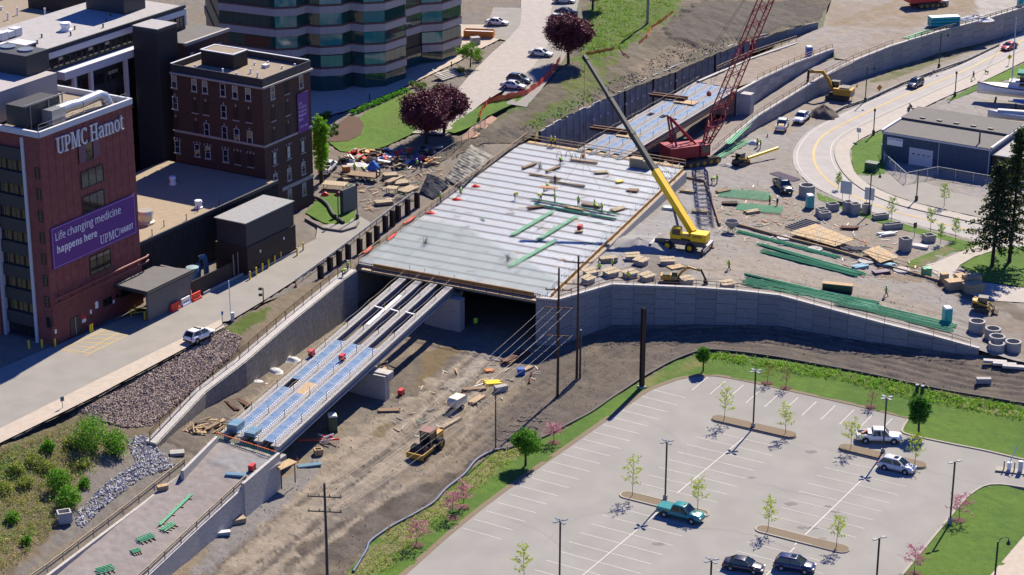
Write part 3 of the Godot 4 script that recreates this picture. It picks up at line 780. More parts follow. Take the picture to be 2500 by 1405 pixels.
	for c in [s1[1],s1[2],s1[3]]:
		var p: Vector2 = c - row*2.6 + stall*5.5
		ribbon(PackedVector2Array([p - row*1.6,p + row*(2.743*(7 if c == s1[1] else 9))]),0.15,"L",0.034,M.paint_white,"centre_line",pl)
	var p2: Vector2 = s2[0] + stall*5.5
	ribbon(PackedVector2Array([p2 - row*1.6,p2 + row*18]),0.15,"L",0.034,M.paint_white,"centre_line",pl)
	var top:=v2([27.4,36,25,39.8,30,36.8])
	for i in 11:
		var a: Vector2 = top[1] + stall*2.743*i
		ribbon(PackedVector2Array([a,a - row*5.0]),0.13,"L",0.03,M.paint_white,"stall_line",pl)
	for q in [v2([4,86.1,6,81.9,8.6,78.8,12.6,77.4]),v2([37,55.8,40.3,57.9,43.7,59.9,46.7,61.1]),v2([22.3,81.7,27.2,82.7,31.8,85.9,35.6,90]),v2([50.7,62.6,54.8,66.3,60.3,70.1]),v2([30.6,69,35.9,71.8,41.2,74]),v2([17.2,49,21.2,54.1,22.8,61.8]),v2([0.1,79.8,3.6,83,6.9,88.2])]:
		var jag:=resample(q,24)
		for i in 24: jag[i] += Vector2(rng.randfn(),rng.randfn())*0.12
		ribbon(jag,0.07,"L",0.028,M.crack,"crack",pl)
	for q in v2([36.5,81.5,37.1,84.5,35.1,81.5,40.1,78.3,34.5,75,17.6,86,39,59.5,30.5,67.5,39.8,76.9,39.1,75.6]):
		var blob:=PackedVector2Array()
		var br:=rng.randf_range(0.25,0.6)
		for k in 14: blob.append(q + Vector2(cos(k*TAU/14)*br*1.5,sin(k*TAU/14)*br)*rng.randf_range(0.7,1.2))
		sheet("oil_stain",blob,"L",0.027,M.stain,1.0,null,0.0,pl,false)
	var st:=S()
	sweep_curb(st,ground_line(resample(v2([-15.9,103,-11.8,92.5,-2.9,75.1,7,58.9,18.6,40.3,21.5,37.4,23.9,35.6,27.1,34.7,29.9,35.4,37,39.2,45.4,44.2,53.3,49.1]),60),"L"),0.75,0.05)
	structure(put(st,"gravel_edging",M.gravel_tan))
	st = S()
	sweep_curb(st,ground_line(resample(v2([53.3,49.6,51.9,53.1,52.4,54.2,54.3,55.4,57.1,57,61.4,59.4,69.6,65.2]),40),"L"),0.3,0.15)
	sweep_curb(st,ground_line(resample(v2([67.9,72.6,64.3,70.6,61.4,69.5,59.3,70,57,72.6,54.4,77,45.1,93.9,40.5,102]),40),"L"),0.3,0.15)
	structure(put(st,"lot_kerb",M.kerb))
	lawn_sheet("lawn",lawn_s,"L",0.03,[area(v2([-5.1,67.2,-1.8,60.2,2.2,57.8,-2.5,67.1,-7.4,76.6,-12.5,87.6,-16.3,96,-18.3,100.1,-19.9,98.3,-16.8,87.9]),lin(0.24,0.22,0.09),1.2,0.75,0.8),
		area(v2([17.8,37.4,23.4,30.5,27.6,28.2,28.7,29.9,24.9,33.2,22.4,35.9,19.4,38.8]),lin(0.2,0.2,0.06),1.0,0.6,0.9),
		area(v2([60.2,45.6,68.7,49.9,72.6,51.6,72.2,53.7,67.4,50.7,62.5,48]),lin(0.3,0.27,0.13),0.7,0.6,0.9)])
	lawn_sheet("lawn",lawn_r,"L",0.03,[])
	structure(sheet("path",path_r,"L",0.05,M.walk,2.0,null,0.0,null,false))
	# --- road
	var rd: Node = structure(sheet("road",road,"P",0.05,M.asphalt_road,1.2,null,0.0,null,false))
	for q in [[0.1,"paint_white","edge_line"],[0.9,"paint_white","edge_line"],[0.475,"paint_yellow","centre_line"],[0.505,"paint_yellow","centre_line"]]:
		var L:=PackedVector2Array()
		for i in 60: L.append(road_o[i].lerp(road_i[i],q[0]))
		ribbon(L,0.14,"P",0.075,M[q[1]],q[2],rd)
	structure(sheet("pavement",walk,"P",0.16,M.walk_pale,1.2,null,0.0,null,false))
	st = S()
	sweep_curb(st,ground_line(road_i,"P",0.03),0.25,0.17)
	structure(put(st,"road_kerb",M.kerb))
	structure(sheet("yard_asphalt",yard,"P",0.05,M.asphalt_drive,1.5,null,0.0,null,false))
	structure(sheet("boat_yard_gravel",boat_yard,"P",0.05,M.gravel,0.7,{"a": lin(0.4,0.38,0.36),"b": lin(0.36,0.34,0.31)},0.06,null,false))
	lawn_sheet("lawn",lawn_b,"P",0.05,[])
	lawn_sheet("lawn",lawn_c,"P",0.05,[])
	structure(sheet("park_path",park_walk,"P",0.06,M.walk_pale,1.2,null,0.0,null,false))
	lawn_sheet("lawn",park_lawn,"P",0.08,[])
	lawn_sheet("verge",verge,"P",0.04,[area(v2([61.3,2.8,67,-6.3,70,-8.4,66.6,-0.5]),lin(0.2,0.17,0.09),1.0,0.7,0.8)])
	# --- hospital drive and office grounds
	var hd: Node = structure(sheet("hospital_drive",drive,"H",0.05,M.asphalt_drive,1.5,null,0.0,null,false))
	structure(sheet("drive_walk",drive_walk,"H",0.09,M.walk,1.5,null,0.0,null,false))
	var hl:=func(a,w:=0.13): ribbon(a,w,"H",0.065,M.paint_yellow,"yellow_line",hd)
	hl.call(v2([-61.3,43.1,-55.6,34.1,-50.1,32.6,-57.6,45.3,-61.3,43.1]))
	hl.call(v2([-58.2,44.1,-52.7,33.5]))
	for i in 7:
		var a:=v2([-61.1,43.3,-55.9,34.5])
		var b:=v2([-57.4,45,-50.4,32.9])
		hl.call(PackedVector2Array([a[0].lerp(a[1],(i + 0.3)/7.0),b[0].lerp(b[1],(i + 0.3)/7.0)]))
	structure(sheet("office_road",office_road,"H",0.05,M.asphalt_worn,1.5,null,0.0,null,false))
	var ob: Node = structure(sheet("office_parking",office_bay,"H",0.055,M.asphalt_drive,1.5,null,0.0,null,false))
	for i in 9:
		var a:=v2([-0.5,-85.2,7.8,-121.8])
		var b:=v2([3.9,-82.6,11.5,-119.8])
		ribbon(PackedVector2Array([a[0].lerp(a[1],i/8.0),b[0].lerp(b[1],i/8.0)]),0.13,"H",0.08,M.paint_white,"stall_line",ob)
	var ob2: Node = structure(sheet("office_parking",office_bay2,"H",0.06,M.asphalt_drive,1.5,null,0.0,null,false))
	for i in 6:
		var a:=v2([-3.5,-135.3,-5,-118.3])
		var b:=v2([0.8,-134.8,-1,-117])
		ribbon(PackedVector2Array([a[0].lerp(a[1],i/5.0),b[0].lerp(b[1],i/5.0)]),0.13,"H",0.085,M.paint_white,"stall_line",ob2)
	structure(sheet("plaza",plaza,"H",0.03,M.walk,1.5,null,0.0,null,false))
	lawn_sheet("lawn",lawn_o,"H",0.05,[area(v2([-25.9,-61,-19.1,-73.5,-14.4,-69.3,-21.2,-56.6]),lin(0.1,0.17,0.012),1.5,0.6,0.6)])
	lawn_sheet("lawn",lawn_o2,"H",0.07,[])
	lawn_sheet("lawn",lawn_k,"H",0.05,[])
	structure(sheet("mulch_bed",bed,"H",0.11,M.mulch,0.8,null,0.05,null,false))
	structure(sheet("brick_path",v2([-9.5,-51.4,-7.4,-58.6,-3.8,-64.5,-2.7,-63.2,-4.5,-59.3,-6.3,-53.8]),"H",0.06,M.brick_walk,1.0,null,0.0,null,false))
func lawn_sheet(called: String,poly: PackedVector2Array,zone: String,off: float,areas: Array):
	structure(sheet(called,poly,zone,off,M.lawn,0.6,{"a": lin(0.07,0.165,0.008),"b": lin(0.1,0.2,0.011),"areas": areas},0.05,null,false))
# ---------- hospital buildings: all on one street grid turned 60 degrees
func wall_window(parent: Node,o: Vector3,r: Vector3,nrm: Vector3,w: float,h: float,pane: Material,frame: Material,cols:=1,rows:=2,sill: Material = null,blind:=0.0) -> MeshInstance3D:
	var b:=Basis(r,Vector3.UP,nrm)
	var st:=S()
	var t:=0.07
	for e in [[w/2,t/2,w,t],[w/2,h - t/2,w,t],[t/2,h/2,t,h - 2*t],[w - t/2,h/2,t,h - 2*t]]:
		box(st,o + b*Vector3(e[0],e[1],0.04),Vector3(e[2],e[3],0.12),b)
	for i in range(1,cols): box(st,o + b*Vector3(w*i/cols,h/2,0.035),Vector3(0.05,h - 2*t,0.09),b)
	for i in range(1,rows): box(st,o + b*Vector3(w/2,h*i/rows,0.033),Vector3(w - 2*t,0.05,0.08),b)
	var f:=put(st,"window",frame,parent)
	piece(f,"pane",o + b*Vector3(w/2,h/2,0.015),Vector3(w - 2*t,h - 2*t,0.03),pane,b)
	if blind > 0: piece(f,"blind",o + b*Vector3(w/2,h - t - h*blind/2,0.028),Vector3(w - 2.2*t,h*blind,0.03),M.blind,b)
	if sill != null: piece(f,"sill",o + b*Vector3(w/2,-0.08,0.07),Vector3(w + 0.3,0.16,0.18),sill,b)
	return f
func text_fit(parent: Node,s: String,serif: bool,bold: bool,o: Vector3,r: Vector3,nrm: Vector3,w: float,h: float,depth: float,m: Material,called:="lettering") -> MeshInstance3D:
	var f:=SystemFont.new()
	f.font_names = PackedStringArray(["Droid Serif" if serif else "Droid Sans"])
	if bold: f.font_weight = 700
	var t:=TextMesh.new()
	t.text = s
	t.font = f
	t.font_size = 48
	t.pixel_size = 0.02
	t.depth = 0.1
	t.curve_step = 2.0
	t.material = m
	var a:=t.get_aabb()
	var mi:=MeshInstance3D.new()
	mi.name = called
	mi.mesh = t
	parent.add_child(mi,true)
	var sx:=w/maxf(a.size.x,0.01)
	var sy:=h/maxf(a.size.y,0.01)
	var b:=Basis(r,Vector3.UP,nrm)
	mi.transform = Transform3D(b*Basis.from_scale(Vector3(sx,sy,depth/0.1)),o + b*Vector3(-a.position.x*sx,-a.position.y*sy,depth/2))
	return mi
func vent(parent: Node,at: Vector3,r: float,h: float,m: Material,called:="roof_vent"):
	var st:=S()
	lathe(st,at,[[r*1.3,0],[r*1.3,h*0.15],[r,h*0.2],[r,h*0.7],[r*1.25,h*0.75],[r*1.1,h],[0,h]],12)
	return put(st,called,m,parent)
func hospital():
	var G:=deg_to_rad(60)
	var R:=Vector3.RIGHT
	var B:=Vector3.BACK
	# --- red tower
	var t:=thing("hospital_tower","dark red hospital tower with a purple banner and large raised letters","building",Vector3(-62.5,0,41.62),G)
	var st:=S()
	box(st,Vector3(9.55,21.5,-1.35),Vector3(19.1,30.1,2.7))
	box(st,Vector3(9.85,21.5,-12.35),Vector3(18.5,30.1,19.3))
	put(st,"wall",M.hospital_red,t)
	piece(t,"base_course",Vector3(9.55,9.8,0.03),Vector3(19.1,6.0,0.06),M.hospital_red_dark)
	st = S()
	for k in range(1,13): box(st,Vector3(19.1*k/13.0,24.8,0.012),Vector3(0.05,24.0,0.024))
	var seams:=put(st,"panel_joints",M.hospital_red_dark,t)
	seams.set_meta("kind","stuff")
	var roof:=piece(t,"roof",Vector3(9.5,36.6,-11),Vector3(18.4,0.1,21.3),M.roof_brown)
	st = S()
	for e in [[Vector3(0,37.0,0),Vector3(19.1,37.0,0)],[Vector3(19,37.0,0),Vector3(19,37.0,-22)],[Vector3(0,37.0,0),Vector3(0,37.0,-22)]]: bar(st,e[0],e[1],0.8,0.4)
	put(st,"coping",M.white_trim,t)
	for w in [[7.39,31.0,4.4,2.6,3],[7.6,27.3,4.6,2.4,3],[7.6,23.75,4.5,2.4,3],[8.2,14.6,4.4,2.7,3],[14.1,9.3,3.4,1.1,3],[10.4,9.2,1.9,1.1,1],[13.1,9.6,0.7,0.5,1]]:
		wall_window(t,Vector3(w[0],w[1],0.06),R,B,w[2],w[3],M.glass_dark,M.mullion,w[4],1)
	for s in [0,1]: piece(t,"panel",Vector3(8.1 + s*3.0,32.3,0.16),Vector3(1.35,2.5,0.06),mat("mauve_panel",lin(0.15,0.07,0.11),0.6))
	var d:=piece(t,"door",Vector3(4.4,8.4,0.09),Vector3(2.1,2.7,0.12),mat("door_brown",lin(0.05,0.035,0.03),0.6))
	piece(d,"door_gap",Vector3(0,0,0.55),Vector3(0.02,0.98,0.1),M.sign_steel)
	for k in 8: wall_window(t,Vector3(-0.02,30.9 - k*3.05,-1.05 - 0.0),Vector3(0,0,1),Vector3(-1,0,0),0.7,1.5,M.glass_dark,M.mullion,1,3)
	for k in 9:
		piece(t,"spandrel",Vector3(0.42,33.6 - k*3.4,-5.6),Vector3(0.5,1.7,5.6),M.dark_panel)
		for j in 3: wall_window(t,Vector3(0.58,30.9 - k*3.4,-8.3 + j*1.85),Vector3(0,0,1),Vector3(-1,0,0),1.7,1.7,M.glass_dark,M.mullion,2,1)
	for z in [-2.95,-8.7]: piece(t,"pilaster",Vector3(0.15,21.5,z),Vector3(0.7,29.5,0.45),M.white_trim)
	piece(t,"side_block",Vector3(-0.1,12.5,-12.5),Vector3(1.2,11,7.2),M.hospital_red)
	text_fit(t,"UPMC Hamot",true,false,Vector3(3.0,33.55,0.1),R,B,13.8,2.3,0.25,M.sign_steel,"raised_letters")
	var bn:=piece(t,"banner",Vector3(9.6,20.75,0.12),Vector3(17.7,5.9,0.08),M.banner_purple)
	bn.set_meta("label","purple banner with white lettering")
	text_fit(t,"Life changing medicine",false,false,Vector3(1.6,21.35,0.17),R,B,13.6,1.55,0.03,M.letter_white,"banner_lettering")
	text_fit(t,"happens here",false,true,Vector3(1.75,19.5,0.17),R,B,8.2,1.45,0.03,M.letter_white,"banner_lettering")
	text_fit(t,"UPMC",true,false,Vector3(10.5,18.5,0.17),R,B,3.9,1.25,0.03,M.letter_white,"banner_lettering")
	text_fit(t,"HAMOT",false,true,Vector3(14.95,18.75,0.17),R,B,2.7,0.8,0.03,M.letter_white,"banner_lettering")
	piece(t,"banner_rule",Vector3(14.65,19.1,0.18),Vector3(0.06,1.2,0.03),M.letter_white)
	st = S()
	for e in [[0.95,23.5,18.2,0.04],[0.95,18.0,18.2,0.04]]: box(st,Vector3(9.6,e[1],0.175),Vector3(17.2,0.04,0.02))
	for x in [1.0,18.2]: box(st,Vector3(x,20.75,0.175),Vector3(0.04,5.5,0.02))
	put(st,"banner_border",M.letter_lilac,t)
	for q in [[13.85,0.16],[13.1,0.13]]:
		st = S()
		tube(st,[Vector3(0.1,q[0],0.6),Vector3(19.6,q[0] + 0.05,0.6),Vector3(20.4,q[0] + 0.05,0.3)],q[1],-1,8)
		for k in 8: box(st,Vector3(1.5 + k*2.4,q[0],0.3),Vector3(0.1,0.1,0.6))
		put(st,"pipe",mat("pipe_red",lin(0.2,0.055,0.045),0.6),t)
	st = S()
	tube(st,[Vector3(-0.1,12.9,0.25),Vector3(-0.1,10.2,0.3),Vector3(-0.6,9.4,0.3),Vector3(-0.6,7,0.3)],0.13,-1,8)
	put(st,"downpipe",M.hospital_red_dark,t)
	for k in [[6.1,9.2,0.9,0.5,"red_paint"],[6.2,8.6,0.8,0.5,"white_paint"],[7.7,9.4,0.35,0.6,"white_paint"],[7.75,8.8,0.35,0.5,"lamp_green"],[9.0,10.0,0.6,1.0,"white_paint"],[12.6,9.3,0.4,0.5,"white_paint"],[0.35,9.0,0.35,0.6,"white_paint"]]:
		piece(t,"wall_sign",Vector3(k[0],k[1],0.1),Vector3(k[2],k[3],0.05),M[k[4]])
	var ah:=piece(t,"air_handler",Vector3(7.5,39.0,-14.5),Vector3(12.5,4.2,12),mat("clad_pale",lin(0.4,0.37,0.37),0.6,"fine",2.0))
	piece(t,"cooling_unit",Vector3(12.3,42.6,-14.2),Vector3(4.6,2.8,7.5),M.dark_panel)
	for k in 2:
		st = S()
		lathe(st,Vector3(12.4,44.0,-12.6 - k*3.2),[[1.1,0],[1.1,0.25],[1.0,0.25],[0,0.2]],20)
		put(st,"fan",M.lamp_head,t)
	piece(t,"louvre_unit",Vector3(4.6,38.6,-4.8),Vector3(6.8,2.8,3.4),M.steel_dark)
	st = S()
	for x in [2.0,5.6,8.4]:
		bar(st,Vector3(x,36.7,-3.0),Vector3(x,40.2,-3.0),0.14)
	bar(st,Vector3(1.0,40.2,-3.0),Vector3(9,40.2,-3.0),0.16)
	put(st,"pipe_rack",M.steel,t)
	st = S()
	tube(st,[Vector3(6.5,38.2,-2.6),Vector3(9.3,38.3,-2.6),Vector3(11.2,38.2,-2.5)],0.85,0.7,14)
	tube(st,[Vector3(11.2,38.2,-2.5),Vector3(15.5,38.3,-2.7)],0.75,0.75,14)
	tube(st,[Vector3(15.5,38.3,-2.7),Vector3(16.2,38.0,-2.4),Vector3(16.5,36.8,-2.0)],0.75,0.8,14)
	put(st,"duct",mat("duct_silver",lin(0.62,0.64,0.66),0.3,"fine",1.0,"",1,"",1,0.7),t)
	piece(t,"duct_box",Vector3(5.6,38.0,-2.4),Vector3(2.6,2.0,2.2),M.duct_silver if M.has("duct_silver") else M.galv)
	st = S()
	for k in 9: bar(st,Vector3(0.4 + k*2.25,37.2,-0.3),Vector3(0.4 + k*2.25,38.2,-0.3),0.05)
	for y in [37.7,38.2]: bar(st,Vector3(0.4,y,-0.3),Vector3(18.4,y,-0.3),0.05)
	put(st,"roof_railing",M.steel,t)
	# --- brick building
	var k:=thing("brick_building","dark brown brick building with flat roof and a tall purple banner","building",Vector3(-38.65,0,-8.43),G)
	piece(k,"wall",Vector3(6.4,18.3,-8.82),Vector3(12.8,23.4,17.64),M.brick)
	st = S()
	for e in [[Vector3(6.4,30.35,0.06),Vector3(12.95,1.35,0.14)],[Vector3(-0.06,30.35,-8.8),Vector3(0.14,1.35,17.7)],[Vector3(12.85,30.35,-8.8),Vector3(0.2,1.35,17.7)],[Vector3(6.4,30.35,-17.6),Vector3(12.95,1.35,0.2)]]: box(st,e[0],e[1])
	put(st,"parapet",M.dark_panel,k)
	st = S()
	for e in [[Vector3(6.4,29.6,0.2),Vector3(13.4,0.28,0.5)],[Vector3(-0.2,29.6,-8.8),Vector3(0.5,0.28,17.8)]]: box(st,e[0],e[1])
	put(st,"cornice",M.limestone,k)
	st = S()
	for e in [[Vector3(6.4,20.1,0.06),Vector3(12.9,0.35,0.14)],[Vector3(-0.06,20.1,-8.8),Vector3(0.14,0.35,17.7)],[Vector3(8.5,11.9,0.06),Vector3(8.6,0.6,0.14)]]: piece(k,"string_course",e[0],e[1],M.limestone)
	piece(k,"roof",Vector3(6.4,30.05,-8.82),Vector3(12.5,0.1,17.3),M.roof_brown)
	piece(k,"coping",Vector3(6.4,31.08,-17.6),Vector3(13.0,0.1,0.35),M.white_trim)
	piece(k,"coping",Vector3(12.8,31.08,-8.8),Vector3(0.35,0.1,17.2),M.white_trim)
	var ph:=piece(k,"penthouse",Vector3(6.65,31.3,-12.2),Vector3(3.7,2.4,6.4),M.dark_brown)
	st = S()
	for e in [[Vector3(6.65,32.55,-9.05),Vector3(3.9,0.14,0.35)],[Vector3(6.65,32.55,-15.35),Vector3(3.9,0.14,0.35)],[Vector3(4.85,32.55,-12.2),Vector3(0.35,0.14,6.0)],[Vector3(8.45,32.55,-12.2),Vector3(0.35,0.14,6.0)]]: box(st,e[0],e[1])
	put(st,"penthouse_coping",M.white_trim,k)
	piece(k,"penthouse_roof",Vector3(6.65,32.52,-12.2),Vector3(3.2,0.06,5.8),M.roof_brown)
	for v in [[1.5,-6.0],[3.2,-3.2],[4.5,-5.5],[2.2,-9.2],[9.5,-3.0],[10.5,-6.5],[9.0,-8.0],[11.5,-2.0],[2.0,-14.5],[10,-12]]: vent(k,Vector3(v[0],30.1,v[1]),0.14,0.8 if v[0] < 5 else 0.45,M.sign_steel,"vent_pipe")
	piece(k,"roof_hatch",Vector3(8.6,30.35,-5.6),Vector3(1.0,0.5,0.9),M.white_trim)
	var ul:=[17.2,13.23,11.13,7.62,5.25,2.74]
	for row in [[27.15,1],[23.65,2],[20.2,3],[16.4,4]]:
		for i in 6:
			var u: float = ul[i]
			var kind: int = row[1]
			var bricked:=(kind == 2 and i in [1,2,4,5]) or (kind == 3 and i in [0,1]) or (kind == 4 and i in [4,5])
			var o:=Vector3(-0.01,row[0],-u - 0.5)
			if bricked:
				piece(k,"bricked_opening",o + Vector3(0.02,1.0,0.5),Vector3(0.06,2.1,1.05),M.brick_dark)
				piece(k,"sill",o + Vector3(-0.06,-0.08,0.5),Vector3(0.2,0.16,1.3),M.limestone)
			else:
				wall_window(k,o,Vector3(0,0,1),Vector3(-1,0,0),1.0,2.05,M.glass_dark,M.white_trim,1,2,M.limestone,0.45 if kind == 1 and i != 3 else 0.0)
			if kind > 1:
				piece(k,"keystone",o + Vector3(-0.05,2.35,0.5),Vector3(0.12,0.4,0.18),M.limestone)
				if kind == 4:
					for s in [-1,1]: piece(k,"keystone",o + Vector3(-0.05,2.3,0.5 + s*0.62),Vector3(0.12,0.4,0.13),M.limestone,Basis(Vector3.RIGHT,s*-0.6))
	for w in [[2.55,27.2,2.05,0],[10.2,27.15,2.05,0],[6.38,27.15,2.05,1],[2.55,23.7,2.1,1],[6.38,23.65,2.1,1],[2.55,20.3,1.9,1],[6.38,20.3,1.9,1],[2.53,16.5,2.1,2],[6.3,16.48,2.1,2],[10.15,16.45,2.05,2],[2.45,14.0,1.05,3],[6.2,12.9,2.05,3],[10.1,12.85,2.05,3],[6.15,9.4,2.0,3],[10.13,9.3,2.05,3]]:
		var o:=Vector3(w[0] - 0.5,w[1],0.01)
		if w[3] == 1:
			piece(k,"bricked_opening",o + Vector3(0.5,1.0,0.01),Vector3(1.0,2.1,0.06),M.brick_dark)
			piece(k,"sill",o + Vector3(0.5,-0.08,0.06),Vector3(1.3,0.16,0.2),M.limestone)
		else: wall_window(k,o,R,B,1.0,w[2],M.glass_day if w[3] == 2 else M.glass_dark,M.mullion if w[3] == 2 else M.white_trim,1,2,M.limestone,0.35 if w[3] == 3 else 0.0)
		if w[1] < 26: piece(k,"keystone",o + Vector3(0.5,w[2] + 0.3,0.06),Vector3(0.18,0.4,0.12),M.limestone)
		if w[3] == 2:
			for s in [-1,1]: piece(k,"keystone",o + Vector3(0.5 + s*0.62,w[2] + 0.25,0.06),Vector3(0.13,0.4,0.12),M.limestone,Basis(Vector3.BACK,s*-0.6))
	var bb:=piece(k,"banner",Vector3(10.3,23.2,0.2),Vector3(2.95,6.5,0.06),M.banner_purple)
	bb.set_meta("label","tall narrow purple banner with lilac lettering")
	var yy:=24.75
	for w in [["Life",0.9,0.5,false],["changing",2.1,0.55,false],["medicine",2.15,0.5,false],["happens",2.0,0.55,true],["here",1.1,0.5,true]]:
		text_fit(k,w[0],false,w[3],Vector3(9.05,yy - w[2] + 0.3,0.24),R,B,w[1],w[2],0.02,M.letter_lilac,"banner_lettering")
		yy -= 0.66
	text_fit(k,"UPMC",true,false,Vector3(9.15,20.75,0.24),R,B,1.2,0.4,0.02,M.letter_lilac,"banner_lettering")
	text_fit(k,"HAMOT",false,true,Vector3(10.5,20.8,0.24),R,B,0.9,0.28,0.02,M.letter_lilac,"banner_lettering")
	# --- long wing
	var w:=thing("hospital_wing","long dark hospital wing with grey roof, white bands and white columns","building",Vector3(-72.41,0,-4.21),G)
	piece(w,"wall",Vector3(9.5,21.5,-8.0),Vector3(54,28.4,15.9),M.dark_panel)
	piece(w,"roof",Vector3(9.5,35.75,-8.0),Vector3(54,0.1,15.8),M.roof_grey)
	piece(w,"parapet",Vector3(9.5,35.85,0.08),Vector3(54,0.5,0.3),M.dark_panel)
	piece(w,"upper_band",Vector3(12.3,34.95,0.12),Vector3(24.6,0.95,0.3),M.white_trim)
	piece(w,"upper_band",Vector3(30.8,34.95,0.12),Vector3(11.4,0.95,0.3),M.white_trim)
	piece(w,"upper_band",Vector3(36.3,33.9,0.12),Vector3(0.4,2.4,0.3),M.white_trim)
	for i in 9:
		for j in 2: wall_window(w,Vector3(1.0 + i*2.75 + j*1.25,32.75,0.02),R,B,1.15,1.55,M.glass_dark,M.mullion,1,1,null,0.3 if (i*3 + j) % 4 == 0 else 0.0)
	for j in 4: wall_window(w,Vector3(27.0 + j*2.3,32.6,0.02),R,B,2.0,1.7,M.glass_dark,M.mullion,2,1)
	piece(w,"lower_beam",Vector3(14.3,31.7,1.0),Vector3(20.4,1.25,1.9),M.white_trim)
	for x in [6.6,10.5,18.9]: piece(w,"column",Vector3(x,19.2,1.55),Vector3(0.6,23.7,0.55),M.white_trim)
	for f in 5:
		for i in 5: wall_window(w,Vector3(6.0 + i*3.4,27.9 - f*3.4,0.02),R,B,2.6,1.6,M.glass_dark,M.mullion,3,1,null,0.35 if (i + f) % 3 == 0 else 0.0)
	piece(w,"stair_tower",Vector3(22.6,21.7,4.9),Vector3(4.9,29.2,5.0),M.dark_panel)
	piece(w,"stair_roof",Vector3(22.6,36.35,4.9),Vector3(5.0,0.12,5.1),M.roof_grey)
	st = S()
	for i in 24: box(st,Vector3(20.25 + i*0.2,21.5,7.42),Vector3(0.05,28.5,0.06))
	for i in 24: box(st,Vector3(20.13,21.5,2.5 + i*0.2),Vector3(0.06,28.5,0.05))
	put(st,"ribbed_cladding",M.steel_dark,w).set_meta("kind","stuff")
	piece(w,"penthouse",Vector3(29.6,40,-8.8),Vector3(5.4,8.6,8.0),M.dark_panel)
	piece(w,"rooftop_box",Vector3(-1.4,36.5,-1.3),Vector3(2.8,2.4,3.4),M.dark_brown)
	piece(w,"rooftop_box_cap",Vector3(-1.4,37.8,-1.3),Vector3(3.0,0.2,3.6),M.white_trim)
	for q in [[-4.5,-5.5,1.6],[-1.2,-4.8,1.4],[14,-6,1.3]]:
		vent(w,Vector3(q[0],35.8,q[1]),0.75,q[2],M.white_paint,"exhaust_fan")
	st = S()
	for i in 5: box(st,Vector3(1.0 + i*1.6,36.5,-10.5),Vector3(1.5,1.2 - (i % 2)*0.3,1.5))
	put(st,"duct_run",M.white_trim,w)
	for i in 8: vent(w,Vector3(2.0 + i*3.3,35.8,-2.2 - (i*37 % 5)),0.12,0.6,M.steel_dark,"vent_pipe")
	var lk:=thing("brick_link","reddish brown brick block with pale stone cornice behind the dark stair tower","building",Vector3(-72.41,0,-4.21),G)
	piece(lk,"wall",Vector3(34.0,19.5,3.2),Vector3(11.5,25,6.0),M.brick)
	piece(lk,"cornice",Vector3(34.0,32.0,6.3),Vector3(11.8,0.5,0.5),M.limestone)
	piece(lk,"roof",Vector3(34.0,32.06,3.1),Vector3(11.5,0.1,5.9),M.roof_dark)
	for i in 3:
		for f in 2: wall_window(lk,Vector3(29.5 + i*3.6,28.4 - f*3.6,6.22),R,B,0.9,1.9,M.glass_dark,M.white_trim,1,2,M.limestone)
	# --- flat-roofed block at the top left
	var f:=thing("flat_roof_block","flat tan roofed hospital block with white parapets beyond the long wing","building",Vector3(-72.41,0,-4.21),G)
	piece(f,"wall",Vector3(34,17,-36),Vector3(26,26.6,18),M.dark_brown)
	piece(f,"roof",Vector3(34,30.35,-36),Vector3(25.6,0.1,17.6),M.roof_brown)
	st = S()
	for e in [[Vector3(34,30.7,-27.1),Vector3(26,0.9,0.3)],[Vector3(34,30.7,-44.9),Vector3(26,0.9,0.3)],[Vector3(21.1,30.7,-36),Vector3(0.3,0.9,17.5)],[Vector3(46.9,30.7,-36),Vector3(0.3,0.9,17.5)]]: box(st,e[0],e[1])
	put(st,"parapet",M.white_trim,f)
	piece(f,"penthouse",Vector3(43,31.8,-33),Vector3(7,2.8,8),M.dark_brown)
	piece(f,"penthouse_roof",Vector3(43,33.25,-33),Vector3(6.6,0.1,7.6),M.roof_brown)
	for q in [[30,-38,0.7,1.5],[31,-34,0.15,1.3],[34.5,-35,0.15,1.4],[37,-31,0.15,1.2],[36,-40,0.2,0.6]]: vent(f,Vector3(q[0],30.4,q[1]),q[2],q[3],M.white_paint)
	# --- annex with the tan roof
	var a:=thing("annex","low dark ribbed annex with broad tan gravel roof","building",Vector3(-62.5,0,41.62),G)
	piece(a,"wall",Vector3(37.1,10.8,-13.0),Vector3(36.0,7.9,22.0),M.dark_panel)
	piece(a,"roof",Vector3(37.1,14.82,-13.0),Vector3(35.7,0.12,21.7),M.roof_tan)
	piece(a,"parapet",Vector3(37.1,14.85,-1.95),Vector3(36.1,0.5,0.25),M.dark_panel)
	st = S()
	for i in 90: box(st,Vector3(19.4 + i*0.4,10.9,-1.93),Vector3(0.1,7.4,0.12))
	put(st,"ribbed_cladding",M.steel_dark,a).set_meta("kind","stuff")
	vent(a,Vector3(29.0,14.9,-7.0),1.05,2.0,mat("vent_silver",lin(0.6,0.55,0.48),0.35,"fine",1,"",1,"",1,0.5),"roof_fan")
	vent(a,Vector3(38.5,14.9,-4.6),0.5,1.2,M.sign_steel,"roof_fan")
	vent(a,Vector3(45.5,14.9,-15.0),0.45,1.3,M.sign_steel,"roof_fan")
	piece(a,"skylight",Vector3(22.5,15.05,-4.6),Vector3(1.2,0.35,1.0),M.white_paint)
	for i in 5: vent(a,Vector3(25 + i*4.0,14.9,-2.6 - (i % 2)),0.06,1.0,M.steel_dark,"vent_pipe")
	# --- black metal box in front
	var x:=thing("metal_clad_block","black metal clad block with pale grey flat roof on brown base","building",Vector3(-62.5,0,41.62),G)
	piece(x,"base_wall",Vector3(41.55,9.2,3.6),Vector3(12.3,4.5,5.9),M.dark_brown)
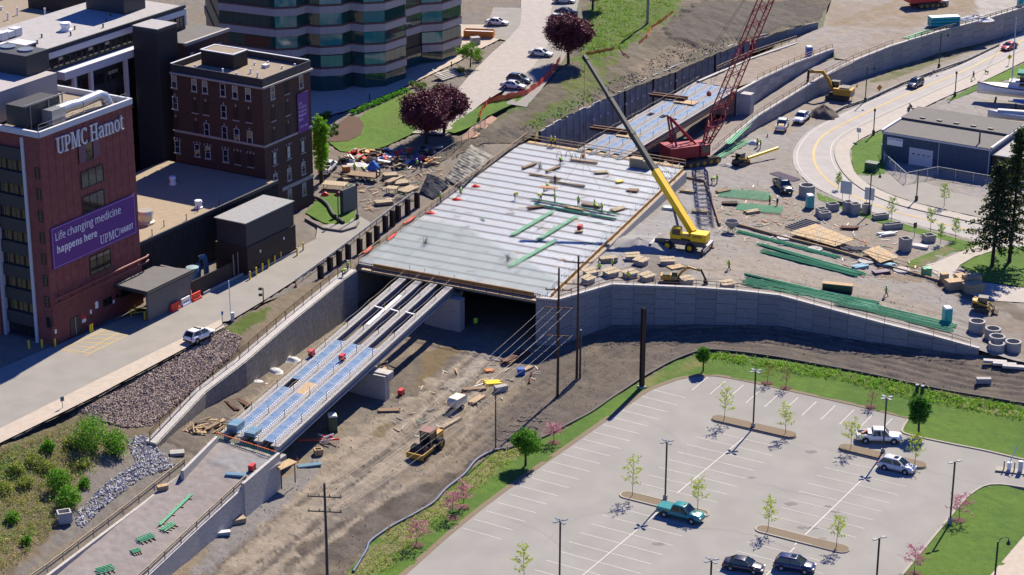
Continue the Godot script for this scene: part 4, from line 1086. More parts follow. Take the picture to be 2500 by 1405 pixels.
	piece(x,"clad_wall",Vector3(41.5,13.3,3.7),Vector3(12.0,3.8,5.4),M.dark_panel)
	piece(x,"roof",Vector3(41.4,15.25,3.7),Vector3(12.4,0.16,5.8),M.roof_metal)
	piece(x,"plinth",Vector3(41.55,7.2,6.6),Vector3(12.4,0.5,0.3),M.concrete)
	for s in [[38.6,10.0],[44.6,10.2]]: piece(x,"wall_sign",Vector3(s[0],s[1],6.58),Vector3(0.3,0.4,0.05),M.white_paint)
	# --- loading dock of grey block
	var dk:=thing("loading_dock","grey block loading dock with dark overhanging flat roof beside the red tower","building",Vector3(-62.5,0,41.62),G)
	side_wall(dk,Vector3(18.3,9.2,5.35),Vector3(9.6,4.8,0.35))
	side_wall(dk,Vector3(22.9,9.2,2.9),Vector3(0.35,4.8,5.0))
	st = S()
	prism(st,v2([12.9,6.0,12.9,0.3,21.5,0.3,23.4,6.0]),11.6,11.85,true)
	put(st,"roof",M.roof_dark,dk)
	st = S()
	prism(st,v2([12.8,6.1,12.8,0.2,21.6,0.2,23.5,6.1]),11.35,11.6,true)
	put(st,"fascia",M.steel_dark,dk)
	st = S()
	for y in [7.6,8.2]: bar(st,Vector3(13.6,y,2.2),Vector3(15.6,y,3.6),0.1)
	for p in [[13.6,2.2],[15.6,3.6]]: bar(st,Vector3(p[0],7,p[1]),Vector3(p[0],8.3,p[1]),0.1)
	put(st,"yellow_rail",M.bollard_yellow,dk)
	# --- service yard screen wall,tank and pipework
	var sc:=thing("service_screen","dark brown screen fence around the service yard beside the metal clad block","fence",Vector3(-62.5,0,41.62),G)
	for i in 8: piece(sc,"board",Vector3(24.0 + i*1.33,8.4,5.5 - 0.02*i),Vector3(1.3,2.9 - 0.03*i,0.12),M.dark_brown)
	piece(sc,"kerb",Vector3(30.4,7.2,5.75),Vector3(9.5,0.6,0.2),M.concrete)
	for q in [33.2,34.3]: piece(sc,"post",Vector3(q,9.0,5.6),Vector3(0.12,4.0,0.12),M.steel)
	var tk:=thing("blue_tank","pale blue tank with curved pipe in the dark service yard","tank",Vector3(-62.5,0,41.62),G)
	st = S()
	lathe(st,Vector3(28.6,7.0,1.6),[[0.9,0],[0.9,2.6],[0.95,2.7],[0,2.8]],18)
	put(st,"tank_body",mat("tank_blue",lin(0.2,0.3,0.33),0.5),tk)
	st = S()
	tube(st,[Vector3(30.2,7.0,1.3),Vector3(30.4,9.6,1.3),Vector3(31.0,10.4,1.3),Vector3(31.8,10.3,1.3),Vector3(32.2,9.0,1.3),Vector3(32.2,7,1.3)],0.4,-1,10)
	put(st,"curved_pipe",mat("pipe_blue",lin(0.1,0.2,0.28),0.5),tk)
func side_wall(p: Node,c: Vector3,s: Vector3): piece(p,"wall",c,s,M.grey_block)
# ---------- striped office tower
func office():
	var t:=thing("office_tower","zigzag office tower with grey stone bands and dark green glass strips","building")
	var P:=v2([-54.95,-81.97,-43.93,-76.98,-39.89,-77.77,-38.38,-80.01,-35.87,-79.09,-31.76,-80.08,-30.36,-82.22,-27.83,-81.11,-23.89,-82.1,-20.21,-87.44,-23.2,-92.0,-21.2,-92.3,-17.66,-97.06,-13.66,-98.26,-10.11,-103.62,-18,-118,-62,-112])
	var n:=P.size()
	var core:=Geometry2D.offset_polygon(P,-0.35)[0]
	var st:=S()
	prism(st,core,8.0,36.0)
	put(st,"core",M.mullion,t)
	var bases:=[12.1,16.2,20.15,24.05,27.95,31.85]
	for f in bases.size():
		var y: float = bases[f]
		st = S()
		prism(st,Geometry2D.offset_polygon(P,-0.1)[0],y + 0.05,y + 1.55,true)
		put(st,"band_core",M.mullion,t)
		for i in 14:
			var a:=Vector3(P[i].x,y,P[i].y)
			var b:=Vector3(P[i + 1].x,y,P[i + 1].y)
			if f == 0 and i in [9,10,11]: continue
			var L:=a.distance_to(b)
			var r:=(b - a)/L
			var nr:=Vector3(-r.z,0,r.x)
			var bs:=Basis(r,Vector3.UP,nr)
			var k:=maxi(1,roundi(L/1.45))
			for j in k:
				piece(t,"stone_panel",a + r*(L*(j + 0.5)/k) + Vector3(0,0.72,0) - nr*0.06,Vector3(L/k - 0.03,1.34,0.14),M.spandrel,bs)
			piece(t,"red_band",(a + b)/2 + Vector3(0,1.58,0) - nr*0.05,Vector3(L,0.3,0.16),M.spandrel_red,bs)
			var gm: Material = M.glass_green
			if absf(r.z) < 0.35 and r.z < 0: gm = M.glass_reflect_tint  # facets turned this way get the panes with the reflection coloured in
			for j in k:
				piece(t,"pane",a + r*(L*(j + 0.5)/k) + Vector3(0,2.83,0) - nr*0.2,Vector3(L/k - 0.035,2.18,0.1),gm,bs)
	for i in 14:
		if i in [0,1,2,9,10]: continue
		var a:=Vector3(P[i].x,9.0,P[i].y)
		var b:=Vector3(P[i + 1].x,9.0,P[i + 1].y)
		var L:=a.distance_to(b)
		var r:=(b - a)/L
		var nr:=Vector3(-r.z,0,r.x)
		var k:=maxi(1,roundi(L/1.45))
		for j in k: piece(t,"pane",a + r*(L*(j + 0.5)/k) + Vector3(0,1.6,0) - nr*0.3,Vector3(L/k - 0.05,3.0,0.1),M.glass_green,Basis(r,Vector3.UP,nr))
	var a:=Vector3(P[0].x,0,P[0].y)
	var b:=Vector3(P[1].x,0,P[1].y)
	var r:=(b - a).normalized()
	var nr:=Vector3(-r.z,0,r.x)
	var bd:=piece(t,"boarded_window",a + r*8.0 + Vector3(0,19.0,0) - nr*0.12,Vector3(5.2,1.7,0.08),mat("board_rust",lin(0.2,0.06,0.02),0.8,"grain",1.0),Basis(r,Vector3.UP,nr))
	bd.set_meta("label","rust coloured boards filling part of a window strip")
	st = S()
	prism(st,P,36.0,37.2)
	put(st,"roof",M.roof_grey,t)
# ---------- bridge deck and the two girder bridges
var DA:=Vector3(-23.38,7,7.82)
var DB:=Vector3(5.34,7,22.03)
var DC:=Vector3(29.18,7,-39.25)
var DD:=Vector3(1.5,7,-54.46)
func dk(s: float,t: float,y: float) -> Vector3:
	var p:=DA.lerp(DB,s).lerp(DD.lerp(DC,s),t)
	return Vector3(p.x,y,p.z)
func strip_box(st: SurfaceTool,a: Vector3,b: Vector3,c: Vector3,d: Vector3,th: float):
	var k:=Vector3(0,-th,0)
	var n:=(b - a).cross(d - a)
	var q:=[a,b,c,d]
	if n.y > 0: q = [a,d,c,b]
	quad(st,q[0],q[1],q[2],q[3])
	for i in 4: quad(st,q[(i + 1) % 4],q[i],q[i] + k,q[(i + 1) % 4] + k)
	quad(st,q[3] + k,q[2] + k,q[1] + k,q[0] + k)
func railing(called: String,label: String,pts: PackedVector3Array,h: float,gap: float,m: Material,r:=0.05,rails:=2,group:="") -> Node3D:
	var t:=thing(called,label,"railing",Vector3.ZERO,0.0,group)
	for i in pts.size() - 1:
		var a:=pts[i]
		var b:=pts[i + 1]
		var k:=maxi(1,roundi(a.distance_to(b)/gap))
		for j in k + (1 if i == pts.size() - 2 else 0):
			var p:=a.lerp(b,float(j)/k)
			piece(t,"post",p + Vector3(0,h/2,0),Vector3(r*1.6,h,r*1.6),m)
		for q in rails: bar_piece(t,"rail",a + Vector3(0,h*(1.0 - 0.45*q) - 0.02,0),b + Vector3(0,h*(1.0 - 0.45*q) - 0.02,0),r*2.0,r*1.4,m)
	return t
func girder(parent: Node,a: Vector3,b: Vector3,w: float,d: float) -> MeshInstance3D:
	var bs:=along(a,b)
	var st:=S()
	var L:=a.distance_to(b)
	var c:=(a + b)/2
	var top:=S()
	box(top,c + bs*Vector3(0,-0.09,0),Vector3(L,0.18,w),bs)
	var g:=put(top,"girder",M.beam_conc,parent)
	box(st,c + bs*Vector3(0,-0.18 - (d - 0.4)/2,0),Vector3(L - 0.02,d - 0.4,0.24),bs)
	box(st,c + bs*Vector3(0,-d + 0.11,0),Vector3(L - 0.02,0.22,w*0.62),bs)
	put(st,"web",M.beam_side,g)
	return g
func girder_bridge(t: Node3D,near: PackedVector3Array,far: PackedVector3Array,w: float,d: float,t0: float,t1: float,holes: Array,boards: Array):
	for i in 4: girder(t,near[i],far[i],w,d)
	var shades:=[M.galv_blue,mat("galv_blue_b",lin(0.25,0.39,0.58),0.3,"blotch",4.0,"",1,"",1,0.4),mat("galv_blue_c",lin(0.34,0.46,0.62),0.3,"blotch",5.0,"",1,"",1,0.4)]
	for i in 3:
		var L:=near[i].distance_to(far[i])
		var n:=int(L*(t1 - t0)/0.92)
		for k in n:
			var a:=t0 + (t1 - t0)*k/n
			var b:=t0 + (t1 - t0)*(k + 0.985)/n
			var mid:=(a + b)/2
			var skip:=false
			var m: Material = shades[(k*7 + i*3) % 3]
			for h in holes: if h[0] == i and mid > h[1] and mid < h[2]: skip = true
			for h in boards: if h[0] == i and mid > h[1] and mid < h[2]: m = M.plywood
			if skip: continue
			var u:=(near[i + 1] - near[i]).normalized()*(w/2 - 0.06)
			var st:=S()
			var lift:=Vector3(0,0.012 + 0.006*(k % 2),0)
			strip_box(st,near[i].lerp(far[i],a) + u + lift,near[i].lerp(far[i],b) + u + lift,near[i + 1].lerp(far[i + 1],b) - u + lift,near[i + 1].lerp(far[i + 1],a) - u + lift,0.07)
			put(st,"deck_sheet",m,t)
		var st2:=S()
		var u2:=(near[i + 1] - near[i]).normalized()*(w/2 + 0.05)
		var nn:=int(L*(t1 - t0)/0.5)
		for k in nn:
			var p:=near[i + 1].lerp(far[i + 1],t0 + (t1 - t0)*(k + 0.5)/nn) - u2
			box(st2,p + Vector3(0,0.06,0),Vector3(0.28,0.1,0.12),along(near[i],far[i]))
		put(st2,"closure_strip",M.white_paint,t).set_meta("kind","stuff")
	for i in 4:
		var st3:=S()
		for k in 120:
			var p:=near[i].lerp(far[i],(k + 0.5)/120.0)
			for s in [-0.16,0.16]: box(st3,p + along(near[i],far[i])*Vector3(0,0.06,s),Vector3(0.05,0.14,0.05))
		put(st3,"shear_studs",M.beam_side,t).set_meta("kind","stuff")
func lifeline(t: Node3D,a: Vector3,b: Vector3,n: int,h: float):
	var prev:=Vector3.ZERO
	for i in n + 1:
		var p:=a.lerp(b,float(i)/n)
		piece(t,"line_post",p + Vector3(0,h/2,0),Vector3(0.07,h,0.07),M.rust if i % 3 else M.bollard_yellow)
		var q:=p + Vector3(0,h,0)
		if i > 0:
			var st:=S()
			tube(st,[prev,prev.lerp(q,0.25) - Vector3(0,0.12,0),prev.lerp(q,0.5) - Vector3(0,0.17,0),prev.lerp(q,0.75) - Vector3(0,0.12,0),q],0.018,-1,4,false)
			put(st,"line_cable",M.wire,t)
		prev = q
func bridge():
	var t:=thing("bridge_deck","broad bridge deck of pale metal sheets crossed by dark stud rows","bridge deck")
	var st:=S()
	strip_box(st,dk(0,0,6.7),dk(1,0,6.7),dk(1,1,6.7),dk(0,1,6.7),1.25)
	put(st,"deck_frame",M.steel_dark,t)
	var n:=22
	var sheets:=[M.galv,mat("galv_b",lin(0.56,0.61,0.66),0.38,"blotch",5.0,"",1,"",1,0.3),mat("galv_c",lin(0.64,0.67,0.7),0.34,"blotch",4.0,"",1,"",1,0.3)]
	for i in n:
		var a:=(i + 0.02)/float(n)
		var b:=(i + 0.98)/float(n)
		var m:=16
		for j in m:
			var s0:=(j + 0.01)/m
			var s1:=(j + 0.99)/m
			st = S()
			var y:=6.86 + 0.008*((i + j) % 3)
			strip_box(st,dk(s0,a,y),dk(s1,a,y),dk(s1,b,y),dk(s0,b,y),0.08)
			for k in 6:
				var sm:=lerpf(s0,s1,(k + 0.5)/6.0)
				bar(st,dk(sm,a + 0.004,y + 0.015),dk(sm,b - 0.004,y + 0.015),0.05,0.14)
			put(st,"deck_sheet",sheets[(i*5 + j*3 + j/4) % 3],t)
	for i in n + 1:
		var c:=i/float(n)
		var d:=0.26/66.0
		st = S()
		strip_box(st,dk(0.0,c - d,6.9),dk(1,c - d,6.9),dk(1,c + d,6.9),dk(0.0,c + d,6.9),0.12)
		put(st,"beam_top",M.beam_side,t)
		st = S()
		for k in 84:
			for e in [-0.13,0.13]:
				var p:=dk((k + 0.5)/84.0,c + e/66.0,6.99)
				box(st,p,Vector3(0.07,0.2,0.07))
		put(st,"shear_studs",M.rust_dark,t).set_meta("kind","stuff")
	st = S()
	for k in 74:
		var c:=0.006 + k*0.29/66.0
		var s1:=clampf(1.0 - maxf(0.0,c - 0.1)*3.2,0.05,1.0)
		bar(st,dk(0.01,c,7.14),dk(s1*0.985,c,7.14),0.028)
	for k in 100:
		var s:=0.01 + k*0.31/31.5
		if s > 0.985: break
		var c1:=0.006 + clampf(0.1 + (1.0 - s)/3.2,0.05,0.325)
		bar(st,dk(s,0.004,7.19),dk(s,minf(c1,0.325),7.19),0.028)
	put(st,"rebar_mat",M.rebar_pale,t).set_meta("kind","stuff")
	for k in 24:
		var s:=0.09 + k*0.035
		var a:=dk(s,-0.004,7.0)
		var b:=dk(s + 0.0345,-0.004,7.0)
		bar_piece(t,"form_board",a + Vector3(0,0.02,0),b + Vector3(0,0.02,0),0.62,0.12,M.form_orange)
	for k in 14:
		var s:=0.04 + k*0.066
		st = S()
		strip_box(st,dk(s,-0.0055,6.5),dk(s + 0.064,-0.0055,6.5),dk(s + 0.064,-0.02,6.5),dk(s,-0.02,6.5),0.1)
		put(st,"walkway_plank",M.plywood if k % 3 else M.plywood_pale,t)
	piece(t,"fascia_beam",(dk(0.5,-0.002,6.1)),Vector3(DA.distance_to(DB),0.75,0.3),M.beam_side,along(DA,DB))
	for k in 44:
		var c:=0.01 + k*0.0224
		bar_piece(t,"form_board",dk(1.004,c,6.95),dk(1.004,c + 0.0216,6.95),0.55,0.1,M.form_orange if k % 4 else M.plywood)
		if k % 2 == 0:
			bar_piece(t,"form_brace",dk(1.012,c + 0.01,6.45),dk(1.004,c + 0.01,7.2),0.1,0.1,M.lumber)
	bar_piece(t,"form_ledger",dk(1.014,0.0,6.6),dk(1.014,1.0,6.6),0.22,0.25,M.lumber)
	st = S()
	strip_box(st,dk(1.0,0,6.62),dk(1.0,1,6.62),dk(1.022,1,6.62),dk(1.022,0,6.62),7.0)
	put(st,"end_wall",M.concrete_pale,t)
	st = S()
	strip_box(st,dk(-0.02,0,6.62),dk(-0.02,1,6.62),dk(0.0,1,6.62),dk(0.0,0,6.62),7.0)
	put(st,"end_wall",M.concrete,t)
	for k in 16:
		st = S()
		var s:=0.03 + k*0.06
		strip_box(st,dk(s,1.0,6.92),dk(s + 0.058,1.0,6.92),dk(s + 0.058,1.025,6.92),dk(s,1.025,6.92),0.1)
		put(st,"walkway_plank",M.plywood_pale if k % 2 else M.plywood,t)
	piece(t,"pier",Vector3(-10,1.8,16.09),Vector3(6.0,6.0,1.5),M.concrete_pale,Basis(Vector3.UP,-0.48))
	railing("guard_railing","rust brown pipe railing along the near edge of the bridge deck",PackedVector3Array([dk(0.03,-0.02,6.5),dk(0.97,-0.02,6.5)]),1.1,2.2,M.rust,0.045)
	railing("guard_railing","pale timber railing along the hospital side edge of the bridge deck",PackedVector3Array([dk(0.008,0.0,6.95),dk(0.008,0.3,6.95),dk(0.008,0.62,6.95),dk(0.008,1.04,6.95)]),1.2,2.4,M.lumber,0.06)
	railing("guard_railing","pale timber railing along the far edge of the bridge deck",PackedVector3Array([dk(0.0,1.02,6.95),dk(1.0,1.02,6.95)]),1.2,2.4,M.lumber,0.06)
	railing("guard_railing","thin greenish railing along the gravel side edge of the bridge deck",PackedVector3Array([dk(0.985,0.01,6.95),dk(0.985,0.99,6.95)]),1.1,2.4,M.rebar_pale,0.035)
	# --- west bridge
	var w:=thing("girder_bridge","long unfinished bridge of four pale girders with blue decking near the gravel ramp","bridge",Vector3.ZERO,0.0,"girder bridges")
	var near:=v3([-36.24,5.6,66.98,-33.96,5.6,68.14,-31.74,5.6,69.41,-29.45,5.6,70.84])
	var far:=v3([-15.43,6.35,10.78,-13.12,6.35,12.16,-10.92,6.35,13.53,-8.65,6.35,14.89])
	girder_bridge(w,near,far,1.15,1.35,0.012,0.545,[[0,0.255,0.315]],[[1,0.245,0.315]])
	for i in 4: lifeline(w,near[i] + Vector3(0.1,0,0),far[i] + Vector3(0.1,0,0),8,1.25)
	piece(w,"pier_cap",Vector3(-20.29,3.5,41.57),Vector3(8.6,1.0,1.5),M.concrete_pale,Basis(Vector3.UP,-0.48))
	piece(w,"pier",Vector3(-20.16,2,42.35),Vector3(7.2,3.6,1.2),M.concrete_pale,Basis(Vector3.UP,-0.48))
	for k in [[0,0.765],[1,0.768],[2,0.772]]: bar_piece(w,"cross_brace",near[k[0]].lerp(far[k[0]],k[1]) + Vector3(0.5,0.02,0.2),near[k[0] + 1].lerp(far[k[0] + 1],k[1]) - Vector3(0.5,-0.02,0.2),0.14,0.25,M.white_paint)
	bar_piece(w,"girder_cover",near[1].lerp(far[1],0.66) + Vector3(-0.2,0.04,0),near[1].lerp(far[1],0.86) + Vector3(-0.2,0.04,0),0.06,0.55,M.white_paint)
	for e in [near,far]:
		bar_piece(w,"abutment_seat",e[0] + Vector3(-1,-1.7,-0.3),e[3] + Vector3(1,-1.7,0.3),0.7,1.6,M.concrete)
	var ab:=v3([-37.3,3.6,66.84,-29.06,3.6,72.55])
	bar_piece(w,"abutment_wall",ab[0],ab[1],2.4,0.5,M.concrete_old)
	bar_piece(w,"teal_form",ab[0].lerp(ab[1],0.25) + Vector3(-0.1,-0.3,0.4),ab[0].lerp(ab[1],0.52) + Vector3(-0.1,-0.3,0.4),0.6,0.08,M.teal_plastic)
	st = S()
	var caps:=S()
	for k in 34:
		var p:=ab[0].lerp(ab[1],(k + 0.5)/34.0) + Vector3(0,1.2,0)
		bar(st,p,p + Vector3(0,0.75,0),0.05)
		box(caps,p + Vector3(0,0.78,0),Vector3(0.14,0.1,0.14))
	put(st,"rebar_row",M.rebar_green,w).set_meta("kind","stuff")
	put(caps,"rebar_caps",M.orange_mesh,w).set_meta("kind","stuff")
	# --- east bridge
	var e:=thing("girder_bridge","unfinished bridge of four girders with blue decking beyond the far deck edge","bridge",Vector3.ZERO,0.0,"girder bridges")
	var en:=v3([11.52,7.02,-48.88,13.7,7.02,-47.47,16,7.02,-46.06,18.22,7.02,-44.66])
	var ef:=v3([35.4,9.4,-85.97,37.64,9.4,-84.69,39.84,9.4,-83.27,41.87,9.4,-81.72])
	girder_bridge(e,en,ef,1.3,1.5,0.05,0.99,[[0,0.515,0.545],[1,0.51,0.545],[2,0.50,0.535]],[])
	for i in 4: lifeline(e,en[i],ef[i],7,1.2)
	for s in [[0,-1.0],[3,1.0]]:
		st = S()
		var sd: Vector3 = (en[3] - en[0]).normalized()*s[1]
		for k in 62:
			var p: Vector3 = en[s[0]].lerp(ef[s[0]],(k + 0.5)/62.0)
			bar(st,p + sd*0.3 - Vector3(0,0.5,0),p + sd*1.5 - Vector3(0,0.75,0),0.1)
			bar(st,p + sd*0.25 - Vector3(0,1.45,0),p + sd*1.5 - Vector3(0,0.75,0),0.08)
		put(st,"falsework_brackets",M.rust,e).set_meta("kind","stuff")
	piece(e,"abutment",Vector3(40.85,6.8,-81.28),Vector3(9.5,4.6,1.8),M.concrete_pale,Basis(Vector3.UP,-0.5))
	piece(e,"pier",Vector3(26.45,3.2,-71.66),Vector3(8.0,6.5,1.4),M.concrete_old,Basis(Vector3.UP,-0.5))
	for q in [[Vector3(13.86,8,-59.89),Vector3(20.48,8,-56.92),"pair of rusty steel struts resting across the near end of the far girders"],[Vector3(25.5,9.2,-77.67),Vector3(31.95,9.2,-74.68),"pair of rusty steel struts resting across the middle of the far girders"]]:
		var z:=thing("steel_struts",q[2],"strut",Vector3.ZERO,0,"rusty struts over the far girders")
		for k in 2:
			var o:=Vector3(0.5,0,-0.86)*(k*1.3)
			var i_st:=S()
			var a: Vector3 = q[0] + o
			var b: Vector3 = q[1] + o
			for y in [0.22,-0.22]: bar(i_st,a + Vector3(0,y,0),b + Vector3(0,y,0),0.07,0.45)
			bar(i_st,a,b,0.38,0.08)
			put(i_st,"strut",M.rust,z)
		for k in 9:
			var p: Vector3 = q[0].lerp(q[1],k/8.0)
			bar_piece(z,"cross_bar",p,p + Vector3(0.5,0,-0.86)*1.3,0.12,0.12,M.rust_dark)
		piece(z,"plywood_platform",q[1] + Vector3(0.2,-0.28,0.6),Vector3(4.2,0.08,2.4),M.plywood,Basis(Vector3.UP,-0.5))
# ---------- retaining walls,fences and piles
func panel_wall(called: String,label: String,top: PackedVector3Array,base: PackedFloat32Array,pw: float,ph: float,mats: Array,out:=1.0,thick:=0.3,cope: Material = null) -> Node3D:
	var t:=thing(called,label,"retaining wall")
	for i in top.size() - 1:
		var a:=top[i]
		var b:=top[i + 1]
		var flat_d:=Vector3(b.x - a.x,0,b.z - a.z)
		var L:=flat_d.length()
		var r:=flat_d/L
		var nr:=Vector3(-r.z,0,r.x)*out
		var bs:=Basis(r,Vector3.UP,r.cross(Vector3.UP))
		var n:=maxi(1,roundi(L/pw))
		var back:=S()
		for k in n:
			var f0:=float(k)/n
			var f1:=float(k + 1)/n
			var y1:=lerpf(a.y,b.y,(f0 + f1)/2)
			var y0:=lerpf(base[i],base[i + 1],(f0 + f1)/2) - 0.6
			var c:=a.lerp(b,(f0 + f1)/2)
			c.y = 0
			var ylo:=minf(lerpf(a.y,b.y,f0),lerpf(a.y,b.y,f1))
			box(back,c + Vector3(0,(y0 + ylo)/2,0) - nr*0.1,Vector3(L/n + 0.02,ylo - y0,thick),bs)
			var y:=y0 - (ph*0.5 if k % 2 else 0.0)
			var j:=0
			while y < y1 - 0.05:
				var lo:=maxf(y,y0)
				var hi:=minf(y + ph,y1)
				if hi - lo > 0.12:
					piece(t,"wall_panel",c + Vector3(0,(lo + hi)/2,0) + nr*(thick/2 - 0.02 + 0.006*((k*3 + j) % 3)),Vector3(L/n - 0.05,hi - lo - 0.05,0.16),mats[(k*5 + j*3 + i) % mats.size()],bs)
				y += ph
				j += 1
		put(back,"wall_core",M.mullion,t)
		if cope != null: bar_piece(t,"coping",a + Vector3(0,0.08,0),b + Vector3(0,0.08,0),0.3,thick + 0.3,cope)
	return t
func plain_wall(called: String,label: String,top: PackedVector3Array,base: float,th: float,m: Material) -> Node3D:
	var t:=thing(called,label,"retaining wall")
	for i in top.size() - 1:
		var a:=top[i]
		var b:=top[i + 1]
		var r:=Vector3(b.x - a.x,0,b.z - a.z).normalized()
		var s:=Vector3(-r.z,0,r.x)*th/2
		var st:=S()
		var q:=[a - s,b - s,b + s,a + s]
		quad(st,q[3],q[2],q[1],q[0])
		for e in [[0,1],[1,2],[2,3],[3,0]]:
			var u: Vector3 = q[e[0]]
			var v: Vector3 = q[e[1]]
			quad(st,u,v,Vector3(v.x,base,v.z),Vector3(u.x,base,u.z))
		put(st,"wall_section",m,t)
	return t
func chain_fence(called: String,label: String,pts: PackedVector3Array,h: float,gap: float,m: Material,mesh_gap:=0.35,cat:="fence") -> Node3D:
	var t:=thing(called,label,cat)
	var st:=S()
	for i in pts.size() - 1:
		var a:=pts[i]
		var b:=pts[i + 1]
		var k:=maxi(1,roundi(a.distance_to(b)/gap))
		for j in k + (1 if i == pts.size() - 2 else 0): piece(t,"post",a.lerp(b,float(j)/k) + Vector3(0,h/2,0),Vector3(0.08,h,0.08),m)
		bar_piece(t,"rail",a + Vector3(0,h - 0.05,0),b + Vector3(0,h - 0.05,0),0.06,0.06,m)
		var L:=a.distance_to(b)
		var n:=int(L/mesh_gap)
		for j in n:
			var p:=a.lerp(b,float(j)/n)
			var q:=a.lerp(b,clampf(float(j)/n + h/L,0,1))
			var p2:=a.lerp(b,clampf(float(j)/n + h/L,0,1))
			bar(st,p + Vector3(0,0.05,0),q + Vector3(0,h - 0.05,0),0.018)
			bar(st,p2 + Vector3(0,0.05,0),p + Vector3(0,h - 0.05,0),0.018)
	put(st,"wire_mesh",m,t).set_meta("kind","stuff")
	return t
func walls():
	var grey:=[M.concrete_panel,M.concrete_panel_dark,M.concrete_panel]
	var top:=v3([3.5,7,22.88,6.56,7,23.67,14.77,6.75,16.56,21.08,6.7,17.04,27.06,6.65,17.53,33.01,6.5,18.26,39.22,6.15,19.29,46.18,5.6,23.41,53.28,5,27.44,59.84,4.3,30.32,65.87,3.5,33.05])
	panel_wall("panel_wall","tall grey concrete panel wall curving below the gravel yard",top,PackedFloat32Array([-0.2,0,0.6,0.9,1.1,1.4,1.7,2.0,2.2,2.4,2.6]),3.05,1.5,grey,1.0,0.3,M.concrete_pale)
	railing("guard_railing","thin rusty railing along the top of the curved panel wall",v3([6.62,7.15,23.73,14.77,6.9,16.62,21.07,6.85,17.1,27.05,6.8,17.59,33,6.65,18.31,39.2,6.3,19.35,46.16,5.75,23.47,53.26,5.15,27.5,59.82,4.45,30.38,64.64,3.8,32.73]),1.1,3.0,M.rust,0.035)
	top = v3([34.8,4.6,-53.81,45.51,6.2,-73.78,59.84,7.4,-96.26,67.81,8.3,-105.99,77.16,9,-115.74,88.74,9.3,-126.58,99.73,9.7,-135.39,110,10,-144.97,121.24,10.2,-155.41])
	panel_wall("panel_wall","long pale panel wall of the ramp beside the two lane road",top,PackedFloat32Array([4.2,4.1,4,4,4.1,4.3,4.5,4.8,5]),3.4,1.5,[M.concrete,M.concrete_panel,M.concrete],1.0,0.3,M.concrete_pale)
	railing("guard_railing","thin rusty railing along the road side ramp wall",v3([35.63,4.8,-55.13,45.49,6.4,-73.64,59.81,7.6,-96.13,67.78,8.5,-105.87,77.13,9.2,-115.62]),1.1,2.8,M.rust,0.035)
	railing("guard_railing","black low guard rail on the upper end of the road side ramp wall",v3([81.06,9.3,-119.3,88.65,9.5,-126.13,99.63,9.9,-134.93,109.88,10.2,-144.51,121.11,10.4,-154.94]),0.8,2.0,M.steel_dark,0.06)
	top = v3([41.87,9.5,-78.51,47.69,9.35,-88.67,55.39,9.2,-100.55,64.67,9,-112.59])
	panel_wall("panel_wall","short pale panel wall of the inner ramp behind the blue toilet cabin",top,PackedFloat32Array([4.6,5.4,6.5,8.2]),3.0,1.5,[M.concrete_pale,M.concrete],1.0,0.3,M.concrete_pale)
	railing("guard_railing","timber railing along the inner ramp wall",v3([46.76,9.5,-87.23,55.39,9.35,-100.61,64.47,9.15,-112.34]),1.1,2.6,M.lumber,0.05)
	railing("guard_railing","pale timber railing along the far side of the inner ramp",v3([39.5,9.4,-93.75,47.52,9.2,-106.41,58.06,9,-119.45]),1.1,2.6,M.lumber,0.06)
	bar_piece(tag(plain_wall("parapet_wall","low pale kerb wall along the far side of the inner ramp",v3([35.33,9.6,-86.12,41.19,9.5,-94.92,47.35,9.3,-104.76,57.85,9.1,-117.72]),4.0,0.5,M.concrete_pale),"low pale kerb wall along the far side of the inner ramp","wall"),"kerb_cap",Vector3(35.3,9.7,-85.75),Vector3(41.15,9.6,-94.55),0.1,0.6,M.concrete_pale)
	var pt:=v3([4.73,7.9,-57.81,11.11,8.4,-67.66,14.69,8.7,-72.07,18.71,8.9,-78.07,25.71,9.3,-88.25,31.57,9.6,-96.24,34.74,9.7,-100.24,41.52,10,-108.08,47.96,10.3,-114.55])
	var pw:=thing("pile_wall","grey soldier pile wall with white brackets holding the grassy bluff","retaining wall")
	for i in pt.size() - 1:
		var a:=pt[i]
		var b:=pt[i + 1]
		var L:=a.distance_to(b)
		var r:=(b - a).normalized()
		var nr:=Vector3(-r.z,0,r.x)
		var bs:=along(a,b)
		var n:=roundi(L/2.2)
		for k in n:
			var c:=a.lerp(b,(k + 0.5)/n)
			var rise:=0.18*((k*7 + i) % 3)
			for j in 5:
				piece(pw,"lagging_panel",c + Vector3(0,rise - 0.75 - j*1.5,0),Vector3(L/n - 0.12,1.46,0.25),M.concrete_pale if (k + j) % 3 else M.concrete,bs)
			piece(pw,"pile",a.lerp(b,float(k)/n) + Vector3(0,-3.6,0) + nr*0.2,Vector3(0.32,7.6 + 0.3*(k % 2),0.34),M.concrete_pale if (k + i) % 5 else M.rust_dark,bs)
			if i > 1 and i < 6: piece(pw,"bracket",a.lerp(b,float(k)/n) + Vector3(0,-2.6,0) + nr*0.45,Vector3(0.3,0.42,0.3),M.white_paint,bs)
	top = v3([48.88,10.6,-116.4,54.49,10.6,-121.92,63.67,10.5,-129.79])
	panel_wall("panel_wall","distant grey panel wall with dark slots above the inner ramp",top,PackedFloat32Array([8.2,8.4,8.8]),2.6,2.4,grey,1.0)
	top = v3([-23.39,6.9,11.29,-25.09,6.8,14.88,-31.37,6.2,30.52,-36.43,5.4,43.22,-40.74,4.5,51.4,-45.42,3,64.75])
	plain_wall("old_wall","stained old concrete retaining wall below the hospital drive",top,-1.0,0.55,M.concrete_old)
	var ldg:=S()
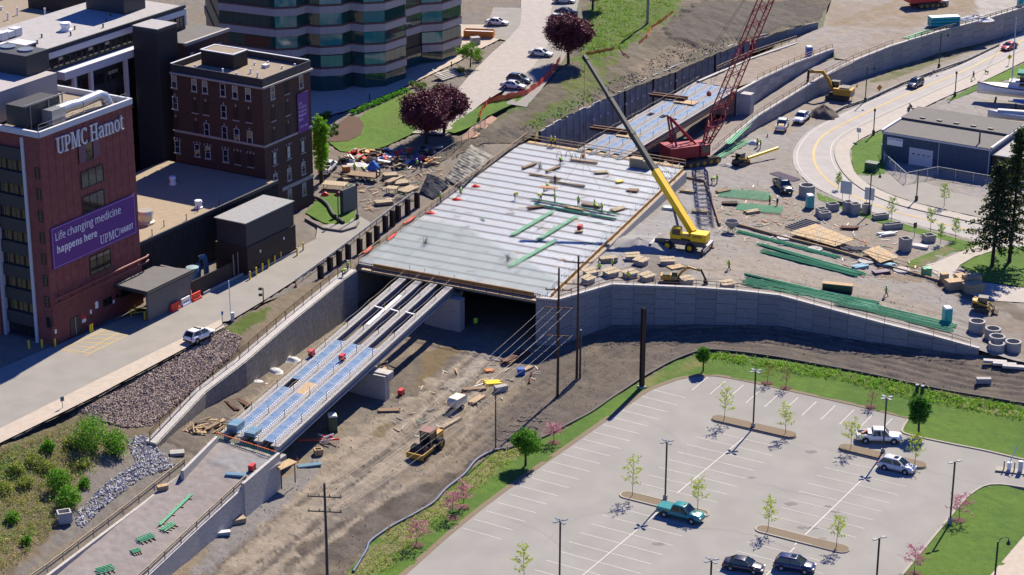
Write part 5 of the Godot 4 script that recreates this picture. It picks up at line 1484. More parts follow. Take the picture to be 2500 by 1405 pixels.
	for i in 5: strip_box(ldg,top[i] + Vector3(0.1,0.12,0.05),top[i + 1] + Vector3(0.1,0.12,0.05),top[i + 1] + Vector3(-1.3,0.12,-0.75),top[i] + Vector3(-1.3,0.12,-0.75),0.3)
	tag(put(ldg,"wall_ledge",M.concrete_pale),"pale worn ledge along the top of the old concrete wall","ledge")
	var fp:=PackedVector3Array()
	for p in top: fp.append(p + Vector3(-0.75,0.1,-0.45))
	chain_fence("chain_fence","rusty chain link fence along the top of the old concrete wall",fp,1.5,3.0,M.rust,0.4)
	var proto: Node3D = null
	var i:=0
	for p in [Vector3(-28.33,6.4,14.71),Vector3(-27.18,6.5,11.49),Vector3(-26.02,6.6,8.91),Vector3(-24.85,6.7,6.29),Vector3(-23.26,6.8,3.99),Vector3(-21.99,6.9,1.29),Vector3(-20.95,7,-1.45),Vector3(-19.89,7,-6.26),Vector3(-18.93,7,-8.82),Vector3(-18.14,7,-11.21),Vector3(-16.79,7,-14.45),Vector3(-15.42,7,-17.75)]:
		var words:=["first","second","third","fourth","fifth","sixth","seventh","eighth","ninth","tenth","eleventh","twelfth"]
		var lab: String = "brown steel pile, %s in the row counted from the old wall" % words[i]
		if proto == null:
			proto = thing("steel_pile",lab,"pile",p,1.05,"brown piles beside the deck")
			for y in [-0.33,0.33]: piece(proto,"flange",Vector3(0,1.1,y),Vector3(0.62,3.0,0.06),M.rust_dark)
			piece(proto,"web",Vector3(0,1.1,0),Vector3(0.08,3.0,0.6),M.rust_dark)
		else: copy(proto,"steel_pile",lab,p,1.05)
		i += 1
	var grl:=thing("crash_barrier","galvanised crash barrier along the hospital drive beside the brown piles","barrier")
	var gl:=v3([-31.73,7.1,17.64,-28.34,7.1,9.04,-25.23,7.1,0.77,-22.26,7.1,-7.31,-19.15,7.2,-15.67,-16.17,7.2,-23.02])
	for k in gl.size() - 1:
		for y in [0.55,0.75]: bar_piece(grl,"rail",gl[k] + Vector3(0,y,0),gl[k + 1] + Vector3(0,y,0),0.16,0.1,M.galv)
		for j in 4: piece(grl,"post",gl[k].lerp(gl[k + 1],j/4.0) + Vector3(0,0.4,0),Vector3(0.12,0.9,0.12),M.steel)
	plain_wall("ramp_wall","pale concrete side wall of the west ramp facing the dirt road",v3([-28.74,5.7,72.97,-32.21,5.6,81.47,-32.34,4.9,81.03,-36.53,4.2,90.69,-40.62,3.6,100.7,-44.4,3,108.68]),-0.5,0.4,M.concrete_pale)
	plain_wall("ramp_wall","pale concrete side wall of the west ramp facing the shrubs",v3([-37.03,5.7,68.2,-40,5.5,77.8,-40.37,4.2,76.01,-45.77,3.6,86.83,-52.07,3.2,100.23,-55.21,3,106.02]),-0.5,0.4,M.concrete_pale)
	railing("guard_railing","peeling white timber railing on the ramp wall facing the dirt road",v3([-32.03,4.9,79.91,-36.53,4.2,90.69,-40.62,3.6,100.7,-44.4,3,108.68]),1.0,3.2,M.plywood_pale,0.08)
	railing("guard_railing","peeling white timber railing on the ramp wall facing the shrubs",v3([-40.18,4.6,74.75,-45.88,3.7,86.18,-52.16,3.3,99.74,-55.32,3.1,105.47]),1.0,3.2,M.plywood_pale,0.08)
	mesh_fence("mesh_fence","sagging red plastic mesh fence curving past the purple tree",v3([9.22,10.81,-95.7,7.27,10.46,-87.3,5.24,10.26,-80.41,2.53,9.92,-74.79,-0.89,9.66,-72.63,-4.27,9.41,-70.99,-5.5,9.09,-67.2,-6.03,8.7,-62.71,-5.85,8.52,-60.73]),1.3,M.red_mesh)
	mesh_fence("mesh_fence","fallen orange mesh fence on the grass behind the crane boom",v3([14.25,11.16,-99.1,17.11,11.35,-100.63,19.99,11.43,-102.26]),0.7,M.orange_mesh)
	mesh_fence("mesh_fence","torn orange mesh fence climbing the bluff beside the tall grey pole",v3([25.07,11.43,-106.85,26.93,11.68,-111.13,28.07,12.14,-116.74,30.89,12.53,-122.11,33.35,12.91,-127.67]),0.7,M.orange_mesh)
	mesh_fence("mesh_fence","short strip of orange mesh lying on the slope",v3([21.01,11.44,-103.52,21.52,11.26,-100.39,22.78,10.91,-97.98]),0.3,M.orange_mesh)
	chain_fence("chain_fence","temporary wire fence across the rubble below the purple trees",v3([-14.02,7.38,-37.98,-10.04,7.7,-45.95,-6.64,8.13,-54.88,-4.88,8.35,-59.25]),1.8,3.0,M.steel,0.5)
	var st:=S()
	tube(st,ground_line(resample(v2([-18.2,94.2,-17,88.4,-16.7,86.3,-14.4,82.3,-12.1,79.3,-9.7,75.8,-8.3,72,-5.9,67.2,-4.4,62.9,-2,60,-0.7,59.8]),60),"L",0.16),0.2,-1,8)
	tag(put(st,"silt_sock",M.silt_blue),"blue grey silt sock winding along the grass beside the dirt road","silt sock")
	st = S()
	tube(st,ground_line(resample(v2([-0.5,59.5,4.4,55.6,7.4,51.8,10.6,47.8,12.9,44.1,15.9,39.5,18.7,35.3,22.8,30.4,25.9,27.9,28.3,27,32.3,28,38.2,30.4,46.1,34.4,54,39.2,66.1,46,74,50.4]),110),"L",0.12),0.2,-1,7)
	tag(put(st,"silt_fence",M.silt_black),"low black silt barrier between the lawn and the muddy road","silt barrier")
func mesh_fence(called: String,label: String,pts: PackedVector3Array,h: float,m: Material):
	var t:=thing(called,label,"fence")
	var st:=S()
	var fine:=PackedVector3Array()
	for i in pts.size() - 1:
		for k in 6: fine.append(pts[i].lerp(pts[i + 1],k/6.0))
	fine.append(pts[pts.size() - 1])
	for i in fine.size() - 1:
		var a:=fine[i]
		var b:=fine[i + 1]
		var ha:=h*(0.85 + 0.15*sin(i*1.7))
		var hb:=h*(0.85 + 0.15*sin((i + 1)*1.7))
		var off:=Vector3(0.12*sin(i*2.3),0,0.12*cos(i*1.9))
		var off2:=Vector3(0.12*sin((i + 1)*2.3),0,0.12*cos((i + 1)*1.9))
		for y in 7:
			var f:=y/7.0
			var g:=(y + 0.93)/7.0
			quad(st,a + off*f + Vector3(0,ha*f,0),a + off*g + Vector3(0,ha*g,0),b + off2*g + Vector3(0,hb*g,0),b + off2*f + Vector3(0,hb*f,0))
		if i % 6 == 0: piece(t,"post",a + Vector3(0,h/2,0),Vector3(0.06,h*1.1,0.06),M.steel_dark)
	put(st,"mesh",m,t)
# ---------- cranes and site machines
func wheel(parent: Node,at: Vector3,r: float,w: float,rim: Material,tyre: Material,hub:=0.58):
	var b:=Basis(Vector3.RIGHT,PI/2)
	var st:=S()
	lathe(st,at,[[r*0.5,-w/2],[r*0.93,-w/2],[r,-w*0.36],[r,w*0.36],[r*0.93,w/2],[r*0.5,w/2]],20,b)
	var t:=put(st,"wheel",tyre,parent)
	st = S()
	lathe(st,at,[[0,-w*0.46],[r*hub*0.5,-w*0.47],[r*hub,-w*0.4],[r*hub,w*0.4],[r*hub*0.5,w*0.47],[0,w*0.46]],16,b)
	put(st,"rim",rim,t)
func crawler_track(parent: Node,c: Vector3,L: float,h: float,w: float,m: Material):
	var prof:=PackedVector2Array()
	for k in 9:
		var t:=-PI/2 + PI*k/8
		prof.append(Vector2(L/2 - h/2 + cos(t)*h/2,h/2 + sin(t)*h/2))
	for k in 9:
		var t:=PI/2 + PI*k/8
		prof.append(Vector2(-L/2 + h/2 + cos(t)*h/2,h/2 + sin(t)*h/2))
	var st:=S()
	side_prism(st,prof,-w/2,w/2,Basis.IDENTITY,c)
	for k in int(L/0.28):
		box(st,c + Vector3(-L/2 + h/2 + k*0.28*(L - h)/L,h + 0.02,0),Vector3(0.1,0.07,w*1.04))
	var t:=put(st,"track",M.rubber_dusty,parent)
	st = S()
	for k in 5:
		for s in [-1,1]: lathe(st,c + Vector3(-L/2 + h*0.6 + k*(L - 1.2*h)/4,h*0.42,s*(w/2 + 0.01)),[[h*0.3,-0.02],[h*0.3,0.02],[0,0.03]],10,Basis(Vector3.RIGHT,PI/2))
	put(st,"rollers",m,t).set_meta("kind","stuff")
func lattice(st: SurfaceTool,a: Vector3,b: Vector3,w0: float,w1: float,n: int,r: float):
	var bs:=along(a,b)
	var L:=a.distance_to(b)
	var prev:=[]
	for i in n + 1:
		var f:=float(i)/n
		var w:=lerpf(w0,w1,f)
		var ring:=[]
		for s in [[-1,-1],[1,-1],[1,1],[-1,1]]: ring.append(a + bs*Vector3(L*f,s[0]*w/2,s[1]*w/2))
		if i > 0:
			for k in 4:
				bar(st,prev[k],ring[k],r*2.0)
				bar(st,prev[k] if (i + k) % 2 else prev[(k + 1) % 4],ring[(k + 1) % 4] if (i + k) % 2 else ring[k],r*1.1)
				if i % 2 == 0: bar(st,ring[k],ring[(k + 1) % 4],r*1.1)
		prev = ring
func machines():
	# --- yellow mobile crane
	var wl:=[Vector3(24.13,5.79,-1.76),Vector3(27.49,5.74,-0.41)]
	var dir: Vector3 = (wl[1] - wl[0])
	var yaw:=atan2(-dir.z,dir.x)
	var o: Vector3 = (wl[0] + wl[1])/2 + Vector3(sin(yaw),0,cos(yaw))*-1.25
	o.y = 5.7
	var c:=thing("mobile_crane","yellow mobile crane with its long boom raised over the bridge deck","crane",o,yaw)
	var inv:=Transform3D(Basis(Vector3.UP,yaw),o).affine_inverse()
	for x in [-1.8,1.8]:
		for z in [-1.25,1.25]: wheel(c,Vector3(x,0.78,z),0.78,0.62,M.yellow_crane,M.rubber)
	var st:=S()
	side_prism(st,v2([-4.0,1.0,-4.0,1.55,-2.8,1.75,3.2,1.75,4.0,1.5,4.0,1.0]),-1.05,1.05)
	put(st,"carrier",mat("carrier_grey",lin(0.2,0.18,0.165),0.7,"blotch",2),c)
	for x in [-4.2,4.2]:
		piece(c,"outrigger_beam",Vector3(x,0.95,0),Vector3(0.45,0.4,5.4),M.steel)
		for z in [-2.6,2.6]:
			piece(c,"outrigger_leg",Vector3(x,0.6,z),Vector3(0.25,1.1,0.25),M.steel_dark)
			piece(c,"outrigger_pad",Vector3(x,0.08,z),Vector3(0.8,0.12,0.8),M.lumber_old)
	var tip: Vector3 = inv*Vector3(11.66,30.41,-23.95)
	var root:=Vector3(1.9,3.0,0.1)
	var tb:=along(root,Vector3(tip.x,3.0,tip.z))
	piece(c,"turntable",Vector3(0.3,1.95,0),Vector3(2.2,0.4,2.0),M.steel_dark)
	piece(c,"counterweight",Vector3(3.15,2.6,0.4),Vector3(2.5,1.25,2.1),M.yellow_crane)
	text_fit(c,"GROVE",false,true,Vector3(2.2,2.6,1.46),Vector3.RIGHT,Vector3.BACK,1.5,0.35,0.02,M.steel_dark)
	piece(c,"upper_deck",Vector3(1.0,2.3,0.1),Vector3(2.0,0.5,1.8),M.yellow_crane)
	st = S()
	side_prism(st,v2([-1.5,1.95,-1.55,2.9,-1.2,3.75,0.1,3.75,0.25,1.95]),0.1,1.15)
	var cab:=put(st,"cab",M.yellow_crane,c)
	piece(cab,"cab_window",Vector3(-0.55,3.05,1.16),Vector3(1.3,0.95,0.04),M.glass_car)
	piece(cab,"windscreen",Vector3(-1.42,3.1,0.62),Vector3(0.05,1.1,0.95),M.glass_car,Basis(Vector3.BACK,-0.3))
	var L:=root.distance_to(tip)
	var secs:=[[0.0,0.345,0.95,"yellow_crane"],[0.32,0.56,0.72,"boom_dark"],[0.54,0.775,0.6,"boom_dark"],[0.76,1.0,0.5,"boom_dark"]]
	mat("boom_dark",lin(0.02,0.03,0.038),0.6)
	for s in secs:
		bar_piece(c,"boom_section",root.lerp(tip,s[0]),root.lerp(tip,s[1]),s[2]*1.15,s[2],M[s[3]])
		if s[3] != "yellow_crane": bar_piece(c,"boom_collar",root.lerp(tip,s[1] - 0.012),root.lerp(tip,s[1] + 0.004),s[2]*1.3,s[2]*1.2,M.steel_dark)
	bar_piece(c,"boom_jib",root.lerp(tip,0.09) + tb*Vector3(0.0,0.1,0.75),root.lerp(tip,0.37) + tb*Vector3(0,0.1,0.7),0.35,0.3,M.steel_dark)
	bar_piece(c,"lift_cylinder",Vector3(-0.2,2.3,0.1),root.lerp(tip,0.2) - Vector3(0,0.4,0),0.32,0.32,M.steel)
	piece(c,"boom_head",tip,Vector3(1.0,0.7,0.6),M.boom_dark,along(root,tip))
	var hook:=tip + Vector3(-0.15,-16.5,0)
	st = S()
	tube(st,[tip + Vector3(-0.1,-0.2,0),hook],0.025,-1,4)
	put(st,"hoist_rope",M.steel_dark,c)
	piece(c,"hook_block",hook,Vector3(0.4,0.7,0.3),M.orange_paint)
	st = S()
	for s in [[-3.2,-5.3,1.8],[2.6,-5.9,-1.5],[0.1,-3.2,0]]: tube(st,[hook,hook + Vector3(s[0],s[1],s[2])],0.025,-1,4)
	put(st,"slings",M.steel_dark,c).set_meta("kind","stuff")
	# --- red crawler crane
	var ro:=Vector3(31.67,4.53,-50.84)
	var r:=thing("crawler_crane","dark red crawler crane with tall lattice boom behind the bridge deck","crane",ro,0.55)
	for z in [-2.4,2.4]: crawler_track(r,Vector3(0.6,0,z),7.2,1.15,1.0,M.yellow_cat)
	piece(r,"carbody",Vector3(0.4,0.95,0),Vector3(3.0,0.8,4.0),M.steel_dark)
	var T2:=Basis(Vector3.UP,-0.15)
	piece(r,"house",T2*Vector3(-1.0,2.45,-0.9),Vector3(7.0,2.0,1.5),M.red_crane,T2)
	piece(r,"house",T2*Vector3(-1.8,2.45,1.0),Vector3(5.2,2.1,1.6),M.red_crane,T2)
	var cb:=piece(r,"cab",T2*Vector3(1.5,2.55,1.5),Vector3(1.9,2.0,1.2),M.red_crane,T2)
	piece(r,"cab_window",T2*Vector3(1.5,2.8,2.12),Vector3(1.4,1.2,0.05),M.glass_car,T2)
	piece(r,"cab_window",T2*Vector3(2.47,2.8,1.5),Vector3(0.05,1.2,1.0),M.glass_car,T2)
	piece(r,"counterweight",T2*Vector3(-4.6,2.3,0),Vector3(1.6,2.6,4.2),M.red_crane,T2)
	var rin:=Transform3D(Basis(Vector3.UP,0.55),ro).affine_inverse().basis
	var root2:=T2*Vector3(2.3,2.2,0)
	var bd: Vector3 = rin*Vector3(12.8,34.0,-2.5)
	st = S()
	lattice(st,root2,root2 + bd*0.14,0.7,2.1,5,0.1)
	lattice(st,root2 + bd*0.14,root2 + bd*1.25,2.1,2.0,26,0.085)
	put(st,"lattice_boom",M.red_crane,r)
	st = S()
	var mt: Vector3 = root2 + rin*Vector3(-6.5,6.2,1.0)
	for s in [-0.9,0.9]:
		bar(st,T2*Vector3(0.5,3.2,s),mt + Vector3(0,0,s*0.4),0.3)
		bar(st,T2*Vector3(-3.6,3.4,s),mt + Vector3(0,0,s*0.4),0.25)
	for k in 4: bar(st,(T2*Vector3(0.5,3.2,-0.9)).lerp(mt,k*0.2 + 0.2),(T2*Vector3(0.5,3.2,0.9)).lerp(mt,k*0.2 + 0.2),0.14)
	put(st,"gantry",M.red_crane,r)
	st = S()
	for s in [-0.5,0.5]: tube(st,[mt + Vector3(0,0,s),root2 + bd*1.24],0.03,-1,4)
	put(st,"pendant_ropes",M.steel_dark,r)
	st = S()
	tube(st,[root2 + bd*0.95 + rin*Vector3(-0.6,0,0),root2 + bd*0.4 + rin*Vector3(-4.6,-3.0,1.0)],0.03,-1,4)
	put(st,"load_rope",M.steel_dark,r)
	st = S()
	lathe(st,root2 + bd*0.4 + rin*Vector3(-4.6,-3.6,1.0),[[0,-0.5],[0.4,-0.3],[0.45,0.2],[0.1,0.5]],12)
	put(st,"ball_hook",M.red_crane,r)
	# --- second red machine at the top right
	var r2:=thing("crawler_crane","red crawler machine cut off by the top edge of the picture","crane",Vector3(88.81,9.92,-146.83),0.3)
	for z in [-1.8,1.8]: crawler_track(r2,Vector3(1.0,0,z),6.5,1.0,0.9,M.yellow_cat)
	piece(r2,"house",Vector3(-1.0,2.1,0),Vector3(6.2,2.0,3.4),M.red_paint)
	piece(r2,"cab",Vector3(2.6,2.1,1.0),Vector3(1.4,2.0,1.2),M.red_paint)
	# --- tracked excavator by the road
	excavator("excavator","tracked yellow excavator digging beside the ramp wall",Vector3(63.19,4.16,-93.16),2.75,1.0,M.yellow_cat,[Vector3(1.0,1.6,0),Vector3(3.2,5.2,0),Vector3(5.9,4.9,0),Vector3(6.2,1.0,0)])
	excavator("mini_excavator","small yellow excavator with bent arm among plywood lids behind the panel wall",Vector3(23.65,6.46,14.68),-0.1,0.55,M.yellow_cat,[Vector3(1.3,1.2,0),Vector3(4.4,4.6,0),Vector3(7.6,3.6,0),Vector3(9.3,0.5,0)])
	# --- skid steers
	skid_steer("yellow and black tracked loader holding a long yellow pipe beside the ramp wall",Vector3(39.95,4.31,-49.74),0.75,true)
	skid_steer("tracked loader with muddy bucket near the concrete rings",Vector3(68.93,3.86,19.21),-0.3,false)
	# --- soil compactor
	var k:=thing("soil_compactor","yellow padfoot roller with dark cab parked on the dirt road","roller",Vector3(-10.96,0.11,60.6),-2.08)
	st = S()
	lathe(st,Vector3(1.75,0.8,0),[[0,-1.05],[0.78,-1.05],[0.8,-1.0],[0.8,1.0],[0.78,1.05],[0,1.05]],22,Basis(Vector3.RIGHT,PI/2))
	for i in 11:
		for j in 14:
			var a:=TAU*(j + 0.5*(i % 2))/14
			box(st,Vector3(1.75 + cos(a)*0.83,0.8 + sin(a)*0.83,-0.95 + i*0.19),Vector3(0.1,0.12,0.11),Basis(Vector3.BACK,a))
	put(st,"padfoot_drum",mat("drum_brown",lin(0.05,0.033,0.028),0.8),k)
	piece(k,"blade",Vector3(2.95,0.55,0),Vector3(0.15,0.75,2.5),M.yellow_cat)
	for z in [-1.2,1.2]: bar_piece(k,"drum_frame",Vector3(0.4,0.9,z),Vector3(2.95,0.75,z),0.4,0.12,M.yellow_cat)
	piece(k,"cab",Vector3(-0.35,1.95,0),Vector3(1.5,2.0,1.5),M.glass_car)
	piece(k,"cab_roof",Vector3(-0.35,3.02,0),Vector3(1.8,0.16,1.75),mat("roof_faded",lin(0.2,0.1,0.085),0.8))
	st = S()
	for x in [-1.1,0.4]:
		for z in [-0.75,0.75]: bar(st,Vector3(x,1.0,z),Vector3(x,2.95,z),0.12)
	put(st,"cab_pillars",M.steel_dark,k)
	piece(k,"engine_hood",Vector3(-2.1,1.55,0),Vector3(1.9,1.1,1.4),M.yellow_cat)
	for z in [-1.0,1.0]: wheel(k,Vector3(-1.7,0.78,z),0.78,0.6,M.yellow_cat,M.rubber)
	# --- air compressor trailer
	var ac:=thing("air_compressor","cream towed air compressor on the dirt road","compressor",Vector3(-7.38,0.02,46.35),1.0)
	st = S()
	side_prism(st,v2([-1.3,0.6,-1.35,1.4,-1.0,1.75,1.0,1.75,1.35,1.3,1.35,0.6]),-0.75,0.75)
	put(st,"canopy",mat("cream_paint",lin(0.6,0.55,0.42),0.5),ac)
	for z in [-0.8,0.8]: wheel(ac,Vector3(0,0.36,z),0.36,0.22,M.white_paint,M.rubber)
	bar_piece(ac,"tow_bar",Vector3(-1.3,0.5,0),Vector3(-2.6,0.4,0),0.12,0.12,M.steel_dark)
func excavator(called: String,label: String,at: Vector3,turn: float,sc: float,m: Material,arm: Array):
	var t:=thing(called,label,"excavator",at,turn)
	t.scale = Vector3.ONE*sc
	for z in [-1.2,1.2]: crawler_track(t,Vector3(0,0,z),4.4,0.95,0.6,M.steel_dark)
	piece(t,"undercarriage",Vector3(0,0.75,0),Vector3(2.0,0.6,2.0),M.steel_dark)
	piece(t,"house",Vector3(-1.0,1.75,0),Vector3(3.4,1.3,2.7),m)
	piece(t,"counterweight",Vector3(-2.6,1.7,0),Vector3(0.7,1.2,2.6),m)
	piece(t,"engine_cover",Vector3(-1.4,2.5,0.1),Vector3(2.0,0.25,2.3),M.steel_dark)
	var cb:=piece(t,"cab",Vector3(0.75,2.35,0.85),Vector3(1.5,1.9,1.05),M.glass_car)
	piece(t,"cab_roof",Vector3(0.75,3.34,0.85),Vector3(1.6,0.1,1.15),M.steel_dark)
	bar_piece(t,"boom",arm[0] + Vector3(0,0,-0.2),arm[0].lerp(arm[1],0.55) + Vector3(-0.1,0.35,-0.2),0.62,0.5,m)
	bar_piece(t,"boom",arm[0].lerp(arm[1],0.5) + Vector3(-0.1,0.3,-0.2),arm[1] + Vector3(0,0,-0.2),0.55,0.48,m)
	bar_piece(t,"boom",arm[1] + Vector3(-0.2,0,-0.2),arm[2] + Vector3(0,0,-0.2),0.5,0.45,m)
	bar_piece(t,"stick",arm[2] + Vector3(0.1,0.4,-0.2),arm[3] + Vector3(0,0.2,-0.2),0.48,0.38,M.rust_dark)
	bar_piece(t,"cylinder",arm[0].lerp(arm[1],0.6) + Vector3(0,0.9,-0.2),arm[2] + Vector3(-0.1,0.5,-0.2),0.18,0.18,M.steel_dark)
	var st:=S()
	side_prism(st,v2([-0.7,0.3,-0.75,-0.6,-0.2,-0.95,0.5,-0.7,0.2,0.2]),-0.65,0.65,Basis.IDENTITY,arm[3] + Vector3(0,0.3,-0.2))
	put(st,"bucket",M.rust_dark,t)
func skid_steer(label: String,at: Vector3,turn: float,pipe: bool):
	var t:=thing("tracked_loader",label,"loader",at,turn)
	for z in [-0.75,0.75]: crawler_track(t,Vector3(0,0,z),2.3,0.75,0.4,M.steel_dark)
	piece(t,"body",Vector3(-0.3,0.95,0),Vector3(2.2,0.7,1.1),M.steel_dark)
	piece(t,"cab",Vector3(0.1,1.65,0),Vector3(1.3,1.1,1.15),M.glass_car)
	piece(t,"cab_roof",Vector3(0.1,2.25,0),Vector3(1.45,0.1,1.3),M.steel_dark)
	for z in [-0.82,0.82]:
		bar_piece(t,"lift_arm",Vector3(-1.3,1.75,z),Vector3(0.9,1.1,z),0.25,0.16,M.yellow_cat)
		bar_piece(t,"lift_arm",Vector3(0.9,1.1,z),Vector3(1.6,0.4,z),0.25,0.16,M.yellow_cat)
	var st:=S()
	side_prism(st,v2([1.5,0.05,1.5,0.75,1.75,0.8,1.8,0.2,2.4,0.05]),-0.9,0.9)
	put(st,"bucket",M.rust_dark,t)
	if pipe:
		st = S()
		tube(st,[Vector3(1.9,0.95,0.2),Vector3(9.6,1.3,0.5)],0.28,-1,8)
		put(st,"held_pipe",M.yellow_crane,t)
	else:
		piece(t,"rear_hood",Vector3(-1.1,1.35,0),Vector3(0.7,0.8,1.1),M.yellow_cat)
# ---------- road vehicles
func loft(st: SurfaceTool,rings: Array):
	var n: int = rings[0].size()
	for i in rings.size() - 1:
		for k in n:
			var a: Vector3 = rings[i][k]
			var b: Vector3 = rings[i + 1][k]
			var c: Vector3 = rings[i + 1][(k + 1) % n]
			var d: Vector3 = rings[i][(k + 1) % n]
			for p in [a,c,b,a,d,c]: st.add_vertex(p)
	for e in [[rings[0],false],[rings[rings.size() - 1],true]]:
		for k in range(1,n - 1):
			for p in ([e[0][0],e[0][k],e[0][k + 1]] if e[1] else [e[0][0],e[0][k + 1],e[0][k]]): st.add_vertex(p)
func hull_ring(x: float,w: float,y0: float,y1: float,crown:=0.05) -> Array:
	return [Vector3(x,y0,-w*0.86),Vector3(x,y0 + (y1 - y0)*0.25,-w),Vector3(x,y0 + (y1 - y0)*0.65,-w*0.985),Vector3(x,y1,-w*0.9),Vector3(x,y1 + crown,-w*0.5),Vector3(x,y1 + crown*1.2,0),Vector3(x,y1 + crown,w*0.5),Vector3(x,y1,w*0.9),Vector3(x,y0 + (y1 - y0)*0.65,w*0.985),Vector3(x,y0 + (y1 - y0)*0.25,w),Vector3(x,y0,w*0.86)]
func paint_mat(c: Color) -> StandardMaterial3D:
	var m:=mat("paint_%.2f_%.2f_%.2f" % [c.r,c.g,c.b],c,0.3)
	m.clearcoat_enabled = true
	m.clearcoat = 0.6
	m.clearcoat_roughness = 0.06
	return m
func car(kind: String,label: String,col: Color,near_mid: Vector3,turn: float,group:="parked cars",bar_on:=false,cargo:="") -> Node3D:
	var W:={"sedan": 0.91,"suv": 0.95,"pickup": 1.0}[kind] as float
	var off:=Vector3(sin(turn),0,cos(turn))*(W - 0.12)
	if off.z > 0: off = -off
	var t:=thing("pickup_truck" if kind == "pickup" else ("sport_utility_car" if kind == "suv" else "sedan_car"),label,"pickup truck" if kind == "pickup" else "car",near_mid + off,turn,group)
	var m:=paint_mat(col)
	var st:=S()
	st.set_smooth_group(0)
	var rings:=[]
	var hs: Array
	var gh: Array
	var wb: float
	var wr:=0.34
	var half: float
	if kind == "sedan":
		hs = [[-2.38,0.7,0.42,0.62],[-2.32,0.86,0.34,0.9],[-1.9,0.98,0.26,1.0],[-1.0,1.0,0.24,0.97],[0.6,1.0,0.24,0.94],[1.2,0.99,0.24,0.88],[2.05,0.93,0.26,0.74],[2.32,0.8,0.32,0.62],[2.4,0.62,0.4,0.52]]
		gh = [1.15,-1.85,0.25,-1.0,0.93,1.44]
		wb = 1.38
	elif kind == "suv":
		hs = [[-2.36,0.8,0.45,0.8],[-2.3,0.93,0.36,1.0],[-1.9,1.0,0.3,1.06],[0.6,1.0,0.28,1.04],[1.15,1.0,0.28,1.02],[2.0,0.95,0.3,0.92],[2.3,0.84,0.36,0.76],[2.38,0.7,0.42,0.62]]
		gh = [1.25,-2.22,0.3,-1.7,1.04,1.68]
		wb = 1.38
		wr = 0.37
	else:
		hs = [[-2.95,0.9,0.55,0.8],[-2.9,0.97,0.5,0.84],[-1.1,1.0,0.46,0.84],[-1.0,1.0,0.46,1.12],[1.0,1.0,0.44,1.14],[1.4,1.0,0.44,1.12],[2.6,0.98,0.46,1.06],[2.85,0.92,0.5,0.9],[2.92,0.82,0.55,0.75]]
		gh = [1.35,-1.05,0.7,-0.8,1.12,1.86]
		wb = 1.85
		wr = 0.41
	for h in hs: rings.append(hull_ring(h[0],h[1]*W,h[2],h[3]))
	loft(st,rings)
	st.generate_normals()
	var body:=put(st,"body",m,t)
	var bw:=W*0.9
	var rw:=W*0.72
	var A:=[Vector3(gh[0],gh[4],-bw),Vector3(gh[0],gh[4],bw),Vector3(gh[1],gh[4],bw),Vector3(gh[1],gh[4],-bw)]
	var B:=[Vector3(gh[2],gh[5],-rw),Vector3(gh[2],gh[5],rw),Vector3(gh[3],gh[5],rw),Vector3(gh[3],gh[5],-rw)]
	for q in [[0,1,"windscreen"],[1,2,"side_window"],[2,3,"rear_window"],[3,0,"side_window"]]:
		st = S()
		quad(st,A[q[0]],B[q[0]],B[q[1]],A[q[1]])
		put(st,q[2],M.glass_car,t)
	for k in 4: bar_piece(t,"pillar",A[k],B[k],0.09,0.11,m)
	for s in [0,1]:
		var f:=0.45
		bar_piece(t,"pillar",(A[1] if s else A[0]).lerp(A[2] if s else A[3],f),(B[1] if s else B[0]).lerp(B[2] if s else B[3],f*0.9),0.07,0.1,m)
	st = S()
	var rr:=[]
	for x in [[gh[3] - 0.06,0.96,0.0],[gh[3] + 0.15,1.0,0.05],[(gh[2] + gh[3])/2,1.0,0.07],[gh[2] - 0.15,1.0,0.04],[gh[2] + 0.05,0.95,0.0]]:
		var w2: float = rw*x[1] + 0.03
		rr.append([Vector3(x[0],gh[5] - 0.06,-w2),Vector3(x[0],gh[5] + x[2]*0.5,-w2),Vector3(x[0],gh[5] + x[2],-w2*0.6),Vector3(x[0],gh[5] + x[2],w2*0.6),Vector3(x[0],gh[5] + x[2]*0.5,w2),Vector3(x[0],gh[5] - 0.06,w2)])
	loft(st,rr)
	st.generate_normals()
	var roof:=put(st,"roof",m,t)
	if kind == "suv" and not bar_on: piece(roof,"sunroof",Vector3(gh[2] - 0.45,gh[5] + 0.075,0),Vector3(0.6,0.02,0.8),M.glass_car)
	if bar_on: piece(t,"light_bar",Vector3(-0.3,gh[5] + 0.14,0),Vector3(0.35,0.14,1.2),M.plywood_pale)
	for x in [-wb,wb]:
		for z in [-1,1]:
			wheel(t,Vector3(x,wr,z*(W - 0.085)),wr,0.25,M.rim,M.rubber,0.66)
	st = S()
	for x in [-wb,wb]:
		for z in [-1,1]: lathe(st,Vector3(x,wr + 0.04,z*(W - 0.022)),[[wr*1.18,-0.03],[wr*1.18,0.03],[0,0.03]] if z > 0 else [[0,-0.03],[wr*1.18,-0.03],[wr*1.18,0.03]],16,Basis(Vector3.RIGHT,PI/2))
	put(st,"wheel_arches",M.black_plastic,t)
	var fx: float = hs[hs.size() - 1][0]
	var bx: float = hs[0][0]
	for z in [-1,1]:
		piece(t,"headlight",Vector3(fx - 0.12,hs[hs.size() - 2][3] - 0.02,z*W*0.66),Vector3(0.25,0.14,0.32),M.white_paint)
		piece(t,"tail_light",Vector3(bx + 0.05,hs[1][3] - 0.12,z*W*0.78),Vector3(0.14,0.24,0.2),M.red_paint)
		piece(t,"mirror",Vector3(gh[0] - 0.35,gh[4] + 0.12,z*(W + 0.06)),Vector3(0.14,0.16,0.2),m if kind != "pickup" else M.black_plastic)
		piece(t,"door_seam",Vector3(0.05,0.72,z*W*0.995),Vector3(0.02,0.5,0.01),M.black_plastic)
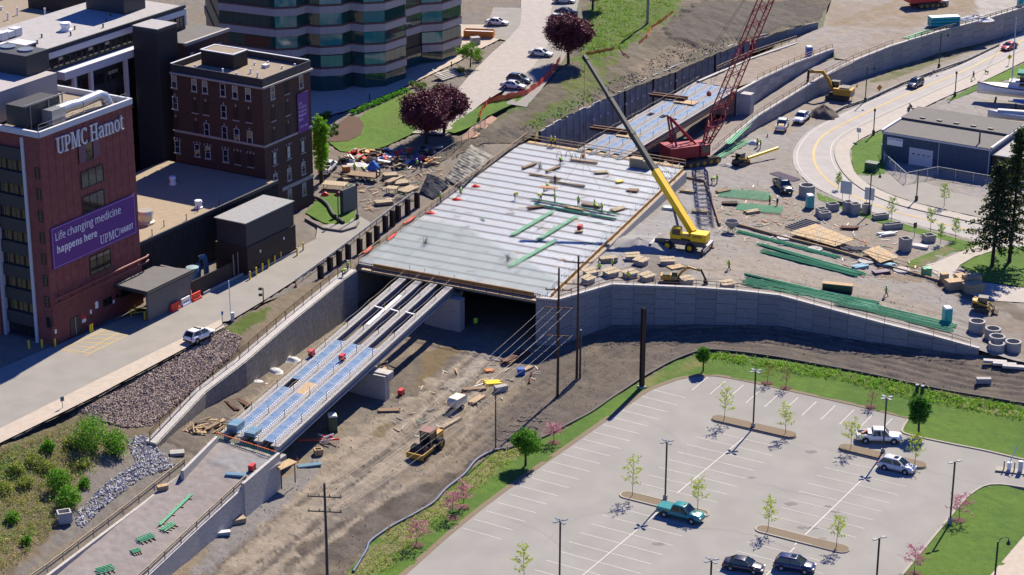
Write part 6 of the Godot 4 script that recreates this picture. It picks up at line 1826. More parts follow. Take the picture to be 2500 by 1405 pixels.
	piece(t,"grille",Vector3(fx - 0.01,0.62 if kind == "pickup" else 0.52,0),Vector3(0.08,0.22,W*0.9),M.black_plastic)
	piece(t,"rear_bumper",Vector3(bx - 0.03,0.48,0),Vector3(0.12,0.18,W*1.7),M.black_plastic if kind != "pickup" else M.chrome)
	if kind == "pickup":
		piece(t,"bed_floor",Vector3(-1.98,0.93,0),Vector3(1.8,0.04,W*1.6),M.black_plastic)
		for z in [-1,1]: piece(t,"bed_side",Vector3(-1.98,1.05,z*W*0.9),Vector3(1.9,0.36,0.12),m)
		piece(t,"tailgate",Vector3(-2.92,1.05,0),Vector3(0.1,0.36,W*1.78),m)
		if cargo == "tools":
			piece(t,"tool_box",Vector3(-1.3,1.25,0),Vector3(0.5,0.4,W*1.7),M.steel)
			for k in 5: piece(t,"cargo",Vector3(-1.8 - 0.2*k,1.1,-0.5 + 0.24*k),Vector3(0.3,0.25,0.25),[M.red_paint,M.plywood_pale,M.orange_paint,M.rubber,M.white_cloth][k])
		if cargo == "boards": piece(t,"cargo",Vector3(-2.0,1.2,0),Vector3(1.5,0.2,1.0),M.plywood)
		if cargo == "cover": piece(t,"bed_cover",Vector3(-1.98,1.25,0),Vector3(1.85,0.05,W*1.75),m)
	return t
func vehicles():
	var lot:="vehicles in the parking lot"
	car("pickup","teal pickup truck parked beside a planted island",lin(0.005,0.2,0.2),Vector3(20.27,-0.02,79.81),-0.524,lot,false,"cover")
	car("suv","silver sport utility car parked across the end of a planted island",lin(0.5,0.53,0.58),Vector3(48.92,-0.22,65.58),-0.511,lot)
	car("pickup","white crew cab pickup truck with tools in its bed",lin(0.72,0.73,0.76),Vector3(48.32,-0.19,57.01),-0.072,lot,false,"tools")
	car("sedan","dark navy sedan at the bottom edge of the parking lot",lin(0.012,0.016,0.035),Vector3(26.79,-0.01,93.02),-0.340,lot)
	car("suv","deep blue sport utility car next to the dark sedan",lin(0.01,0.022,0.09),Vector3(32.7,-0.02,93.01),-0.337,lot)
	car("suv","white sport utility car with roof light bar on the hospital drive",lin(0.74,0.74,0.75),Vector3(-42.33,7.04,39.54),0.940,"",true)
	car("suv","grey sport utility car driving on the two lane road",lin(0.07,0.08,0.1),Vector3(80.35,4.3,-101.37),-2.200,"vehicles on the road")
	car("sedan","small red car far along the two lane road",lin(0.4,0.015,0.03),Vector3(104.78,4.7,-129.62),-2.304,"vehicles on the road")
	var site:="pickup trucks on the gravel yard"
	car("pickup","white pickup truck seen from behind with boards in its bed",lin(0.7,0.7,0.7),Vector3(51.02,4.04,-73.44),1.345,site,false,"boards")
	car("pickup","white pickup truck facing the camera beside the dirt heap",lin(0.7,0.7,0.7),Vector3(55.18,4.02,-78.13),-1.987,site)
	car("pickup","black pickup truck on the grey gravel near the road bend",lin(0.015,0.02,0.026),Vector3(45.14,4.37,-35.63),-1.355,site)
	var of:="cars in the office parking"
	car("sedan","silver sedan parked next to a dark car by the red mesh fence",lin(0.55,0.56,0.58),Vector3(-0.14,10.06,-78.13),-0.368,of)
	car("suv","dark blue sport utility car parked behind the silver sedan",lin(0.03,0.06,0.11),Vector3(0.86,10.22,-81.56),-0.416,of)
	car("sedan","pale sedan parked half under the round purple tree",lin(0.66,0.67,0.7),Vector3(5.24,10.82,-99.08),-0.396,of)
	car("sedan","white sedan parked alone near the orange skip",lin(0.74,0.74,0.74),Vector3(-3.45,11.14,-122.73),-0.232,of)
	car("suv","white sport utility car behind the purple tree",lin(0.66,0.67,0.7),Vector3(9.43,11.84,-122.37),-0.357,of)
	car("sedan","black sedan at the upper end of the office parking",lin(0.015,0.018,0.022),Vector3(10.84,12.13,-127.72),-0.302,of)
	car("sedan","pale sedan cut by the top edge of the picture",lin(0.6,0.62,0.65),Vector3(10.66,12.29,-137.63),-0.254,of)
	car("sedan","blue sedan parked left of the striped office tower",lin(0.02,0.06,0.2),Vector3(-62.14,9.58,-118.81),-0.400,of)
	car("pickup","white pickup truck among the rubble beside the brick building",lin(0.7,0.7,0.7),Vector3(-30.37,7.52,-35.29),1.366,"",false,"tools")
# ---------- trees,shrubs,loose ground cover
func leaves(st: SurfaceTool,c: Vector3,rad: Vector3,clumps: int,per: int,size: float,ca: Color,cb: Color,shell:=0.55,cone:=0.0,spread:=0.5):
	for i in clumps:
		var d:=Vector3(rng.randfn(),rng.randfn(),rng.randfn()).normalized()
		var q:=d*lerpf(shell,1.0,sqrt(rng.randf()))
		var taper:=1.0 - cone*clampf((q.y + 1.0)/2.0,0,1)
		var p:=c + Vector3(q.x*rad.x*taper,q.y*rad.y,q.z*rad.z*taper)
		var tone:=ca.lerp(cb,clampf(rng.randfn(0.5,0.3),0,1))
		for k in per:
			var o:=p + Vector3(rng.randfn(),rng.randfn()*0.8,rng.randfn())*spread
			leaf(st,o,size*rng.randf_range(0.7,1.3),tone.lerp(cb if k % 2 else ca,0.25)*rng.randf_range(0.8,1.2))
func leaf(st: SurfaceTool,o: Vector3,s: float,col: Color):
	var n:=(Vector3(rng.randfn(),rng.randfn() + 0.5,rng.randfn())).normalized()
	var u:=n.cross(Vector3(rng.randfn(),rng.randfn(),rng.randfn())).normalized()*s*0.5
	var v:=n.cross(u.normalized())*s*0.36
	st.set_normal(n)
	st.set_color(col)
	for p in [o - u,o + v,o + u,o - u,o + u,o - v]: st.add_vertex(p)
func trunk(t: Node,h: float,r: float,limbs: int,reach: float,m: Material,base:=0.45) -> Array:
	var st:=S()
	var lean:=Vector3(rng.randf_range(-0.06,0.06),1,rng.randf_range(-0.06,0.06))
	tube(st,[Vector3.ZERO,lean*h*0.35,lean*h*0.7,lean*h],r,r*0.3,7)
	var tr:=put(st,"trunk",m,t)
	var tips:=[]
	for i in limbs:
		var f:=lerpf(base,0.95,float(i)/maxi(1,limbs))
		var a:=i*2.4 + rng.randf()*0.8
		var p0:=lean*h*f
		var p2:=p0 + Vector3(cos(a)*reach*(1.15 - f*0.7),h*0.16*rng.randf_range(0.5,1.4),sin(a)*reach*(1.15 - f*0.7))
		var b:=S()
		tube(b,[p0,p0.lerp(p2,0.5) + Vector3(0,h*0.02,0),p2],r*0.42,r*0.1,5)
		put(b,"limb",m,tr)
		tips.append([p0,p2])
	return tips
func round_tree(called: String,label: String,at: Vector3,h: float,w: float,ca: Color,cb: Color,lm: String,dens: int,group: String,size:=0.3,cone:=0.0,clear:=0.25):
	var t:=thing(called,label,"tree",at,rng.randf()*TAU,group)
	trunk(t,h*0.75,0.03*h,7,w*0.32,M.bark,clear + 0.1)
	var st:=S()
	var c:=Vector3(0,h*(clear + 1)/2,0)
	var R:=Vector3(w/2,h*(1 - clear)/2,w/2)
	leaves(st,c,R*0.8,dens/2,22,size,ca,cb,0.45,cone,w*0.045)
	for k in 9:
		var a:=k*2.4 + rng.randf()
		var f:=rng.randf_range(-0.6,0.75)
		var rr:=(1.0 - cone*clampf((f + 1)/2,0,1))*sqrt(1 - f*f)
		leaves(st,c + Vector3(cos(a)*R.x*rr*0.66,f*R.y*0.72,sin(a)*R.z*rr*0.66),R*rng.randf_range(0.26,0.44),dens/14,24,size,ca*rng.randf_range(0.8,1.25),cb*rng.randf_range(0.85,1.2),0.3,0.0,w*0.04)
	put(st,"crown",M[lm],t)
func sapling(called: String,label: String,at: Vector3,h: float,w: float,ca: Color,cb: Color,lm: String,n: int,group: String,mulch:=false):
	var t:=thing(called,label,"tree",at,rng.randf()*TAU,group)
	var tips:=trunk(t,h*0.92,0.045,13,w*0.52,M.bark_pale if lm == "leaf" else M.bark,0.32)
	var twig:=S()
	var st:=S()
	for q in tips:
		for k in 5:
			var p: Vector3 = q[0].lerp(q[1],0.35 + k*0.15)
			var e:=p + Vector3(rng.randfn()*w*0.09,rng.randf()*h*0.06,rng.randfn()*w*0.09)
			tube(twig,[p,e],0.012,0.006,3,false)
			for j in n:
				leaf(st,p.lerp(e,rng.randf_range(0.4,1.2)) + Vector3(rng.randfn(),rng.randfn(),rng.randfn())*0.09,rng.randf_range(0.1,0.2),ca.lerp(cb,rng.randf()))
	put(twig,"twigs",M.bark,t).set_meta("kind","stuff")
	put(st,"crown",M[lm],t)
	if mulch:
		var mu:=S()
		lathe(mu,Vector3.ZERO,[[0.95,-0.1],[0.85,0.06],[0.4,0.14],[0,0.15]],14)
		put(mu,"mulch_ring",M.mulch,t)
func shrub(called: String,label: String,at: Vector3,h: float,w: float,ca: Color,cb: Color,n: int,group: String,size:=0.22):
	var t:=thing(called,label,"shrub",at,0,group)
	var st:=S()
	for k in 4: tube(st,[Vector3.ZERO,Vector3(rng.randfn()*w*0.2,h*0.6,rng.randfn()*w*0.2)],0.03,0.012,4)
	put(st,"stems",M.bark,t)
	st = S()
	leaves(st,Vector3(0,h*0.5,0),Vector3(w/2,h/2,w/2),n,16,size,ca,cb,0.25,0.25,w*0.08)
	put(st,"foliage",M.leaf,t)
func conifer(label: String,at: Vector3,h: float,w: float):
	var t:=thing("conifer",label,"tree",at,0,"tall conifers in the park")
	var st:=S()
	tube(st,[Vector3.ZERO,Vector3(0.1,h*0.5,0),Vector3(0,h,0)],0.32,0.04,8)
	put(st,"trunk",M.bark,t)
	st = S()
	var lv:=S()
	for i in 84:
		var f:=lerpf(0.2,0.99,i/83.0)
		var L:=w*0.5*(1.0 - f)*1.45*rng.randf_range(0.6,1.15) + 0.5
		var a:=i*2.39996 + rng.randf()*0.5
		var p0:=Vector3(0,h*f,0)
		var p1:=p0 + Vector3(cos(a)*L,-L*0.16,sin(a)*L)
		tube(st,[p0,p0.lerp(p1,0.6) + Vector3(0,0.1,0),p1],0.05,0.015,4,false)
		for k in 70:
			var q:=p0.lerp(p1,rng.randf_range(0.15,1.03)) + Vector3(rng.randfn()*0.24,rng.randfn()*0.2 - 0.08,rng.randfn()*0.24)
			leaf(lv,q,rng.randf_range(0.28,0.52),lin(0.026,0.045,0.018).lerp(lin(0.065,0.09,0.03),rng.randf()))
	put(st,"branches",M.bark,t)
	put(lv,"crown",M.leaf,t)
func scatter(called: String,poly: PackedVector2Array,zone: String,n: int,mesh: Mesh,s0: float,s1: float,up: float,cols: Array,lie:=false) -> MultiMeshInstance3D:
	var mm:=MultiMesh.new()
	mm.transform_format = MultiMesh.TRANSFORM_3D
	mm.use_colors = true
	mm.mesh = mesh
	var lo:=poly[0]
	var hi:=poly[0]
	for p in poly:
		lo = lo.min(p)
		hi = hi.max(p)
	var ts:=[]
	var tries:=0
	while ts.size() < n and tries < n*12:
		tries += 1
		var p:=Vector2(rng.randf_range(lo.x,hi.x),rng.randf_range(lo.y,hi.y))
		if not Geometry2D.is_point_in_polygon(p,poly): continue
		var s:=rng.randf_range(s0,s1)
		ts.append(Transform3D(Basis.from_euler(Vector3(0 if lie else rng.randf()*TAU,rng.randf()*TAU,0 if lie else rng.randf()*TAU))*Basis.from_scale(Vector3(s,s*rng.randf_range(0.6,1),s*rng.randf_range(0.7,1.2))),Vector3(p.x,zh(zone,p.x,p.y) + up*s,p.y)))
	mm.instance_count = ts.size()
	for i in ts.size():
		mm.set_instance_transform(i,ts[i])
		mm.set_instance_color(i,cols[rng.randi() % cols.size()]*rng.randf_range(0.8,1.2))
	var mi:=MultiMeshInstance3D.new()
	mi.multimesh = mm
	mi.name = numbered(called)
	add_child(mi)
	mi.set_meta("kind","stuff")
	return mi
func rock_mesh(m: Material) -> ArrayMesh:
	var st:=S()
	var pts:=[]
	for v in [Vector3(1,0.1,0),Vector3(-0.9,0,0.2),Vector3(0.1,0.8,0),Vector3(0,-0.7,0.1),Vector3(0.1,0.1,1),Vector3(0,0,-0.95)]: pts.append(v*0.5)
	for f in [[2,0,4],[2,4,1],[2,1,5],[2,5,0],[3,4,0],[3,1,4],[3,5,1],[3,0,5]]: tri(st,pts[f[0]],pts[f[2]],pts[f[1]])
	st.set_material(m)
	return st.commit()
func tuft_mesh(n: int,s: float) -> ArrayMesh:
	var st:=S()
	for k in n: leaf(st,Vector3(rng.randfn()*0.3,rng.randf()*0.6,rng.randfn()*0.3),s,Color(1,1,1)*rng.randf_range(0.75,1.2))
	st.set_material(M.leaf)
	return st.commit()
func plants():
	rng.seed = 21
	var pu:=lin(0.075,0.016,0.026)
	var pv:=lin(0.17,0.042,0.062)
	round_tree("purple_tree","broad dark purple tree standing nearest the site rubble",Vector3(-15.11,8,-50.25),10.0,9.5,pu,pv,"leaf_purple",950,"purple leaved trees",0.34,0.0,0.16)
	round_tree("purple_tree","dark purple tree touching the broad one on its road side",Vector3(-12.18,8.28,-55.57),9.6,8.6,pu,pv,"leaf_purple",860,"purple leaved trees",0.34,0.0,0.16)
	round_tree("purple_tree","round dark purple tree by the office parking and red mesh fence",Vector3(10.78,10.77,-94.04),10.8,9.4,pu,pv,"leaf_purple",950,"purple leaved trees",0.34,0.0,0.16)
	round_tree("purple_tree","dark purple tree cut by the top edge of the picture",Vector3(16.65,12.52,-131.16),8.5,7.5,pu,pv,"leaf_purple",420,"purple leaved trees",0.34,0.0,0.16)
	round_tree("street_tree","tall bright green columnar tree beside the brick building",Vector3(-31.9,7.4,-29.82),12.5,3.9,lin(0.16,0.34,0.015),lin(0.3,0.52,0.03),"leaf",420,"green trees",0.26,0.45,0.06)
	round_tree("street_tree","small airy green tree in front of the office tower",Vector3(-8.24,10.06,-93.67),5.2,5.8,lin(0.1,0.2,0.02),lin(0.2,0.34,0.04),"leaf",150,"green trees",0.24,0.2,0.3)
	var ga:=lin(0.06,0.19,0.008)
	var gb:=lin(0.13,0.32,0.015)
	round_tree("lawn_tree","dense green tree beside the parking lot near the pink trees",Vector3(1.81,-0.02,64.42),5.6,4.4,ga,gb,"leaf",330,"green trees by the parking lot",0.2,0.35,0.22)
	round_tree("lawn_tree","small green tree on the lawn nearest the steel column",Vector3(27.03,0.16,33.52),4.1,2.6,ga,gb,"leaf",200,"green trees by the parking lot",0.18,0.4,0.25)
	round_tree("lawn_tree","dense green tree at the lawn corner behind the white pickup truck",Vector3(53.93,-0.07,54.01),6.0,3.7,lin(0.035,0.14,0.012),lin(0.07,0.22,0.016),"leaf",330,"green trees by the parking lot",0.2,0.45,0.18)
	var pk:="pink flowering trees"
	var pa:=lin(0.5,0.22,0.29)
	var pb:=lin(0.7,0.46,0.5)
	for q in [[Vector3(5.6,-0.03,57.36),3.0,3.0,"bright pink flowering tree next to the dense green tree"],[Vector3(-7.12,0.09,79.53),3.6,2.7,"deep pink flowering tree, the front one of a close pair"],[Vector3(-5.89,0.05,76.56),3.4,2.6,"pink flowering tree half hidden behind another pink tree"],[Vector3(-11.2,0.09,86.67),3.5,3.6,"pale pink flowering tree nearest the bottom edge beside the dirt road"],[Vector3(54.53,-0.09,79.33),3.6,3.6,"pink flowering tree behind the single headed lamp post"],[Vector3(46.74,-0.02,93.16),3.6,3.4,"pink flowering tree at the bottom edge by the lot kerb"]]:
		sapling("flowering_tree",q[3],q[0],q[1],q[2],pa,pb,"leaf_pink",13,pk,true)
	for q in [[Vector3(38.03,0.15,39.35),3.0,2.4,"pinkish brown young tree on the lawn near a twin trunk"],[Vector3(35.65,0.19,37.74),2.8,2.3,"yellowish young tree on the lawn near the lamp post"],[Vector3(48.93,0.18,45.77),2.4,2.0,"brown pink young tree alone on the lawn edge"]]:
		sapling("young_tree",q[3],q[0],q[1],q[2],lin(0.3,0.2,0.12) if "yellow" not in q[3] else lin(0.25,0.24,0.03),lin(0.38,0.25,0.18) if "yellow" not in q[3] else lin(0.33,0.3,0.06),"leaf",4,"young trees on the lawn",true)
	var ya:=lin(0.42,0.5,0.02)
	var yb:=lin(0.62,0.66,0.08)
	for q in [[Vector3(28.52,-0.17,50.05),5.2,2.7,"leafy yellow green sapling at the left tip of the farthest island"],[Vector3(36.27,-0.21,54.37),4.6,2.6,"yellow green sapling at the right tip of the farthest island"],[Vector3(15.06,-0.04,73.14),5.6,3.2,"yellow green sapling at the left tip of the island with the teal truck"],[Vector3(22.82,-0.02,77.53),5.0,2.6,"yellow green sapling just behind the teal pickup truck"],[Vector3(44.3,-0.23,58.87),4.6,3.0,"yellow green sapling in front of the white pickup bed"],[Vector3(51.84,-0.2,63.48),4.4,2.8,"yellow green sapling beside the silver car bonnet"],[Vector3(30.9,-0.04,82.56),4.8,2.3,"thin sapling at the left tip of the lowest island"],[Vector3(38.54,-0.07,86.9),4.6,2.3,"thin sapling at the right tip of the lowest island"],[Vector3(1.54,0.01,95.33),4.6,2.8,"yellow green sapling at the bottom edge of the lot"]]:
		sapling("sapling",q[3],q[0],q[1],q[2],ya,yb,"leaf",11,"saplings in the parking lot")
	for q in [[Vector3(55.64,3.99,-37.53),3.0,1.2,"slim young tree nearest the road bend by the white notice board"],[Vector3(61.77,4.1,-19.5),4.6,2.2,"young green tree on the verge between the two boards and the pipes"],[Vector3(67.47,4.12,-15.48),4.0,2.0,"young green tree on the verge in the middle of the row"],[Vector3(67.99,4.22,-9.3),3.4,1.6,"small young tree on the verge in front of the middle one"],[Vector3(70.82,4.13,-11.52),3.6,1.6,"young tree on the verge closest to the tall conifers"],[Vector3(72.16,3.84,-28.77),4.2,2.6,"young green tree in the planted island beyond the road"]]:
		sapling("verge_tree",q[3],q[0],q[1],q[2],lin(0.2,0.32,0.03),lin(0.36,0.48,0.08),"leaf",10,"young trees along the road")
	conifer("tall dark conifer with bare lower trunk, the left one of the pair",Vector3(74.11,4.07,0.96),17.0,8.0)
	conifer("tall dark conifer with bare lower trunk, the right one of the pair",Vector3(77.3,3.98,-1.53),21.5,8.5)
	var sh:="shrubs on the bank below the drive"
	for q in [[Vector3(-52.84,4.06,68.33),4.2,5.0,"largest green shrub on the bank below the gravelly slope"],[Vector3(-49.75,3.23,68.35),3.2,3.6,"green shrub on the bank closest to the old wall end"],[Vector3(-54.76,3.35,79.17),3.0,3.2,"upper green shrub of the cluster above the concrete box"],[Vector3(-53.02,2.9,82.47),2.8,3.2,"lower green shrub of the cluster above the concrete box"],[Vector3(-57.57,5.06,71.13),1.2,2.0,"small low shrub near the drive edge"],[Vector3(-58.63,3.52,87.73),1.2,1.8,"small green bush near the left picture edge"],[Vector3(-52.1,3.1,77.5),1.2,1.6,"small bush right of the cluster on the bank"],[Vector3(-56.08,2.85,92.15),1.0,1.3,"lowest small bush on the bank"]]:
		shrub("shrub",q[3],q[0],q[1],q[2],lin(0.08,0.22,0.01),lin(0.18,0.38,0.02),int(q[2]*38),sh)
	var n:=0
	var hw:=["first","second","third","fourth","fifth","sixth","seventh","eighth","ninth","tenth","eleventh","twelfth","thirteenth","fourteenth","fifteenth","sixteenth"]
	for i in 16:
		var a:=Vector3(-29.03,8.74,-65.98)
		var b:=Vector3(-20.08,9.36,-78.73)
		shrub("hedge_plant","low green hedge plant by the office plaza, %s from the brick building" % hw[i],a.lerp(b,i/15.0),0.7,1.5,lin(0.06,0.24,0.012),lin(0.12,0.38,0.02),16,"hedge along the office plaza")
	for q in [[Vector3(-33.16,8.3,-55.98),"leftmost"],[Vector3(-32.07,8.34,-56.9),"in the middle"],[Vector3(-31.32,8.24,-54.69),"lowest on the right"],[Vector3(-32.26,8.21,-53.78),"lowest"],[Vector3(-33.05,8.39,-58.22),"highest on the left"],[Vector3(-31.73,8.39,-58.24),"highest on the right"]]:
		shrub("bed_plant","small rounded green plant in the brown mulch bed, " + q[1] + " of the six",q[0],0.7,1.4,lin(0.03,0.11,0.012),lin(0.06,0.17,0.02),14,"plants in the mulch bed")
	for q in [[Vector3(-34.51,8.58,-62.75),"clipped yellow green bush at the corner of the brick building"],[Vector3(-33.66,8.64,-64.14),"clipped olive bush at the plaza edge"],[Vector3(-17.09,9.49,-80.86),"yellow green bush behind the broad purple tree"],[Vector3(-14.33,9.5,-78.86),"yellow green bush at the foot of the office steps"],[Vector3(-18.67,9.48,-81.75),"green bush at the upper end of the hedge"],[Vector3(-9.99,9.93,-90.18),"dark bush below the airy green tree"],[Vector3(-6.96,10.17,-97.86),"green bush beyond the airy green tree"]]:
		shrub("bush",q[1],q[0],1.1,2.2,lin(0.06,0.13,0.01),lin(0.14,0.22,0.02),30,"bushes around the office plaza")
	for q in [[Vector3(-60.37,4.9,76.71),"upper left of the bank"],[Vector3(-58.65,4.81,74.18),"closest to the drive kerb"],[Vector3(-60.94,4.32,81.2),"at the left picture edge"],[Vector3(-58.94,4.1,79.06),"in the middle of the bank"],[Vector3(-57.24,4.16,75.13),"left of the shrub cluster"],[Vector3(-53.17,3.65,72.87),"below the largest shrub"],[Vector3(-55.1,4.62,68.96),"left of the largest shrub"]]: shrub("brush_clump","low olive clump of brush " + q[1],q[0],1.0,2.6,lin(0.2,0.22,0.05),lin(0.3,0.34,0.06),40,"brush clumps on the bank")
	var weeds:=scatter("weeds",v2([28.4,29.1,30,27.8,38.1,31.4,46.6,35.2,53.9,39.7,66,46.7,72.8,50.7,72.2,53.7,64.4,49.2,53.3,43.2,45.7,37.7,37.8,34,32,31.7]),"L",1700,tuft_mesh(12,0.26),0.4,1.1,0.02,[lin(0.25,0.46,0.03),lin(0.16,0.34,0.02),lin(0.36,0.52,0.06),lin(0.42,0.42,0.16)])
	tag(weeds,"tall weeds growing along the silt barrier above the lawn","weeds")
	var w2:=scatter("weeds",v2([-18.2,95.2,-14.6,83.5,-9.5,76.1,-5.6,67.8,-1.8,60.8,2.8,58.2,0.1,63.5,-5,73.1,-10.2,84.4,-14.1,93.8]),"L",900,tuft_mesh(10,0.26),0.4,0.9,0.05,[lin(0.42,0.42,0.1),lin(0.25,0.4,0.03),lin(0.5,0.44,0.2)])
	tag(w2,"patchy weeds between the silt sock and the mown strip","weeds")
	var w3:=scatter("weeds",v2([-65.1,77.4,-60.5,71,-55,62.2,-52.6,64.1,-51.4,71.2,-52.6,81.6,-54,89.6,-56.3,96.8,-59.9,101.3]),"B",1700,tuft_mesh(12,0.26),0.4,1.0,0.02,[lin(0.5,0.37,0.2),lin(0.4,0.3,0.15),lin(0.22,0.36,0.03),lin(0.44,0.4,0.14)])
	tag(w3,"dry brown brush and weeds covering the bank","weeds")
	var w4:=scatter("weeds",v2([15.5,-114.3,19.7,-161.3,40.6,-161.1,31.8,-123.5,25.3,-111.4,19.9,-98.9,14.9,-95.4]),"H",1100,tuft_mesh(12,0.28),0.5,1.3,0.05,[lin(0.13,0.28,0.015),lin(0.2,0.38,0.02),lin(0.34,0.36,0.08)])
	tag(w4,"rough green growth covering the top of the bluff","weeds")
	var rk:=mat("rock_tint",Color(1,1,1),0.95)
	rk.vertex_color_use_as_albedo = true
	var rip:=scatter("riprap",v2([-55.6,61.7,-53.4,58.9,-40.2,34.9,-37.6,35.8,-37.9,40.4,-43.7,53.8,-46.4,60.2,-49.8,62.2,-52.4,62.3]),"B",8000,rock_mesh(rk),0.18,0.42,0.12,[lin(0.36,0.285,0.23),lin(0.3,0.235,0.19),lin(0.42,0.34,0.28),lin(0.27,0.21,0.17)])
	tag(rip,"grey brown riprap stones covering the slope beside the drive","riprap")
	var rp2:=scatter("riprap",v2([-49,64.5,-47.2,62.3,-44,66.5,-42.1,69.5,-46,73.7,-49.1,81.9,-50.7,86.8,-52.4,85.4,-49.7,75.8,-47.1,69.7]),"B",1500,rock_mesh(rk),0.2,0.5,0.1,[lin(0.38,0.38,0.4),lin(0.3,0.3,0.32),lin(0.46,0.46,0.47)])
	tag(rp2,"pale grey loose stones spilling below the shrubs","stones")
	var cl:=scatter("soil_clods",v2([3,21.4,27.1,19,39.3,20.3,53.4,28,66.1,34.8,75.6,38.3,73.1,49.5,54.1,38.3,38.3,29.6,27.7,26.7,17.8,36,8.3,51.8,-2.1,59.8,-9.5,75.6,-16.8,87.9,-22.3,102.4,-43,104.3,-32.4,77.9,-19.5,44.9,-5.9,24.3]),"L",1800,rock_mesh(rk),0.06,0.24,0.15,[lin(0.2,0.17,0.14),lin(0.28,0.24,0.19),lin(0.14,0.12,0.1),lin(0.4,0.36,0.31)])
	tag(cl,"clods and small stones scattered over the dirt road","soil")
	var cl2:=scatter("soil_clods",v2([-10.7,-42.3,-5.2,-55.1,3.6,-61.6,11.3,-75,24.3,-92.5,31.7,-107.7,40,-131.6,62,-143,63.2,-130.9,48,-115.6,30.8,-93.4,15.1,-74,5,-59.1,-3.7,-51.1]),"H",2600,rock_mesh(rk),0.1,0.45,0.15,[lin(0.2,0.18,0.15),lin(0.27,0.24,0.2),lin(0.14,0.125,0.11)])
	tag(cl2,"loose stones and clods on the bare bluff slope","soil")
	var cl3:=scatter("soil_clods",v2([12.4,5.6,30.9,-30.9,42.5,-43.7,51.2,-28.5,64,-4.1,64.7,19.7,71,33,61.4,28.4,39.4,17.4,15.1,15]),"P",1300,rock_mesh(rk),0.06,0.24,0.15,[lin(0.42,0.4,0.38),lin(0.3,0.27,0.24),lin(0.2,0.18,0.15)])
	tag(cl3,"small stones and scraps strewn across the gravel yard","soil")
	var pk_mesh:=BoxMesh.new()
	pk_mesh.size = Vector3(1.0,0.07,0.12)
	pk_mesh.material = rk
	for q in [[v2([31.3,-36.8,35.4,-36,42.2,-41.3,49.9,-23.9,64.1,-8,64.9,8.7,57.3,9.6,47.2,1.7,38.5,-5.1,30.8,-12.9]),"P",420,"timber and pipe scraps strewn over the gravel yard"],[v2([-21.8,6,4.8,19.7,27.1,-37.4,2.8,-51.3]),"D",110,"small offcuts strewn over the bridge deck"],[v2([-19.2,49,-8.7,32.1,3,26,4.1,35.1,-3.8,46.7,-13.3,57.8]),"L",70,"timber scraps strewn over the dirt road"],[v2([-31.6,-39.2,-14.3,-46.2,-11.8,-33.9,-16.8,-23,-23.1,-14.8,-26.4,-24.9]),"H",320,"scraps strewn over the ground beside the hospital"]]:
		tag(scatter("scraps",q[0],q[1],q[2],pk_mesh,0.35,1.5,0.05,[lin(0.6,0.45,0.28),lin(0.4,0.3,0.2),lin(0.66,0.62,0.55),lin(0.2,0.19,0.18),lin(0.12,0.25,0.18),lin(0.36,0.18,0.1),lin(0.5,0.42,0.32),lin(0.3,0.29,0.28)],true),q[3],"scraps")
